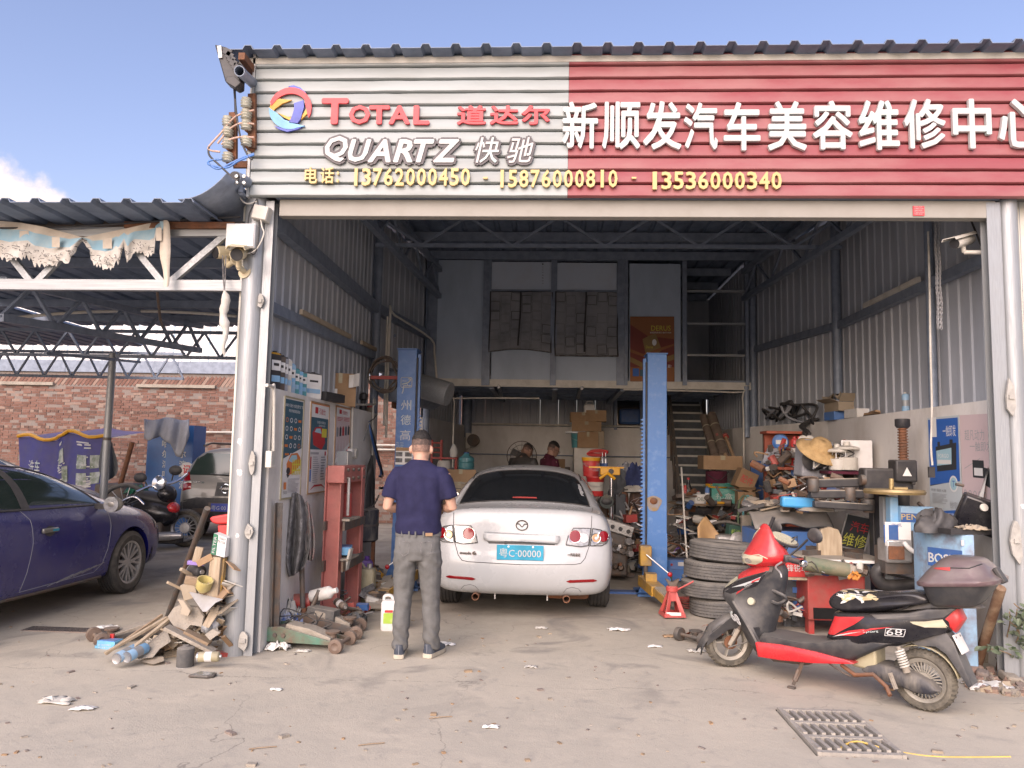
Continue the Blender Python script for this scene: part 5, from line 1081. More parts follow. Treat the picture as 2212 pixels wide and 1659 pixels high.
# top box
def rrect(x0,x1,w,z,tilt,rx=.06,n=5):
    pts=[];cx,hx=(x0+x1)/2,abs(x1-x0)/2;r=min(rx,hx*.9,w*.9)
    for sx,sy,a0 in ((1,1,0),(-1,1,90),(-1,-1,180),(1,-1,270)):
        for i in range(n):a=radians(a0+90*i/(n-1));pts.append((cx+sx*(hx-r)+r*cos(a),sy*(w-r)+r*sin(a),z+tilt*-(cx+sx*(hx-r)+r*cos(a)+.9)))
    return pts
tl_=.13
TBX=MB().loft([rrect(-1.0,-.77,.12,.685,tl_),rrect(-1.02,-.755,.145,.70,tl_),rrect(-1.09,-.725,.185,.80,tl_,.08),rrect(-1.10,-.72,.19,.815,tl_,.08)]).B('top_box_base','dark_plastic',SCO,smooth=45,org=(0,0,0))
LID=MB().loft([rrect(-1.125,-.70,.205,.812,tl_,.09),rrect(-1.135,-.695,.212,.822,tl_,.09),rrect(-1.135,-.695,.212,.84,tl_,.09),rrect(-1.12,-.705,.203,.85,tl_,.09),rrect(-1.10,-.72,.195,.87,tl_*.9,.1),rrect(-1.075,-.765,.175,.92,tl_*.7,.1),rrect(-1.045,-.815,.15,.962,tl_*.35,.1),rrect(-1.02,-.85,.12,.978,tl_*.1,.09)]).B('top_box_lid','plum',SCO,smooth=45,org=(0,0,0));iv=bvl(LID)
for s in (-1,1):pat(LID,iv,[(-.80,.905),(-.815,.915),(-.90,.925),(-.90,.905)],SL(s),'red_reflector','red_plastic',.004,6,3);seam(iv,[(-.90,.922),(-1.0,.93),(-1.05,.955)],SL(s)[0],SL(s)[1],LID,.004,'black','lid_groove',.001)
MB().bar((-1.095,0,.93),(-1.145,0,.845),.07,.03).B('latch','black',LID,bevel=.008)
# wheels, front fork and steering head
def bike_wheel(c,ax,r,w,root,rim='alu',ns=24,solid_=False):
    c=V(c);ax=V(ax).normalized();h=w/2;b=MB();pr=[(r*.70,-h*.7),(r*.78,-h),(r*.90,-h*.98),(r*.975,-h*.55),(r,-h*.12),(r,h*.12),(r*.975,h*.55),(r*.90,h*.98),(r*.78,h),(r*.70,h*.7)]
    b.lathe(c,ax,pr,44,caps=False);ty=b.B('tyre','dirty_tyre',root,smooth=40);d,u,v=perp(ax)
    b=MB()
    for k in range(36):
        a=2*pi*k/36
        for s in (-1,1):q=u*cos(a+s*.05)+v*sin(a+s*.05);b.bar(c+q*r*.90+ax*s*h*.93,c+q*r*.995+ax*s*h*.25,.012,.008,up=ax)
    b.B('tread_block','dirty_tyre',ty,kind='stuff');rm=MB().lathe(c,ax,[(r*.72,-h*.75),(r*.62,-h*.5),(r*.60,0),(r*.62,h*.5),(r*.72,h*.75),(r*.705,h*.85),(r*.59,h*.6),(r*.57,0),(r*.59,-h*.6),(r*.705,-h*.85),(r*.72,-h*.75)],36,caps=False).B('rim',rim,root,smooth=40)
    MB().lathe(c,ax,[(.001,-h*.7),(r*.26,-h*.7),(r*.30,0),(r*.26,h*.7),(.001,h*.75)],20).B('hub',rim,rm,smooth=40)
    for k in range(ns):a=2*pi*k/ns;q=u*cos(a)+v*sin(a);MB().bar(c+q*r*.25+ax*h*.3,c+q*r*.62+ax*h*.35,.007 if ns>10 else .03,.008).B('spoke',rim,rm)
    return ty
mat('motor_alu',(.36,.34,.29),.5,.3,(.26,.24,.2),.5,10,dust=.3)
bike_wheel((-.68,0,.188),(0,1,0),.188,.095,SCO,'motor_alu',30)
STA=radians(50);sfw=V((cos(STA),sin(STA),0));slf=V((-sin(STA),cos(STA),0))
def sx(a,l,z):t=(z-.185)/.70;return V((.655-.30*t,0,z))+sfw*a+slf*l
bike_wheel(sx(.03,0,.186),slf,.186,.08,SCO,'motor_alu',5)
for l in (-.065,.065):MB().cyl(sx(.03,l,.18),sx(.0,l*.9,.50),.02,n=10).B('fork_leg','iron',SCO,smooth=50); 
MB().bar(sx(.04,.06,.17),sx(.02,.062,.30),.045,.03).B('fork_cover','rubble',SCO,bevel=.008)
MB().lathe(sx(.03,.03,.186),slf,[(.001,0),(.05,0),(.05,.008),(.001,.01)],18).B('brake_drum','rust',SCO)
b=MB();rows=[]
for i in range(13):
    a=radians(-12+150*i/12);R_=.205+(.03 if 3<i<8 else 0);rows.append([sx(.03+R_*cos(a),l*(.055 if i<3 else .065),.186+R_*sin(a)-(abs(l) ** 2)*.05) for l in (-1,-.6,0,.6,1)])
b.loft(rows,close=False);b.B('front_mudguard','dark_plastic',SCO,smooth=60,solid=.008)
MB().prism([sx(.215,.066,.16),sx(.23,.066,.25),sx(.10,.068,.42),sx(-.06,.068,.42),sx(-.12,.067,.32),sx(-.02,.068,.32),sx(.1,.068,.29)],slf*-.012).B('mudguard_side','dark_plastic',SCO,bevel=.004)
MB().tube(SP([sx(.06,.09,.16),sx(-.05,.1,.20),sx(-.15,.09,.24)],4),.005,6).B('brake_cable','rubber_dusty',SCO)
MB().cyl(sx(0,0,.45),sx(0,0,.84),.035,n=14).B('steering_column','dark_plastic',SCO,smooth=50)
# headset cover: nose, lamp, red cowl and instrument panel
def hring(a0,a1,w,z,wz=1.):return [sx((a0+a1)/2+(a1-a0)/2*cos(t),-.22*max(0,z-.87)+w*sin(t)*(1-.25*max(0,cos(t))),z+wz*-.0) for t in [2*pi*i/22 for i in range(22)]]
HC=MB().loft([hring(-.10,.10,.07,.77),hring(-.14,.15,.16,.795),hring(-.15,.175,.205,.835),hring(-.14,.17,.205,.865),hring(-.10,.155,.185,.91),hring(-.03,.135,.155,.965),hring(.03,.12,.115,1.02),hring(.065,.11,.06,1.07),hring(.08,.105,.02,1.085)]).B('headset_cover','red_gloss',SCO,smooth=50,org=(0,0,0));hv=bvl(HC)
fr=lambda l,z:tuple(sx(2,l,z));dfr=tuple(-sfw)
b=MB();patch(hv,rows_poly([(-.15,.862),(-.16,.83),(-.10,.795),(.10,.795),(.16,.83),(.15,.862),(.06,.84),(-.06,.84)],14,5),fr,dfr,.006,mb=b);b.B('headlight','cream_lens',HC,smooth=60)
for l in (-.06,.06):b=MB();patch(hv,rows_poly(ell(l,.82,.028,.018),6,6),fr,dfr,.010,mb=b);b.B('bulb_reflector','chrome',HC)
MB().tube([hv.ray_cast(V(fr(l,z)),V(dfr))[0]+sfw*.004 for l,z in ((-.175,.85),(-.12,.872),(-.05,.852),(0,.848),(.05,.852),(.12,.872),(.175,.85))],.005,6).B('chrome_trim','cream_lens',HC,smooth=60)
MB().tube([hv.ray_cast(V(fr(l,z)),V(dfr))[0]+sfw*.003 for l,z in ((-.17,.86),(-.15,.93),(-.10,1.0),(-.05,1.05))],.005,6).B('chrome_trim','cream_lens',HC,smooth=60)
b=MB();o_=sx(-.045,.055,.965);nn=(sfw*-.30+slf*.52+V((0,0,.8))).normalized();uu=(sfw*-.75+slf*-.1-V((0,0,.3)));uu=(uu-nn*uu.dot(nn)).normalized();ww=nn.cross(uu);b.prism([o_+nn*.022+uu*.10*cos(t)+ww*.055*sin(t) for t in [2*pi*i/20 for i in range(20)]],nn*.012);b.B('instrument_panel','cream_lens',HC,smooth=40)
MB().prism([o_+nn*.008+uu*.118*cos(t)+ww*.07*sin(t) for t in [2*pi*i/20 for i in range(20)]],nn*.018).B('panel_surround','dark_plastic',HC,smooth=40)
for s in (-1,1):
    hb=MB().cyl(sx(-.05,s*.12,.855),sx(-.10,s*.38,.845),.012,n=10).B('handlebar','iron',SCO);MB().lathe(sx(-.075,s*.235,.85),sx(-.10,s*.38,.845)-sx(-.075,s*.235,.85),[(.018,0),(.021,.02),(.018,.06),(.019,.12),(.021,.125)],14).B('grip','dark_plastic',hb,smooth=50)
    MB().lathe(sx(-.097,s*.362,.846),sx(-.10,s*.38,.845)-sx(-.097,s*.362,.846),[(.024,0),(.024,.03),(.016,.034)],14).B('bar_end','chrome',hb)
    MB().tube(SP([sx(-.03,s*.20,.83),sx(.02,s*.24,.80),sx(.01,s*.32,.77),sx(.0,s*.345,.74)],4),.007,7).B('brake_lever','alu',hb,smooth=60);MB().box(sx(-.06,s*.2,.855),(.05,.05,.05),(0,0,STA)).B('switch_block','dark_plastic',hb,bevel=.008)
    ms=MB().tube(SP([sx(-.06,s*.20,.87),sx(-.10,s*.22,.93),sx(-.12,s*.26,1.0)],4),.008,7).B('mirror_stalk','black',SCO,smooth=60)
    mc=sx(-.135,s*.32,1.03);b=MB();rx_=[[mc+slf*(kx*.10*cos(t))+V((0,0,kx*.052*sin(t)*(1.1 if sin(t)>0 else .85)))+sfw*q for t in [2*pi*i/18 for i in range(18)]] for q,kx in ((.022,.5),(.018,.85),(.008,1.0),(-.004,1.0),(-.006,.94))];b.loft(rx_);b.B('mirror','dark_plastic',ms,smooth=50)
for k,(l0,l1) in enumerate(((.1,-.05),(.06,.09),(-.1,.04))):MB().tube(SP([sx(-.02,l0,.86),sx(-.12,l0*.8,1.0-k*.03),sx(-.08,l1,.90),sx(-.06,l1,.72)],5),.005,6).B('control_cable','black',SCO,smooth=60)
MB().cyl(sx(.02,-.1,1.0),sx(.02,-.10,1.13),.014,n=8).B('phone_mount','black',SCO)
# swing arm cover, shock absorber, mudguard, plate, stand
slab([(-.32,.19),(-.36,.225),(-.43,.25),(-.52,.25),(-.66,.232),(-.74,.20),(-.79,.155),(-.75,.125),(-.66,.115),(-.55,.135),(-.42,.155)],.105,'mud_black','swing_arm_cover',ks=((-1,.03),(-.9,.006),(-.6,0),(.6,0),(.9,.006),(1,.03)))
for s in (-1,1):
    b=MB();pa,pb=V((-.57,s*.125,.39)),V((-.62,s*.125,.24));n_=90;d,u,v=perp(pb-pa);b.tube([pa.lerp(pb,.12+.7*k/n_)+(u*cos(k*.5)+v*sin(k*.5))*.026 for k in range(n_)],.006,6);sp=b.B('shock_spring','off_white',SCO,smooth=60);b=MB();b.cyl(pa,pb,.013,n=10);b.cyl(pa.lerp(pb,.72),pb,.022,n=12);b.B('shock_body','rubble',sp,smooth=50)
b=MB();rows=[]
for i in range(10):a=radians(60+105*i/9);rows.append([(-.68+.215*cos(a),l*.055,.188+.215*sin(a)) for l in (-1,-.5,0,.5,1)])
b.loft(rows,close=False);b.B('inner_mudguard','jerry',SCO,smooth=60,solid=.006)
slab([(-.60,.42),(-.74,.485),(-.83,.51),(-.87,.46),(-.90,.38),(-.965,.225),(-.945,.205),(-.90,.28),(-.84,.385),(-.76,.425),(-.66,.405)],.065,'dark_plastic','rear_mudguard',ks=((-1,.012),(-.9,0),(.9,0),(1,.012)))
pl=MB().prism([(-.865,-.07,.50),(-.865,.07,.50),(-.915,.07,.395),(-.915,-.07,.395)],(-.008,0,.004)).B('number_plate','paper',SCO,bevel=.003)
for y in (-.04,.04):MB().cyl((-.875,y,.485),(-.882,y,.487),.008,n=10).B('plate_screw','black',pl)
b=MB();TX(b,'茂名0000',(-.8955,.055,.425),(0,-.11,0),(.018,0,.035),(-1,0,.4),.001,bold=.0);b.B('plate_character','iron',pl)
b=MB();b.bar((.05,.13,.18),(.09,.20,.025),.022,.014);b.box((.10,.205,.008),(.05,.03,.012));b.tube([(.07,.15,.12),(.085,.185,.05)],.018,8);b.B('side_stand','iron',SCO)
MB().box((-.34,0,.27),(.16,.18,.14)).B('battery_box','jerry',SCO,bevel=.015);MB().tube([(-.20,.10,.2),(-.3,.13,.16),(-.42,.14,.19),(-.5,.14,.13),(-.53,.17,.09)],.014,8).B('centre_stand','rust',SCO,smooth=60)
MB().tube(SP([(-.1,.1,.2),(-.25,.1,.14),(-.35,.1,.17),(-.4,.08,.25)],4),.006,6).B('wire','iron',SCO);MB().bar((-.52,.135,.22),(-.56,.15,.13),.025,.014).B('foot_peg','rubble',SCO)
# ------------------------------------------------------------------ generic small things
PXM=1/FPX
def sz(px,y):return px*y/FPX
Z0=lambda p:V((p.x,p.y,0))
def CT(label,c,d,rz=0,mm='card',open_=False,tape=True,tx=None,group=None,cat='cardboard box',tilt=(0,0),name='cardboard_box'):
    """c = base centre, d = size"""
    t=thing(name,label,cat,c,rz,group);t.rotation_euler=(tilt[0],tilt[1],rz);w,l,h=d;e=.004
    MB().box((0,0,h/2),(w,l,h)).B('box_body',mm,t,bevel=.003)
    if open_:
        for s in (-1,1):
            MB().box((s*(w/2+w*.17),0,h+.02),(w*.36,l*.96,.004),(0,s*-.35,0)).B('flap',mm,t);MB().box((0,s*(l/2+l*.1),h+.05),(w*.96,.004,l*.3),(s*.9 if 0 else s*-.8,0,0)).B('flap',mm,t)
    elif tape:
        MB().box((0,0,h+.0015),(w*.12,l+.004,.003)).B('tape','jerry',t);MB().box((0,-l/2-.0015,h*.85),(w*.12,.003,h*.3)).B('tape','jerry',t)
        MB().box((0,0,h+.0005),(w*1.002,.006,.002)).B('flap_gap','black',t)
    if tx:
        b=MB();TX(b,tx[0],(-w*.35,-l/2-.002,h*.3),(w*.7,0,0),(0,0,h*.4),(0,-1,0),.001);b.B('printed_mark',tx[1],t)
    return t
def tin(label,p,w,d,h,rz,top_m,mid_m,group=None,cap='black'):
    t=thing('oil_can',label,'oil can',p,rz,group)
    MB().box((0,0,h*.45),(w,d,h*.9)).B('can_body',mid_m,t,bevel=.004);MB().box((0,0,h*.925),(w*.96,d*.96,h*.05),top=(.7,.7)).B('shoulder',top_m,t);MB().cyl((w*.2,0,h*.95),(w*.2,0,h),.018,n=12).B('cap',cap,t)
    MB().box((0,-d/2-.0015,h*.62),(w*.86,.003,h*.26)).B('label_panel','white_plastic',t);MB().box((0,-d/2-.002,h*.28),(w*.8,.003,h*.16)).B('label_band','sky_paint',t);MB().box((0,-d/2-.003,h*.64),(w*.5,.003,h*.07)).B('label_band','black',t)
    return t
def spray(label,p,d,r=.033,L=.2,mm='sky_paint',group=None,cat='spray can',capm='steel'):
    t=WT('spray_can',label,cat,p,group);p=V(p);d=V(d).normalized()
    MB().lathe(p,d,[(r*.94,0),(r,.006),(r,L*.86),(r*.86,L*.90),(r*.5,L*.93)],18).B('can_body',mm,t,smooth=40);MB().lathe(p,d,[(.001,-.001),(r*.7,-.002),(r*.95,-.008),(r*1.0,-.002),(r*1.0,.004)],18).B('can_base','steel',t,smooth=50)
    MB().cyl(p+d*L*.92,p+d*L,r*.42,r*.36,n=12).B('cap',capm,t)
    if cat in ('spray can','can'):MB().lathe(p,d,[(r*1.012,L*.3),(r*1.012,L*.6)],18,caps=False).B('label_band','white_plastic' if mm != 'sky_paint' else 'galv',t,smooth=60)
    return t
def drape(name,label,cat,fn,nu,nv,mm,group=None,rag=.0,th=.006,part='cloth',seed=1):
    rr=random.Random(seed);o=MB().grid(lambda a,c:V(fn(a,c))+V((0,0,rr.uniform(-rag,rag) if c>.97 else 0)),nu,nv).B(name,mm,None,smooth=60,solid=th,sub=1);return tag(o,label,cat,group)
def bucket(label,p,r,h,mm,lid=None,group=None,band=None):
    t=WT('bucket',label,'bucket',p,group);p=V(p);MB().lathe(p,(0,0,1),[(r*.86,0),(r*.98,h*.92),(r*1.0,h*.93)],24).B('bucket_body',mm,t,smooth=40);MB().lathe(p,(0,0,1),[(r*1.03,h*.82),(r*1.03,h*.86),(r*1.06,h*.9),(r*1.06,h),(r*.96,h*1.0),(.001,h*.985)] if lid else [(r*1.0,h*.92),(r*1.06,h*.93),(r*1.06,h),(r*.98,h),(r*.9,h*.5)],24,caps=False).B('lid' if lid else 'rim',lid or mm,t,smooth=40)
    MB().tube([p+V((r*1.05*cos(a),-r*1.02*abs(sin(a))-.01,h*.85-h*.35*sin(a))) for a in [i*pi/10 for i in range(11)]],.003,5).B('handle','steel',t)
    if band:MB().lathe(p,(0,0,1),[(r*.905,h*.28),(r*.955,h*.72)],24,caps=False).B('label_band',band,t,smooth=60)
    return t
def jerrycan(label,p,d,rz,mm,cap='steel',lab=None,name='jerrycan',cat='jerrycan',group=None):
    w,l,h=d;t=thing(name,label,cat,p,rz,group);b=MB()
    b.loft([rrect(-w/2*k,w/2*k,l/2*k,z,0,.03) for z,k in ((0,.93),(.015,1),(h*.78,1),(h*.86,.9),(h*.88,.5))]);b.B('can_body',mm,t,smooth=40);MB().tube(SP([(-w*.38,0,h*.84),(-w*.36,0,h*.97),(-w*.1,0,h*.985),(w*.05,0,h*.86)],4),.014,8).B('handle',mm,t,smooth=50)
    MB().cyl((w*.25,0,h*.84),(w*.25,0,h*.98),w*.11,n=14).B('cap',cap,t)
    for x in (-.25,.25):MB().box((x*w,-l/2-.001,h*.4),(w*.06,.006,h*.6)).B('rib',mm,t)
    if lab:MB().box((0,-l/2-.004,h*.42),(w*.7,.003,h*.42)).B('label_panel',lab,t)
    return t
def tyre_thing(label,p,r,w,ax=(0,0,1),group=None,mm='rubber_dusty',seed=0,grooves=4,lugs=True,inner=.62):
    t=WT('tyre',label,'tyre',p,group);c=V(p);ax=V(ax).normalized();h=w/2;b=MB();pr=[(r*inner,-h*.75),(r*(inner+.03),-h*.95),(r*.86,-h*1.04),(r*.955,-h*.9)];n_=grooves;st_=1.7*h/(n_+1)
    for q in range(n_+1):
        a=-h*.85+q*st_;pr += [(r,a+.002),(r,a+st_*.84)]
        if q<n_:pr += [(r*.97,a+st_*.86),(r*.97,a+st_*.99)]
    pr += [(r*.955,h*.9),(r*.86,h*1.04),(r*(inner+.03),h*.95),(r*inner,h*.75),(r*(inner+.05),h*.5),(r*.9,0),(r*(inner+.05),-h*.5),(r*inner,-h*.75)]
    b.lathe(c,ax,pr,48,caps=False);b.B('carcass',mm,t,smooth=28)
    if lugs:
        d,u,v=perp(ax);b=MB();nn=60
        for k in range(nn):
            a=2*pi*k/nn+seed;q=u*cos(a)+v*sin(a);tg=d.cross(q)
            for s in (-1,1):b.bar(c+q*r*.995+ax*s*h*.42,c+q*r*.985+ax*s*h*.86+tg*.012,.003,.006,m='black',up=q)
        b.B('tread_cut',None,t,kind='stuff')
    return t
LW=V((1,0,0))
def LWP(u,v,off=0):return PN(u,v,(XL(6)+off,6,0),LW)
RWN=V((-1,0,0))
def RWP(u,v,off=0):return PN(u,v,(XR(6)-off,6,0),RWN)
def poster(name,label,quad,W,nrm,bg,items,th=.004,frame=None,curl=None):
    """quad: top-left, bottom-left, top-right corners in space; items in 0..1 x (right) and 0..1 y (down)"""
    tl,bl,tr=[V(q) for q in quad];ex,ey=tr-tl,bl-tl;n=V(nrm).normalized();t=WT(name,label,'poster',tuple((bl+tr)/2+(ey)*0));b=MB();P_=lambda x,y,o=0:tl+ex*x+ey*y+n*o
    b.loft([[P_(x,y,0) for x,y in ((0,0),(1,0),(1,1),(0,1))],[P_(x,y,th) for x,y in ((0,0),(1,0),(1,1),(0,1))]]);b.B('sheet',bg,t)
    if frame:
        for x0,y0,x1,y1 in ((0,0,1,0),(0,1,1,1),(0,0,0,1),(1,0,1,1)):MB().bar(P_(x0,y0,th),P_(x1,y1,th),.014,.010,up=n).B('frame_edge',frame,t)
    b=MB();k=0
    for it in items:
        k += 1;o=th+.0008+k*.00012
        if it[0] == 'r':_,x0,y0,x1,y1,mm=it;b.add([P_(x0,y0,o),P_(x1,y0,o),P_(x1,y1,o),P_(x0,y1,o)],[(0,1,2,3)],mm)
        elif it[0] == 'p':b.add([P_(x,y,o) for x,y in it[1]],[tuple(range(len(it[1])))],it[2])
        elif it[0] == 'e':b.add([P_(it[1]+it[3]*cos(a),it[2]+it[4]*sin(a),o) for a in [i*pi/9 for i in range(18)]],[tuple(range(18))],it[5])
        elif it[0] == 'o':
            r1=[P_(it[1]+it[3]*cos(a),it[2]+it[4]*sin(a),o) for a in [i*pi/8 for i in range(16)]];r2=[P_(it[1]+it[3]*.72*cos(a),it[2]+it[4]*.72*sin(a),o) for a in [i*pi/8 for i in range(16)]];b.loft([r1,r2],it[5],caps=False)
        elif it[0] == 't':_,s,x0,y0,x1,y1,mm=it[:7];TX(b,s,P_(x0,y1,o),ex*(x1-x0),ey*(y0-y1),n,.0,mm)
    if items:b.B('print',None,t)
    return t
def lines(x0,x1,y0,y1,n,mm,rr=random.Random(2),w=.35):h=(y1-y0)/n;return [('r',x0,y0+k*h,x0+(x1-x0)*rr.uniform(.6,1),y0+(k+w)*h,mm) for k in range(n)]
fW,fK,fR,fB,fY,fO,fG=flat((.72,.72,.7)),flat((.03,.035,.04)),flat((.45,.03,.035)),flat((.03,.12,.42)),flat((.62,.55,.06)),flat((.62,.2,.05)),flat((.35,.36,.37))
fN=flat((.045,.11,.15));fC=flat((.35,.55,.62));fP=flat((.62,.5,.5));fM=flat((.25,.26,.27));fL=flat((.5,.55,.56))
# ------------------------------------------------------------------ posters on the left plaster wall
def lposter(nm,lab,q,bg,items,frame): 
    a,c,e=[LWP(*p) for p in q];e.z=a.z;c.x,c.y=a.x,a.y;return poster(nm,lab,(a,c,e),1,LW,bg,items,.012,frame)
it=[('r',.03,.02,.97,.61,fN),('t','ENEOS 引能仕 为全球主要汽车厂商',.05,.06,.95,.095,fW),('t','供应初装及售后用油',.22,.115,.8,.145,fW)]
for r in range(4):
    for c in range(4):
        x,y=.15+c*.22,.225+r*.085;it.append(('o',x,y,.065,.024,fW if (r+c)%3 else fO) if (r+c)%4 != 3 else ('r',x-.08,y-.012,x+.08,y+.014,fO))
it += [('r',.1,.555,.3,.575,fO),('r',.36,.555,.5,.575,fW),('t','AISIN',.6,.55,.85,.578,fW),('p',[(.0,.61),(.97,.5),(.97,.80),(.5,.745),(.0,.83)],fW),('p',[(.2,.66),(.4,.56),(.75,.55),(.92,.60),(.9,.68),(.6,.75),(.25,.78)],fO),('p',[(.3,.63),(.45,.575),(.7,.57),(.75,.61),(.5,.65)],fC),('e',.3,.73,.1,.035,fK)]
for k in range(5):it.append(('p',[(.5+k*.1,.62),(.55+k*.1,.615),(.54+k*.1,.77),(.49+k*.1,.775)],fY))
it += [('r',.48,.66,.95,.675,fY),('r',.48,.72,.95,.735,fY),('p',[(.2,.76),(.38,.77),(.28,.80)],fK)]+lines(.3,.92,.81,.95,11,fG)+[('r',.1,.84,.22,.91,fO),('t','引能仕',.08,.925,.28,.955,fK)]
lposter('wall_poster','tall dark poster with rows of white carmaker emblems and a yellow cage, nearest the entrance',((613,856),(599,1079),(654,863)),fW,it,'jerry')
def car_p(x,y,s,m1,m2):return [('p',[(x,y),(x+.1*s,y-.05*s),(x+.35*s,y-.06*s),(x+.5*s,y+.0*s),(x+.55*s,y+.08*s),(x+.4*s,y+.14*s),(x+.05*s,y+.1*s)],m1),('p',[(x+.08*s,y-.01*s),(x+.15*s,y-.04*s),(x+.32*s,y-.045*s),(x+.38*s,y)],m2)]
it=[('r',0,0,1,.02,fO),('r',.22,.05,.38,.12,fR),('t','引能仕',.44,.055,.8,.125,fR),('r',.03,.165,.97,.52,fN),('t','引能仕润滑油',.35,.2,.8,.23,fW),('t','日本新日石',.45,.24,.8,.262,fW)]+car_p(.12,.34,1.3,fR,fC)+[('r',.62,.28,.9,.38,fY)]+[('r',0,.545,1,.585,fW),('r',.05,.55,.5,.575,fG),('r',.82,.54,.9,.585,fR),('r',.06,.6,.12,.735,fR),('r',.06,.74,.12,.87,fB)]+lines(.2,.55,.60,.9,13,fG)+lines(.62,.9,.60,.88,9,fM)+[('p',[(.05,.97),(.3,.91),(.7,.91),(.95,.97),(.7,.93),(.3,.93)],fR)]
lposter('wall_poster','white framed poster with a red car picture, middle of the three left posters',((670,867),(661,1067),(709,873)),fW,it,'card')
it=[('r',0,0,1,.02,fO),('r',.22,.05,.38,.12,fR),('t','引能仕',.44,.055,.8,.125,fR),('p',[(0,.17),(1,.14),(1,.8),(0,1)],fP)]+lines(.1,.5,.18,.25,3,fR)+lines(.55,.95,.17,.24,3,fR)
for k,mm in enumerate((fM,fK,fR,fN,fK)):it += [('r',.08+k*.19,.36-k*.012,.2+k*.19,.50-k*.012,mm),('r',.11+k*.19,.34-k*.012,.16+k*.19,.36-k*.012,mm)]
it += [('p',[(.05+k*.2,.9),(.09+k*.2,.9),(.13+k*.2,.55),(.11+k*.2,.55)],fW) for k in range(5)]+[('p',[(0,.98),(.5,.88),(1,.62),(1,.72),(.5,.97),(.2,1),(0,1)],fR),('p',[(0,.88),(1,.58),(1,.64),(0,.95)],fW)]
lposter('wall_poster','pale red poster with a row of oil bottles, farthest of three',((724,876),(716,1010),(755,880)),fW,it,'card')
fD1,fD2,fD3=flat((.17,.03,.018)),flat((.26,.10,.03)),flat((.24,.155,.05))
a,c,d=P(1361,684,11.86),P(1361,824,11.86),P(1456,684,11.86)
poster('oil_poster','orange-brown engine oil poster beside the upstairs window',(a,c,d),1,(0,-1,0),fD1,[('p',[(0,0),(1,0),(1,.35),(.4,.3),(0,.12)],fD2),('t','DERUS',.48,.14,.92,.22,fY),('t','美国原装进口·始于1929',.45,.235,.93,.262,fW),('p',[(.28,.35),(.42,.30),(.58,.26),(.72,.52),(.6,.58),(.36,.6)],fD3),('e',.55,.4,.05,.05,fW),('p',[(0,.62),(.3,.72),(.6,.66),(1,.58),(1,.66),(.6,.76),(.25,.78),(0,.7)],fD3),('t','Derus',.36,.45,.52,.49,fY),('p',[(0,.5),(.3,.58),(.7,.48),(1,.42),(1,.45),(.6,.55),(.3,.62),(0,.55)],fD2),('r',0,.78,1,1,fD2),('r',.06,.8,.2,.92,fB),('r',.22,.82,.33,.92,fN),('t','赢!',.85,.74,.93,.79,fW)],.006)
# white conduit down the wall, switch and control boxes
WP=WT('wall_conduit','white plastic conduit bending down the wall to a small switch box beside the entrance','conduit',tuple(LWP(585,990)))
MB().tube(SP([LWP(576,832,.03),LWP(588,836,.03),LWP(592,845,.03),LWP(590,990,.03)],5),.014,8).B('pipe','off_white',WP,smooth=60);a=LWP(584,992,.03);MB().box(a,(.05,.09,.13)).B('switch_box','off_white',WP,bevel=.006)
WP=WT('wall_conduit','white pipes down the far end of the left wall with a round socket','conduit',tuple(LWP(765,990)))
for u in (762,806):MB().tube(SP([LWP(u+20 if u<800 else u-22,874,.03),LWP(u+4,874,.03),LWP(u,880,.03),LWP(u-3,985 if u<800 else 1110,.03)],5),.012,8).B('pipe','off_white',WP,smooth=60)
a=LWP(757,978,.04);MB().box(a,(.06,.07,.09)).B('socket_box','white_plastic',WP,bevel=.006);a=LWP(766,980,.05);MB().cyl(a-LW*.03,a+LW*.03,.06,n=16).B('socket_disc','off_white',WP)
a=LWP(742,993,.06);t=WT('control_box','grey metal control box on the left wall above the red press','control box',tuple(a));MB().box(a,(.12,.20,.18)).B('box_body','galv',t,bevel=.006);MB().box(a+V((.065,0,0)),(.01,.18,.16)).B('cover','off_white',t)
# cans and boxes standing on top of the wall
ZW=2.05
def lw_top(u,off=-.09):
    lo,hi=5.5,12
    for _ in range(40):
        y=(lo+hi)/2;X_=P(u,840,y).x
        if X_<XL(y)+off:hi=y
        else:lo=y
    return V((XL(y)+off,y,ZW))
for k,(u,h,tm,mm,lab) in enumerate(((585,.30,'yellow_plastic','black','tall dark oil can with a yellow shoulder, first in the row by the entrance'),(595,.295,'black','iron','charcoal oil can beside the yellow-shouldered one on the wall top'),(602,.29,'black','felt_grey','greyish oil can, third of the row on the wall top'),(610,.285,'white_plastic','off_white','white and grey oil can in the middle of the row'),(620,.26,'sky_paint','sky_paint','sky blue oil can with a white cap on the wall top'),(629,.23,'green_glass','green_glass','green tinted oil can right of the sky blue one'),(637,.225,'galv','sky_paint','blue and silver oil can, last but one of the row'),(646,.22,'galv','green_glass','teal oil can closing the row on the wall top'))):
    q=lw_top(u);tin(lab,tuple(q),.11,.085 if k>3 else .10,h*1.08,radians(62),tm,mm,'oil cans in a row on the wall top','white_plastic' if k == 4 else 'black')
q=lw_top(668);tin('white oil can with a black car picture standing alone on the wall top',tuple(q),.2,.12,.26,radians(58),'black','paper',None)
q=lw_top(705,-.05);t=thing('black_tray','flat black box lying on the wall top before the carton','box',tuple(q+V((.03,-.08,0))),radians(80));MB().box((0,0,.04),(.42,.2,.08)).B('box_body','black',t,bevel=.004);MB().box((0,0,.083),(.38,.17,.006)).B('lid','black_gloss',t)
q=lw_top(735,-.12);CT('brown cardboard box with a white label standing on the left wall top',tuple(q),(.34,.30,.36),radians(15),open_=False);b=MB()
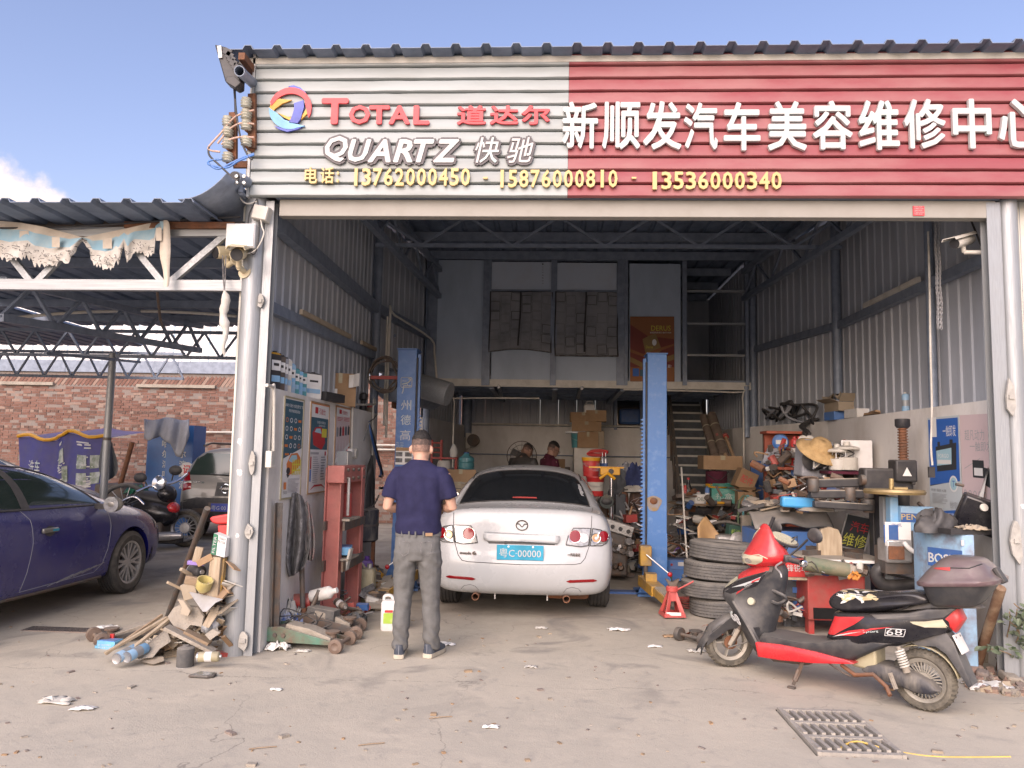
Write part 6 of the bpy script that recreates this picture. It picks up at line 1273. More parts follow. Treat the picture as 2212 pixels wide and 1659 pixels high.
q2=q+V((.0,-.1,.0));t=WT('paper_scrap','torn pale paper stuck on the corner of the carton on the wall','paper',tuple(q+V((.17,-.1,.3))));MB().grid(lambda u,v:q+V((.14+.12*u,-.17+.03*sin(u*5),.20+.14*v+.02*u)),3,3).B('torn_sheet','paper',t,solid=.003)
q=lw_top(735,-.12);t=WT('white_sticker','small white label on the front of the carton on the wall','label',tuple(q+V((-.04,-.17,.14))));MB().box(q+V((-.02,-.172,.16)),(.07,.004,.055),(0,0,radians(15))).B('sticker','paper',t)
q=lw_top(786);t=WT('black_bottle','small black pump bottle on the far end of the left wall','bottle',tuple(q));MB().lathe(q,(0,0,1),[(.04,0),(.045,.05),(.03,.1),(.03,.14),(.05,.16),(.05,.22),(.02,.24)],14).B('bottle_body','black',t,smooth=40);MB().box(q+V((.03,0,.2)),(.05,.03,.03)).B('nozzle','black',t)
q=lw_top(802);t=WT('red_lidded_jar','small dirty jar with a red lid on the left wall end','jar',tuple(q));MB().lathe(q,(0,0,1),[(.05,0),(.06,.04),(.04,.08)],12).B('jar_body','rubble',t,smooth=40);MB().cyl(q+V((0,0,.08)),q+V((0,0,.11)),.045,n=12).B('lid','red_plastic',t)
# ------------------------------------------------------------------ red shop press by the wall
PRS=WT('shop_press','faded red steel press frame with bottle jack standing by the left wall','press',(-1.98,7.3,0))
p0=Z0(P(717,1200,7.15));p1=V((p0.x+.05,p0.y+.62,0));H_=P(722,1010,p0.y).z
for p,w in ((p0,.14),(p1,.13)):
    for s in (-1,1):MB().box((p.x+s*w/2,p.y,H_/2),(.012,.11,H_)).B('post_flange','pink_paint',PRS)
    MB().box((p.x,p.y,H_/2),(w-.012,.012,H_)).B('post_web','pink_paint',PRS)
MB().box((p0.x+.03,(p0.y+p1.y)/2,H_-.06),(.16,.80,.16)).B('head_beam','pink_paint',PRS,bevel=.006)
for dy in (-.3,-.1,.1,.3):
    for dz in (-.1,-.02):MB().cyl((p0.x+.11,(p0.y+p1.y)/2+dy,H_+dz),(p0.x+.13,(p0.y+p1.y)/2+dy,H_+dz),.018,n=6).B('bolt','iron',PRS)
for z,mm,th in ((H_*.62,'iron',.05),(H_*.36,'iron',.06)): 
    for s in (-1,1):MB().box((p0.x+.03+s*.09,(p0.y+p1.y)/2,z),(.02,.78,th*1.6)).B('bed_beam',mm,PRS)
    MB().box((p0.x+.03,(p0.y+p1.y)/2-.1,z+.05),(.24,.4,.02)).B('bed_plate','rubble',PRS)
bj=V((p0.x+.03,(p0.y+p1.y)/2,H_-.14));MB().lathe(bj,(0,0,-1),[(.03,0),(.03,.10),(.055,.11),(.06,.36),(.08,.37),(.08,.4)],16).B('bottle_jack','red_paint',PRS,smooth=40)
MB().cyl(bj+V((.1,-.3,.05)),bj+V((.1,-.3,-.3)),.014,n=8).B('pump_rod','alu',PRS)
for s in (-1,1):MB().bar((p0.x-.15+s*.01,p0.y,.03),(p0.x+.2,p0.y+(0 if s<0 else .62),.03),.06,.05).B('foot','pink_paint',PRS)
t=WT('blue_carton','small glossy blue and white box sitting on the press bed','box',(p0.x+.05,p0.y+.2,H_*.36+.09));MB().box((p0.x+.05,p0.y+.2,H_*.36+.12),(.16,.24,.07),(0,0,.2)).B('box_body','logo_cyan',t);MB().box((p0.x+.05,p0.y+.2,H_*.36+.157),(.14,.2,.004),(0,0,.2)).B('lid','blue_machine',t)
MB().box((p0.x+.14,p0.y+.07,H_*.36+.05),(.02,.1,.2),(0,.2,0)).B('hanging_flap','off_white',t)
# hanging cloths on handles
hb=Z0(P(657,1330,6.65));t=WT('iron_pole','rusty iron pole leaning by the left wall under the felt cloth','pole',tuple(hb));MB().tube([hb,P(652,1230,hb.y-.0),P(640,1070,hb.y+.05)],.022,10).B('pole','iron',t,smooth=50);MB().cyl(hb,hb.lerp(P(652,1230,hb.y),.4),.035,n=12).B('socket','rust',t)
def cloth_from(rows,yb,amp,ph,label,mm,name='felt_cloth',cat='cloth'):
    R_=[]
    for j,r in enumerate(rows):
        n=30;row=[]
        for i in range(n+1):
            f=i/n;k=f*(len(r)-1);a=int(min(k,len(r)-2));u=r[a][0]+(r[a+1][0]-r[a][0])*(k-a);v=r[a][1]+(r[a+1][1]-r[a][1])*(k-a)
            row.append(P(u,v,yb+amp*sin(f*15+ph+j*.35)*min(1,.3+j*.22)-.05*sin(f*pi)))
        R_.append(row)
    t=WT(name,label,cat,tuple(R_[-1][8]));MB().loft(R_,close=False).B('cloth',mm,t,smooth=60,solid=.008,sub=1)
    return t,R_
t,R_=cloth_from([[(625,1066),(640,1062),(652,1070)],[(620,1085),(640,1075),(660,1090)],[(616,1115),(640,1110),(670,1115)],[(610,1150),(640,1145),(672,1150)],[(605,1185),(640,1185),(668,1195)],[(610,1215),(635,1222),(660,1222)],[(622,1248),(635,1244),(652,1230)]],hb.y-.07,.075,0,'speckled grey felt cloth draped over the leaning pole','felt')
t,R_=cloth_from([[(656,1085),(664,1080),(670,1090)],[(655,1115),(667,1110),(676,1125)],[(655,1150),(668,1150),(681,1165)],[(658,1185),(670,1190),(680,1195)],[(662,1208),(669,1213),(676,1210)]],hb.y-.0,.035,2,'smaller oily cloth with red stains hanging beside the felt cloth','oily_cloth')
g0=Z0(LWP(591,1340,.02));t=WT('angle_iron','dark steel angle bar leaning upright on the left wall by the entrance','steel bar',tuple(g0));tp=LWP(598,1086,.03)
for dx,dy in ((.025,.004),(.004,.025)):MB().bar(g0+V((dx,-dy,0)),tp+V((dx,-dy,0)),.05 if dx>dy else .006,.006 if dx>dy else .05,up=(0,1,0)).B('flange','iron',t)
# black hoses, cable loops and drum further in
t=WT('hanging_hose','coil of black rubber hose hanging at the far end of the left wall','hose',tuple(LWP(800,1150)))
for k in range(5):MB().tube(SP([LWP(798+k*1.5,1000-k*4,.05+.015*k),LWP(790+k*2,1060,.07),LWP(786+k*3,1130,.08),LWP(792+k*2,1165,.09),LWP(802+k,1120,.07),LWP(803+k,1050,.05),LWP(800+k,1002,.05)],5),.016,7).B('loop','black',t,smooth=60)
t=WT('air_line','thin black air line looping from the press to the wall hook','hose',tuple(LWP(790,1100)));MB().tube(SP([LWP(760,1010,.1),LWP(764,1060,.12),LWP(775,1098,.14),LWP(790,1105,.14),LWP(808,1090,.1),LWP(818,1070,.08)],6),.009,6).B('tube','iron',t,smooth=60)
t=WT('wire_bundle','bundle of blue and black wires with a steel tube hanging from a wall hook','wires',tuple(LWP(805,960)))
for k in range(4):MB().tube(SP([LWP(797,910,.05),LWP(801+k*2,940,.08),LWP(812+k*2,985,.08),LWP(822+k*2,1018+k*3,.06),LWP(818,1030,.05)],5),.007,6).B('wire','blue_deep' if k<2 else 'black',t,smooth=60)
MB().cyl(LWP(798,912,.06),LWP(786,952,.06),.008,n=8).B('steel_tube','steel',t);MB().tube([LWP(796,912,.05),LWP(806,906,.05),LWP(815,895,.05)],.007,6).B('hook','black',t)
p=G(828,1240);p=V((p.x,8.95,0));t=WT('oil_drum','black cylindrical tank strapped upright behind the man in navy','tank',(p.x,p.y,0));pz0,pz1=P(828,1170,8.95).z,P(828,1098,8.95).z;MB().lathe((p.x,p.y,pz0),(0,0,1),[(.12,0),(.15,.02),(.15,pz1-pz0-.02),(.12,pz1-pz0)],24).B('tank_body','mud_black',t,smooth=40);MB().lathe((p.x,p.y,(pz0+pz1)/2),(0,0,1),[(.153,-.012),(.153,.012)],24).B('strap','iron',t)
for s in (-1,1):MB().box((p.x+s*.1,p.y,pz0/2),(.04,.04,pz0)).B('stand_leg','rust',t)
MB().cyl((p.x,p.y-.15,pz0+.06),(p.x,p.y-.17,pz0+.06),.016,n=10).B('drain_plug','rust',t)
# ------------------------------------------------------------------ things on the floor at the left
g=G(783,1300);jerrycan('dirty beige jerrycan on the floor beside the red press',tuple(g),(.25,.16,.40),.0,'jerry')
g=G(775,1285);jerrycan('purple jug standing behind the beige jerrycan',(g.x-.07,g.y+.35,0),(.26,.15,.38),.3,'purple','purple','sky_paint','plastic_jug','jug')
g=G(832,1360);jerrycan('white plastic jug with a green and yellow label by the man\'s left leg',(g.x+.06,g.y,0),(.20,.11,.30),.15,'white_plastic','white_plastic',None,'plastic_jug','jug');b=MB()
t=bpy.data.objects[[o.name for o in bpy.data.objects if o.name.startswith('plastic_jug')][-1]];b.box((-.03,-.058,.11),(.09,.004,.09));b.B('label_panel','label_green',t);MB().box((-.03,-.061,.17),(.07,.003,.02)).B('label_band','red_plastic',t)
def floor_jack(label,a,c,mm,h=.17,w=.26,hnd=None,group=None,front='iron_rust'):
    """trolley jack from its rear a to its nose c on the ground"""
    a,c=V(a),V(c);d=(c-a).normalized();s=V((-d.y,d.x,0));L=(c-a).length;t=WT('trolley_jack',label,'trolley jack',tuple((a+c)/2),group);up=V((0,0,1))
    for k in (-1,1):
        prof=[(0,.05),(0,h*.95),(.12,h),(L*.45,h*.80),(L*.97,h*.42),(L,.05)];MB().prism([a+d*x+s*k*w/2+up*z for x,z in prof],s*-k*.014).B('side_plate',mm,t,bevel=.003)
        for x in (.1,.2):MB().cyl(a+d*L*x*1.2+s*k*(w/2+.012)+up*h*.62,a+d*L*x*1.2+s*k*(w/2-.01)+up*h*.62,.017,n=10).B('pivot_bolt','iron',t)
        wc=a+d*(L*.99)+up*.055;MB().lathe(wc+s*k*(w/2+.002),s*k,[(.02,0),(.055,.0),(.058,.012),(.055,.045),(.03,.05),(.012,.04)],18).B('front_wheel',front,t,smooth=40);wc=a+d*.05+up*.04;MB().lathe(wc+s*k*(w/2-.05),s*k,[(.012,0),(.04,0),(.04,.03),(.012,.03)],14).B('rear_castor','iron',t)
    MB().cyl(a+d*L*.99+s*w/2+up*.055,a+d*L*.99-s*w/2+up*.055,.016,n=10).B('axle',front,t);MB().prism([a+d*x+s*.07+up*z for x,z in ((.12,h*.7),(.14,h*1.08),(L*.55,h*.92),(L*.86,h*.55),(L*.86,h*.35))],s*-.14).B('lift_arm','rubble',t,bevel=.004)
    MB().lathe(a+d*L*.84+up*h*.5,up,[(.03,0),(.03,.03),(.055,.035),(.058,.05),(.04,.052)],16).B('saddle',front,t)
    MB().box(a+d*.09+up*h*.55,(.16,.12,h*.7),(0,0,math.atan2(d.y,d.x))).B('pump_block','iron',t,bevel=.01)
    if hnd:MB().tube([a+d*.05+up*h*.7,V(hnd)],.018,8).B('handle','iron',t)
    return t
floor_jack('green and rusty trolley jack nearest the entrance on the left',G(590,1392),G(742,1402),'green_paint',.17,.24)
floor_jack('dark grey trolley jack behind the green one',G(645,1372),G(775,1372),'iron',.20,.27)
floor_jack('orange and black trolley jack lying by the scrap pile under the carport',G(392,1368),G(208,1392),'iron',.13,.2,None,None,'iron_rust')
floor_jack('small red trolley jack poking out ahead of the scooter\'s front wheel',G(1560,1376),G(1492,1390),'orange_rust',.10,.2,None,None,'iron')
def block(name,label,cat,p,d,r,mm,bev=.006,group=None,rag=0): 
    o=MB().box((0,0,d[2]/2),d,(0,0,0)).B(name,mm,None,bevel=bev);o.location=p;o.rotation_euler=r;return tag(o,label,cat,group)
q=P(697,1338,6.62);block('brick_block','grey brick block lying on the dark trolley jack','brick',(q.x,q.y,q.z),(.26,.11,.10),(0,.08,-.25),'rubber_dusty')
q=P(634,1302,6.75);spray('old red paint tin lying on its side against the left wall',(q.x,q.y,q.z),(1,.25,.05),.075,.16,'red_paint',None,'paint tin');t=None
q=G(630,1350); 
def CR(name,label,cat,c,sx_,sy_,h,mm,seed,n=9,group=None,flatk=1.):
    rr=random.Random(seed);b=MB();hs=[[rr.uniform(0,h) for i in range(n+1)] for j in range(n+1)];rad=[rr.uniform(.75,1.05) for k in range(12)]
    def f(u,v):
        a,d=(u-.5)*2,(v-.5)*2;k=rad[int((math.atan2(d,a)+pi)/6.2832*11.99)];e=max(0,1-(a*a+d*d)*.5);return V(c)+V((a*sx_*k+rr.uniform(-.1,.1)*sx_,d*sy_*k+rr.uniform(-.1,.1)*sy_,.004+hs[int(v*n)][int(u*n)]*(.25+.75*e)))
    b.grid(f,n,n);o=b.B(name,mm,None,smooth=25,solid=.003);return tag(o,label,cat,group)
CR('white_cloth','white crumpled cloth on the ground before the green jack','cloth',tuple(G(600,1404)),.11,.06,.07,'paper',4);CR('plastic_bag','blue and white plastic bag dumped by the left wall','plastic bag',tuple(P(628,1352,6.5)),.11,.09,.14,'blue_white',5)
CR('cement_bag','torn white cement bag behind the trolley jacks','bag',tuple(P(622,1345,6.6)),.12,.08,.22,'cloth_white',15)
spray('small silver spray can standing by the blue bag',tuple(P(630,1372,6.4)),(0,0,1),.03,.13,'steel');spray('dark green spray can lying by the foot of the press',tuple(P(728,1300,6.9)),(.6,-.75,-.1),.035,.19,'iron')
b=MB();q=P(690,1275,6.7);b.tube([q,q+V((-.05,-.05,-.15)),q+V((-.2,-.12,-.33))],.02,8);tag(b.B('elbow_pipe','iron',None,smooth=50),'bent dirty pipe by the foot of the press','pipe')
q=P(695,1345,6.75);t=WT('white_bottle','white plastic bottle lying on the junk by the press','bottle',tuple(q));MB().lathe(q+V((-.1,0,.22)),(.9,-.2,.25),[(.05,0),(.055,.02),(.055,.18),(.02,.22),(.02,.25)],14).B('bottle_body','paper',t,smooth=40);MB().cyl(q+V((.11,-.05,.28)),q+V((.14,-.055,.29)),.024,n=10).B('cap','white_plastic',t)
t=WT('tangled_cable','thin black cable tangled over the green trolley jack','cable',tuple(G(640,1385)))
r_=random.Random(9)
for k in range(3):
    c0=G(620+k*28,1385);MB().tube(SP([c0+V((r_.uniform(-.2,.2),r_.uniform(-.12,.1),r_.uniform(.03,.28))) for q in range(9)],5),.005,5).B('strand','black',t,smooth=60)
g=P(722,1345,6.7);block('wood_block','small yellow wooden block by the foot of the press','wood',tuple(g),(.18,.07,.05),(0,0,-.3),'wood_pale');CR('shoe_rag','black rag beside the dark jack nose','rag',tuple(P(765,1345,6.9)),.10,.07,.1,'felt_dark',8);CR('pink_cloth','pink patterned cloth heaped behind the jerrycan','cloth',tuple(G(775,1268)),.16,.12,.32,'pink_cloth',18)
CR('yellow_wrapper','yellow plastic wrapper on the heap behind the jerrycan','wrapper',tuple(G(805,1262)),.14,.1,.25,'yellow_plastic',28)
b=MB();r_=random.Random(4)
for k in range(70):
    q=G(r_.uniform(755,835),r_.uniform(1250,1330));b.box(q+V((0,.2,r_.uniform(.01,.16))),(r_.uniform(.04,.2),r_.uniform(.03,.14),r_.uniform(.01,.06)),(r_.uniform(-.6,.6),r_.uniform(-.6,.6),r_.uniform(0,3)),r_.choice(['card_pale','rubble','iron','cloth_white','card','felt']))
tag(b.B('rubbish_heap',None),'loose heap of cardboard scraps and rags behind the jerrycan',None,None,'stuff')
# ------------------------------------------------------------------ two-post lift
def lift_post(label,u,ub,vt,Y,arm,letters=False,mm='blue_post'):
    x=P(u,1000,Y).x;H_=P(u,vt,Y).z;w=.225;t=WT('lift_post',label,'lift post',(x,Y,0));b=MB();s=1 if letters else-1
    b.box((x,Y,H_/2),(w,.02,H_));b.B('front_face',mm,t,bevel=.004)
    for k in (-1,1):MB().box((x+k*(w/2-.01),Y+.13,H_/2),(.018,.24,H_)).B('side_face',mm,t)
    MB().box((x,Y+.12,H_+.006),(w+.02,.30,.012)).B('top_cap',mm,t);MB().box((x,Y+.1,.012),(.46,.5,.024)).B('base_plate',mm,t);MB().box((x,Y-.012,.35),(w+.006,.006,.7)).B('foot_plate',mm,t)
    for k in (-1,1):
        MB().prism([(x+k*w/2,Y-.02,.02),(x+k*(w/2+.1),Y-.02,.02),(x+k*w/2,Y-.02,.3)],(0,.016,0)).B('gusset',mm,t)
    xr=x+s*(w/2+.03);MB().box((xr,Y+.03,H_*.52),(.035,.05,H_*.92)).B('rack_bar',mm,t)
    for k in range(34):b=MB();z=.5+k*.045;b.prism([(xr+s*.018,Y,z),(xr+s*.05,Y,z+.01),(xr+s*.018,Y,z+.032)],(0,.04,0));b.B('rack_tooth',mm,t)
    MB().cyl((x+s*(w/2+.012),Y-.02,.3),(x+s*(w/2+.012),Y-.02,H_-.1),.012,n=8).B('hydraulic_line','black',t)
    return t,x,H_
LP,lx,LH=lift_post('blue lift post with white Chinese lettering, left of the white car',873,850,755,9.0,None,True)
b=MB();rows_=(('广',840),('州',875),('德',907),('高',940))
for ch,v in rows_:q=P(873,v,8.985);TX(b,ch,(lx-.055,8.988,q.z-.06),(.12,0,0),(0,0,.12),(0,-1,0),.002,bold=.01);b.B('character','white_letter',LP);b=MB()
q=P(872,826,8.985);b=MB();b.tube([(lx+a,8.985,q.z+c) for a,c in ((-.055,-.06),(.055,-.06),(.065,-.05),(.065,.05),(.055,.06),(-.055,.06),(-.065,.05),(-.065,-.05),(-.055,-.06))],.004,4);b.tube(SP([(lx-.05,8.985,q.z-.02),(lx+.02,8.985,q.z+.0),(lx+.05,8.985,q.z+.04),(lx+.02,8.985,q.z+.045)],4),.008,4);TX(b,'DEGAO',(lx-.05,8.988,q.z+.01),(.05,0,0),(0,0,.018),(0,-1,0),.002);TX(b,'德高',(lx-.03,8.988,q.z-.05),(.06,0,0),(0,0,.02),(0,-1,0),.002);b.B('logo','white_letter',LP)
b=MB(); 
for k in range(3):TX(b,('TEL: 020-','FAX: 020-','www.')[k],(lx-.1,8.988,P(862,958,8.985).z-k*.025),(.09,0,0),(0,0,.014),(0,-1,0),.002)
b.B('small_print','white_letter',LP);q=P(868,985,8.985);st_=MB().box((lx,8.986,q.z),(.2,.006,.2)).B('warning_sticker','paper',LP);MB().box((lx,8.982,q.z+.08),(.2,.004,.04)).B('sticker_band','card',st_)
for k in range(4):MB().box((lx-.06+.11*(k%2),8.982,q.z+.02-.07*(k // 2)),(.08,.003,.05)).B('sticker_picture','felt',st_)
RP_,rx,RH=lift_post('plain bright blue lift post right of the white car, scuffed and rusty at one bolt',1419,1425,765,9.05,None,False,'blue_right')
q=P(1412,1082,9.03);MB().sph(q,(.045,.02,.04),10).B('rusty_bolt','rust',RP_,smooth=50);MB().add([tuple(q+V((.09*cos(a)*(1+.2*sin(3*a)),.0035-.0,.09*sin(a)-.03))) for a in [i*pi/8 for i in range(16)]],[tuple(range(16))]).B('rust_stain','rust_stain',RP_)
for s_,px,lab in ((1,lx,'yellow lift arm folded by the left post, behind the man'),(-1,rx,'yellow jointed lift arm reaching toward us from the right post')):
    t=WT('jointed_lift_arm',lab,'lift arm',(px+s_*.1,8.6,0));x0=px+s_*.12
    a,c=V((x0-s_*-.05,8.8,.2)),V((px+(s_*.02 if s_>0 else .0),8.0,.11))
    MB().bar(a,a.lerp(c,.55),.15,.11).B('outer_arm','yellow_paint',t,bevel=.006);MB().bar(a.lerp(c,.5),c,.12,.085).B('inner_arm','yellow_paint',t,bevel=.006);MB().box(c+V((0,-.004,0)),(.09,.01,.06)).B('open_end','black',t);MB().bar(a.lerp(c,.6)+V((0,0,.055)),c+V((0,.05,.05)),.11,.02).B('worn_top','rubble',t)
    MB().box((x0+s_*.03,8.9,.46),(.13,.16,.22)).B('carriage','yellow_paint',t,bevel=.01);MB().cyl((x0+s_*.03,8.86,.12),(x0+s_*.03,8.86,.4),.025,n=10).B('pivot_pin','iron',t);MB().box(a.lerp(c,.25)+V((0,0,.09)),(.12,.14,.08)).B('bracket','yellow_paint',t)
    lv_=MB().cyl((x0+s_*.03,8.80,.48),(x0-s_*.22,8.72,.28),.008,n=8).B('release_lever','steel',t);MB().sph((x0-s_*.22,8.72,.28),.028,10).B('knob','red_gloss',lv_,smooth=60)
tag(MB().box(((lx+rx)/2,9.12,.012),(rx-lx-.3,.16,.024)).B('floor_cover','blue_deep'),'blue steel floor plate running between the two lift posts','floor plate')
# coil of steel rope on a red bracket, rolled shutter over the side opening
q=P(838,813,9.3);t=WT('wire_rope_coil','coil of rusty steel rope on a red bracket beside the left lift post','rope coil',tuple(q));r_=random.Random(2)
for k in range(7):b=MB();R_=.17+.02*r_.uniform(-1,1);b.tube([q+V((-.05+R_*cos(a)+.015*sin(5*a+k),.01*k,.02+R_*1.15*sin(a)+.015*cos(4*a+k))) for a in [i*pi/14 for i in range(29)]],.009,5);b.B('rope_turn','iron',t,smooth=60)
MB().box(q+V((-.02,-.03,-.02)),(.36,.05,.04)).B('bracket','red_paint',t)
t=WT('roller_shutter','dark rolled-up shutter barrel over the side opening, behind the left lift post','roller shutter',(XL(10),10,2.3));b=MB();ya,yb=9.85,11.5;R_=[[V((XL(y)+.12+.20*cos(a),y,2.42+.20*sin(a))) for a in [2*pi*i/24 for i in range(24)]] for y in (ya,yb)];b.loft(R_);b.B('barrel','galv_dark',t)
MB().box((XL(10.8)-.03,10.8,2.2),(.03,1.6,.1)).B('bottom_bar','rust',t)
tag(MB().lathe((-1.95,10.3,2.52),(.9,-.22,-.26),[(.12,0),(.165,.01),(.165,.62),(.155,.63),(.05,.63)],14).B('rolled_sheet','galv',None,smooth=30),'rolled corrugated shutter bundle stuck out right of the left lift post','roll')
# ------------------------------------------------------------------ middle ground right of the white car
def ctr(u,vb,Y):return P(u,vb,Y)
def cab(name,label,cat,u0,u1,vt,Y,dep,mm,vb=None):
    a,c=P(u0,vt,Y),P(u1,vt,Y);zb=0 if vb is None else P(u0,vb,Y).z;t=WT(name,label,cat,((a.x+c.x)/2,Y+dep/2,zb));MB().box(((a.x+c.x)/2,Y+dep/2,(zb+a.z)/2),(c.x-a.x,dep,a.z-zb)).B('case',mm,t,bevel=.008);return t,a,c
t,a,c=cab('fridge','old cream fridge behind the white car with cartons piled on top','fridge',1240,1296,967,13.6,.6,'off_white');MB().box(((a.x+c.x)/2,13.592,a.z*.6),(c.x-a.x-.03,.02,.02)).B('door_gap','black',t)
FT=a.z
def on(u,Y,z):p=P(u,1000,Y);return (p.x,Y,z)
CT('brown carton with a lid half open, front of the stack on the fridge',on(1268,13.7,FT),(.36,.3,.28),.05,'card',False);CT('pale carton behind the half-open one on the fridge',on(1292,13.75,FT),(.2,.25,.3),.0,'card_pale');CT('wide brown carton in the second layer on the fridge',on(1266,13.75,FT+.29),(.52,.3,.17),-.03);CT('long brown carton at the top left of the fridge stack',on(1258,13.85,FT+.46),(.46,.3,.17),.03);CT('brown carton with a torn white corner at the top right of the fridge stack',on(1287,13.82,FT+.47),(.36,.3,.2),-.05)
bucket('green tinted translucent bucket left of the cartons on the fridge',on(1247,13.75,FT),.12,.26,'green_glass')
t=WT('white_canister','small white canister with a handle crowning the carton stack','canister',on(1272,13.85,FT+.63));p=V(on(1272,13.85,FT+.63));MB().box(p+V((0,0,.08)),(.2,.14,.16)).B('canister_body','white_plastic',t,bevel=.02);MB().tube(SP([p+V((-.06,0,.15)),p+V((-.04,0,.2)),p+V((.05,0,.2)),p+V((.07,0,.15))],4),.014,7).B('handle','white_plastic',t)
b=MB();p=V(on(1242,13.7,FT+.27));b.box(p,(.34,.26,.03));tag(b.B('bucket_board','galv',None),'grey board lying across the green bucket','board')
CT('low brown carton showing above the white car roof at the right',on(1195,13.9,P(1195,1006,13.9).z-.3),(.42,.3,.42),0,'card');t,a,c=cab('side_table','dark bench under the low carton beyond the car','bench',1165,1232,1008,13.8,.5,'iron')
# standing fan
p=P(1127,985,13.4);t=WT('standing_fan','black wire standing fan between the two men','fan',(p.x,13.4,0))
for r in (.10,.19,.255,.26):MB().tube([p+V((r*cos(a),-.05 if r<.25 else 0,r*sin(a))) for a in [i*pi/12 for i in range(25)]],.005,5).B('guard_ring','iron',t)
for k in range(12):a=k*pi/6;MB().tube([p+V((0,-.07,0)),p+V((.15*cos(a),-.05,.15*sin(a))),p+V((.258*cos(a),0,.258*sin(a)))],.003,4).B('guard_wire','iron',t)
for k in range(3):a=k*2.094+.6;MB().bar(p+V((.02*cos(a),0,.02*sin(a))),p+V((.2*cos(a),.02,.2*sin(a))),.01,.11).B('blade','black',t)
MB().cyl(p+V((0,-.02,0)),p+V((0,.15,0)),.06,n=14).B('motor','black',t);MB().cyl((p.x,13.5,0),(p.x,13.5,p.z),.025,n=10).B('pole','iron',t);MB().cyl((p.x,13.5,0),(p.x,13.5,.04),.25,n=20).B('base','black',t)
# red trolley rack, water jug and cartons left of the car
p=P(955,1000,11.2);t=WT('trolley_rack','red tubular trolley rack holding tins, left of the white car','rack',(p.x,11.2,0));X0,X1=P(932,1000,11.2).x,P(985,1000,11.2).x;zt=P(930,950,11.2).z
for x,z1 in ((X0,zt),(X0+.14,zt),(X1,1.55)):MB().cyl((x,11.2,0),(x,11.2,z1),.02,n=8).B('upright','red_paint',t)
for z in (1.0,1.28,1.5):MB().box(((X0+X1)/2,11.3,z),(X1-X0,.3,.025)).B('shelf','red_paint',t)
for k in range(3):MB().cyl((X0,11.2,1.58+k*.07),(X0+.14,11.2,1.58+k*.07),.012,n=6).B('rung','red_paint',t)
for k,(x,z,lab) in enumerate(((.5,1.295,'dirty round tin on the upper shelf of the red rack'),(.5,1.015,'dirty white tin on the lower shelf of the red rack'))):q=V((X0+(X1-X0)*x,11.25,z));tag(MB().lathe(q,(0,0,1),[(.09,0),(.1,.01),(.1,.12),(.09,.17)],16).B('round_tin','off_white',None,smooth=40),lab,'tin')
q=V((X1-.03,11.15,1.52));tag(MB().lathe(q,(0,0,1),[(.05,0),(.06,.08),(.04,.14),(.02,.18)],12).B('spray_gun_cup','off_white',None,smooth=40),'pale spray gun cup on the end of the red rack','cup')
p=P(1007,1022,12.2);t=WT('water_jug','blue-green water cooler jug standing on cartons at the left of the car','water jug',(p.x,12.2,p.z));MB().lathe((p.x,12.2,p.z),(0,0,1),[(.11,0),(.125,.01),(.125,.07),(.115,.08),(.125,.09),(.125,.16),(.115,.17),(.125,.18),(.12,.24),(.06,.28),(.04,.31)],20).B('jug_body','green_glass',t,smooth=30);MB().cyl((p.x,12.2,p.z+.31),(p.x,12.2,p.z+.33),.042,n=12).B('cap','blue_deep',t)
q=P(990,1080,10.6);CT('tape-wrapped carton pile beside the car, upper box',(q.x,10.8,P(990,1046,10.6).z),(.42,.3,.2),.12,'card',False);CT('carton wrapped in clear film under the upper box',(q.x,10.8,P(990,1068,10.6).z),(.42,.32,.17),.02,'card_pale');CT('large carton at the bottom of the pile left of the car',(q.x-.03,10.85,0),(.52,.4,P(990,1068,10.6).z),0,'card');t,a,c=cab('tool_bench','dark bench with clutter behind the man, left of the car','bench',905,975,1045,11.6,.5,'iron')
# buckets, chrome crank stand, tubes, engine and cylinders right of the car
q=P(1286,1072,10.7);bucket('red bucket with a white label under the yellow-lidded one',(q.x,10.7,q.z),.125,P(1286,1032,10.7).z-q.z+.02,'red_plastic',None,None,'off_white');q=P(1280,1029,10.7);bucket('red and silver paint bucket with a yellow lid, top of the bucket stack',(q.x-.02,10.7,q.z),.125,P(1280,988,10.7).z-q.z,'red_plastic','yellow_plastic',None,'bucket_print');q=P(1283,1072,10.7);t,a,c=cab('oil_cabinet','dark cabinet carrying the bucket stack beside the car','cabinet',1268,1312,1072,10.55,.4,'iron')
t=WT('red_hose','red air hose coiled behind the yellow bucket lid','hose',tuple(P(1288,985,10.9)))
for k in range(4):b=MB();c0=P(1288+k*2,986-k*1.5,10.95);b.tube([c0+V((.13*cos(a),.02*k,.035+.03*sin(a))) for a in [i*pi/10 for i in range(21)]],.012,6);b.B('loop','red_plastic',t,smooth=60)
for k,(u,lab) in enumerate(((1301,'left silver sealant tube beside the yellow bucket'),(1308,'right silver sealant tube beside the yellow bucket'))):q=P(u,1016,10.9);t=WT('sealant_tube',lab,'tube',tuple(q),'silver sealant tubes');MB().lathe(q,(0,0,1),[(.028,0),(.03,.16),(.02,.18),(.008,.19),(.006,.25)],12).B('tube_body','steel',t,smooth=40);MB().lathe(q,(0,0,1),[(.031,.04),(.031,.1)],12,caps=False).B('label_band','blue_deep',t)
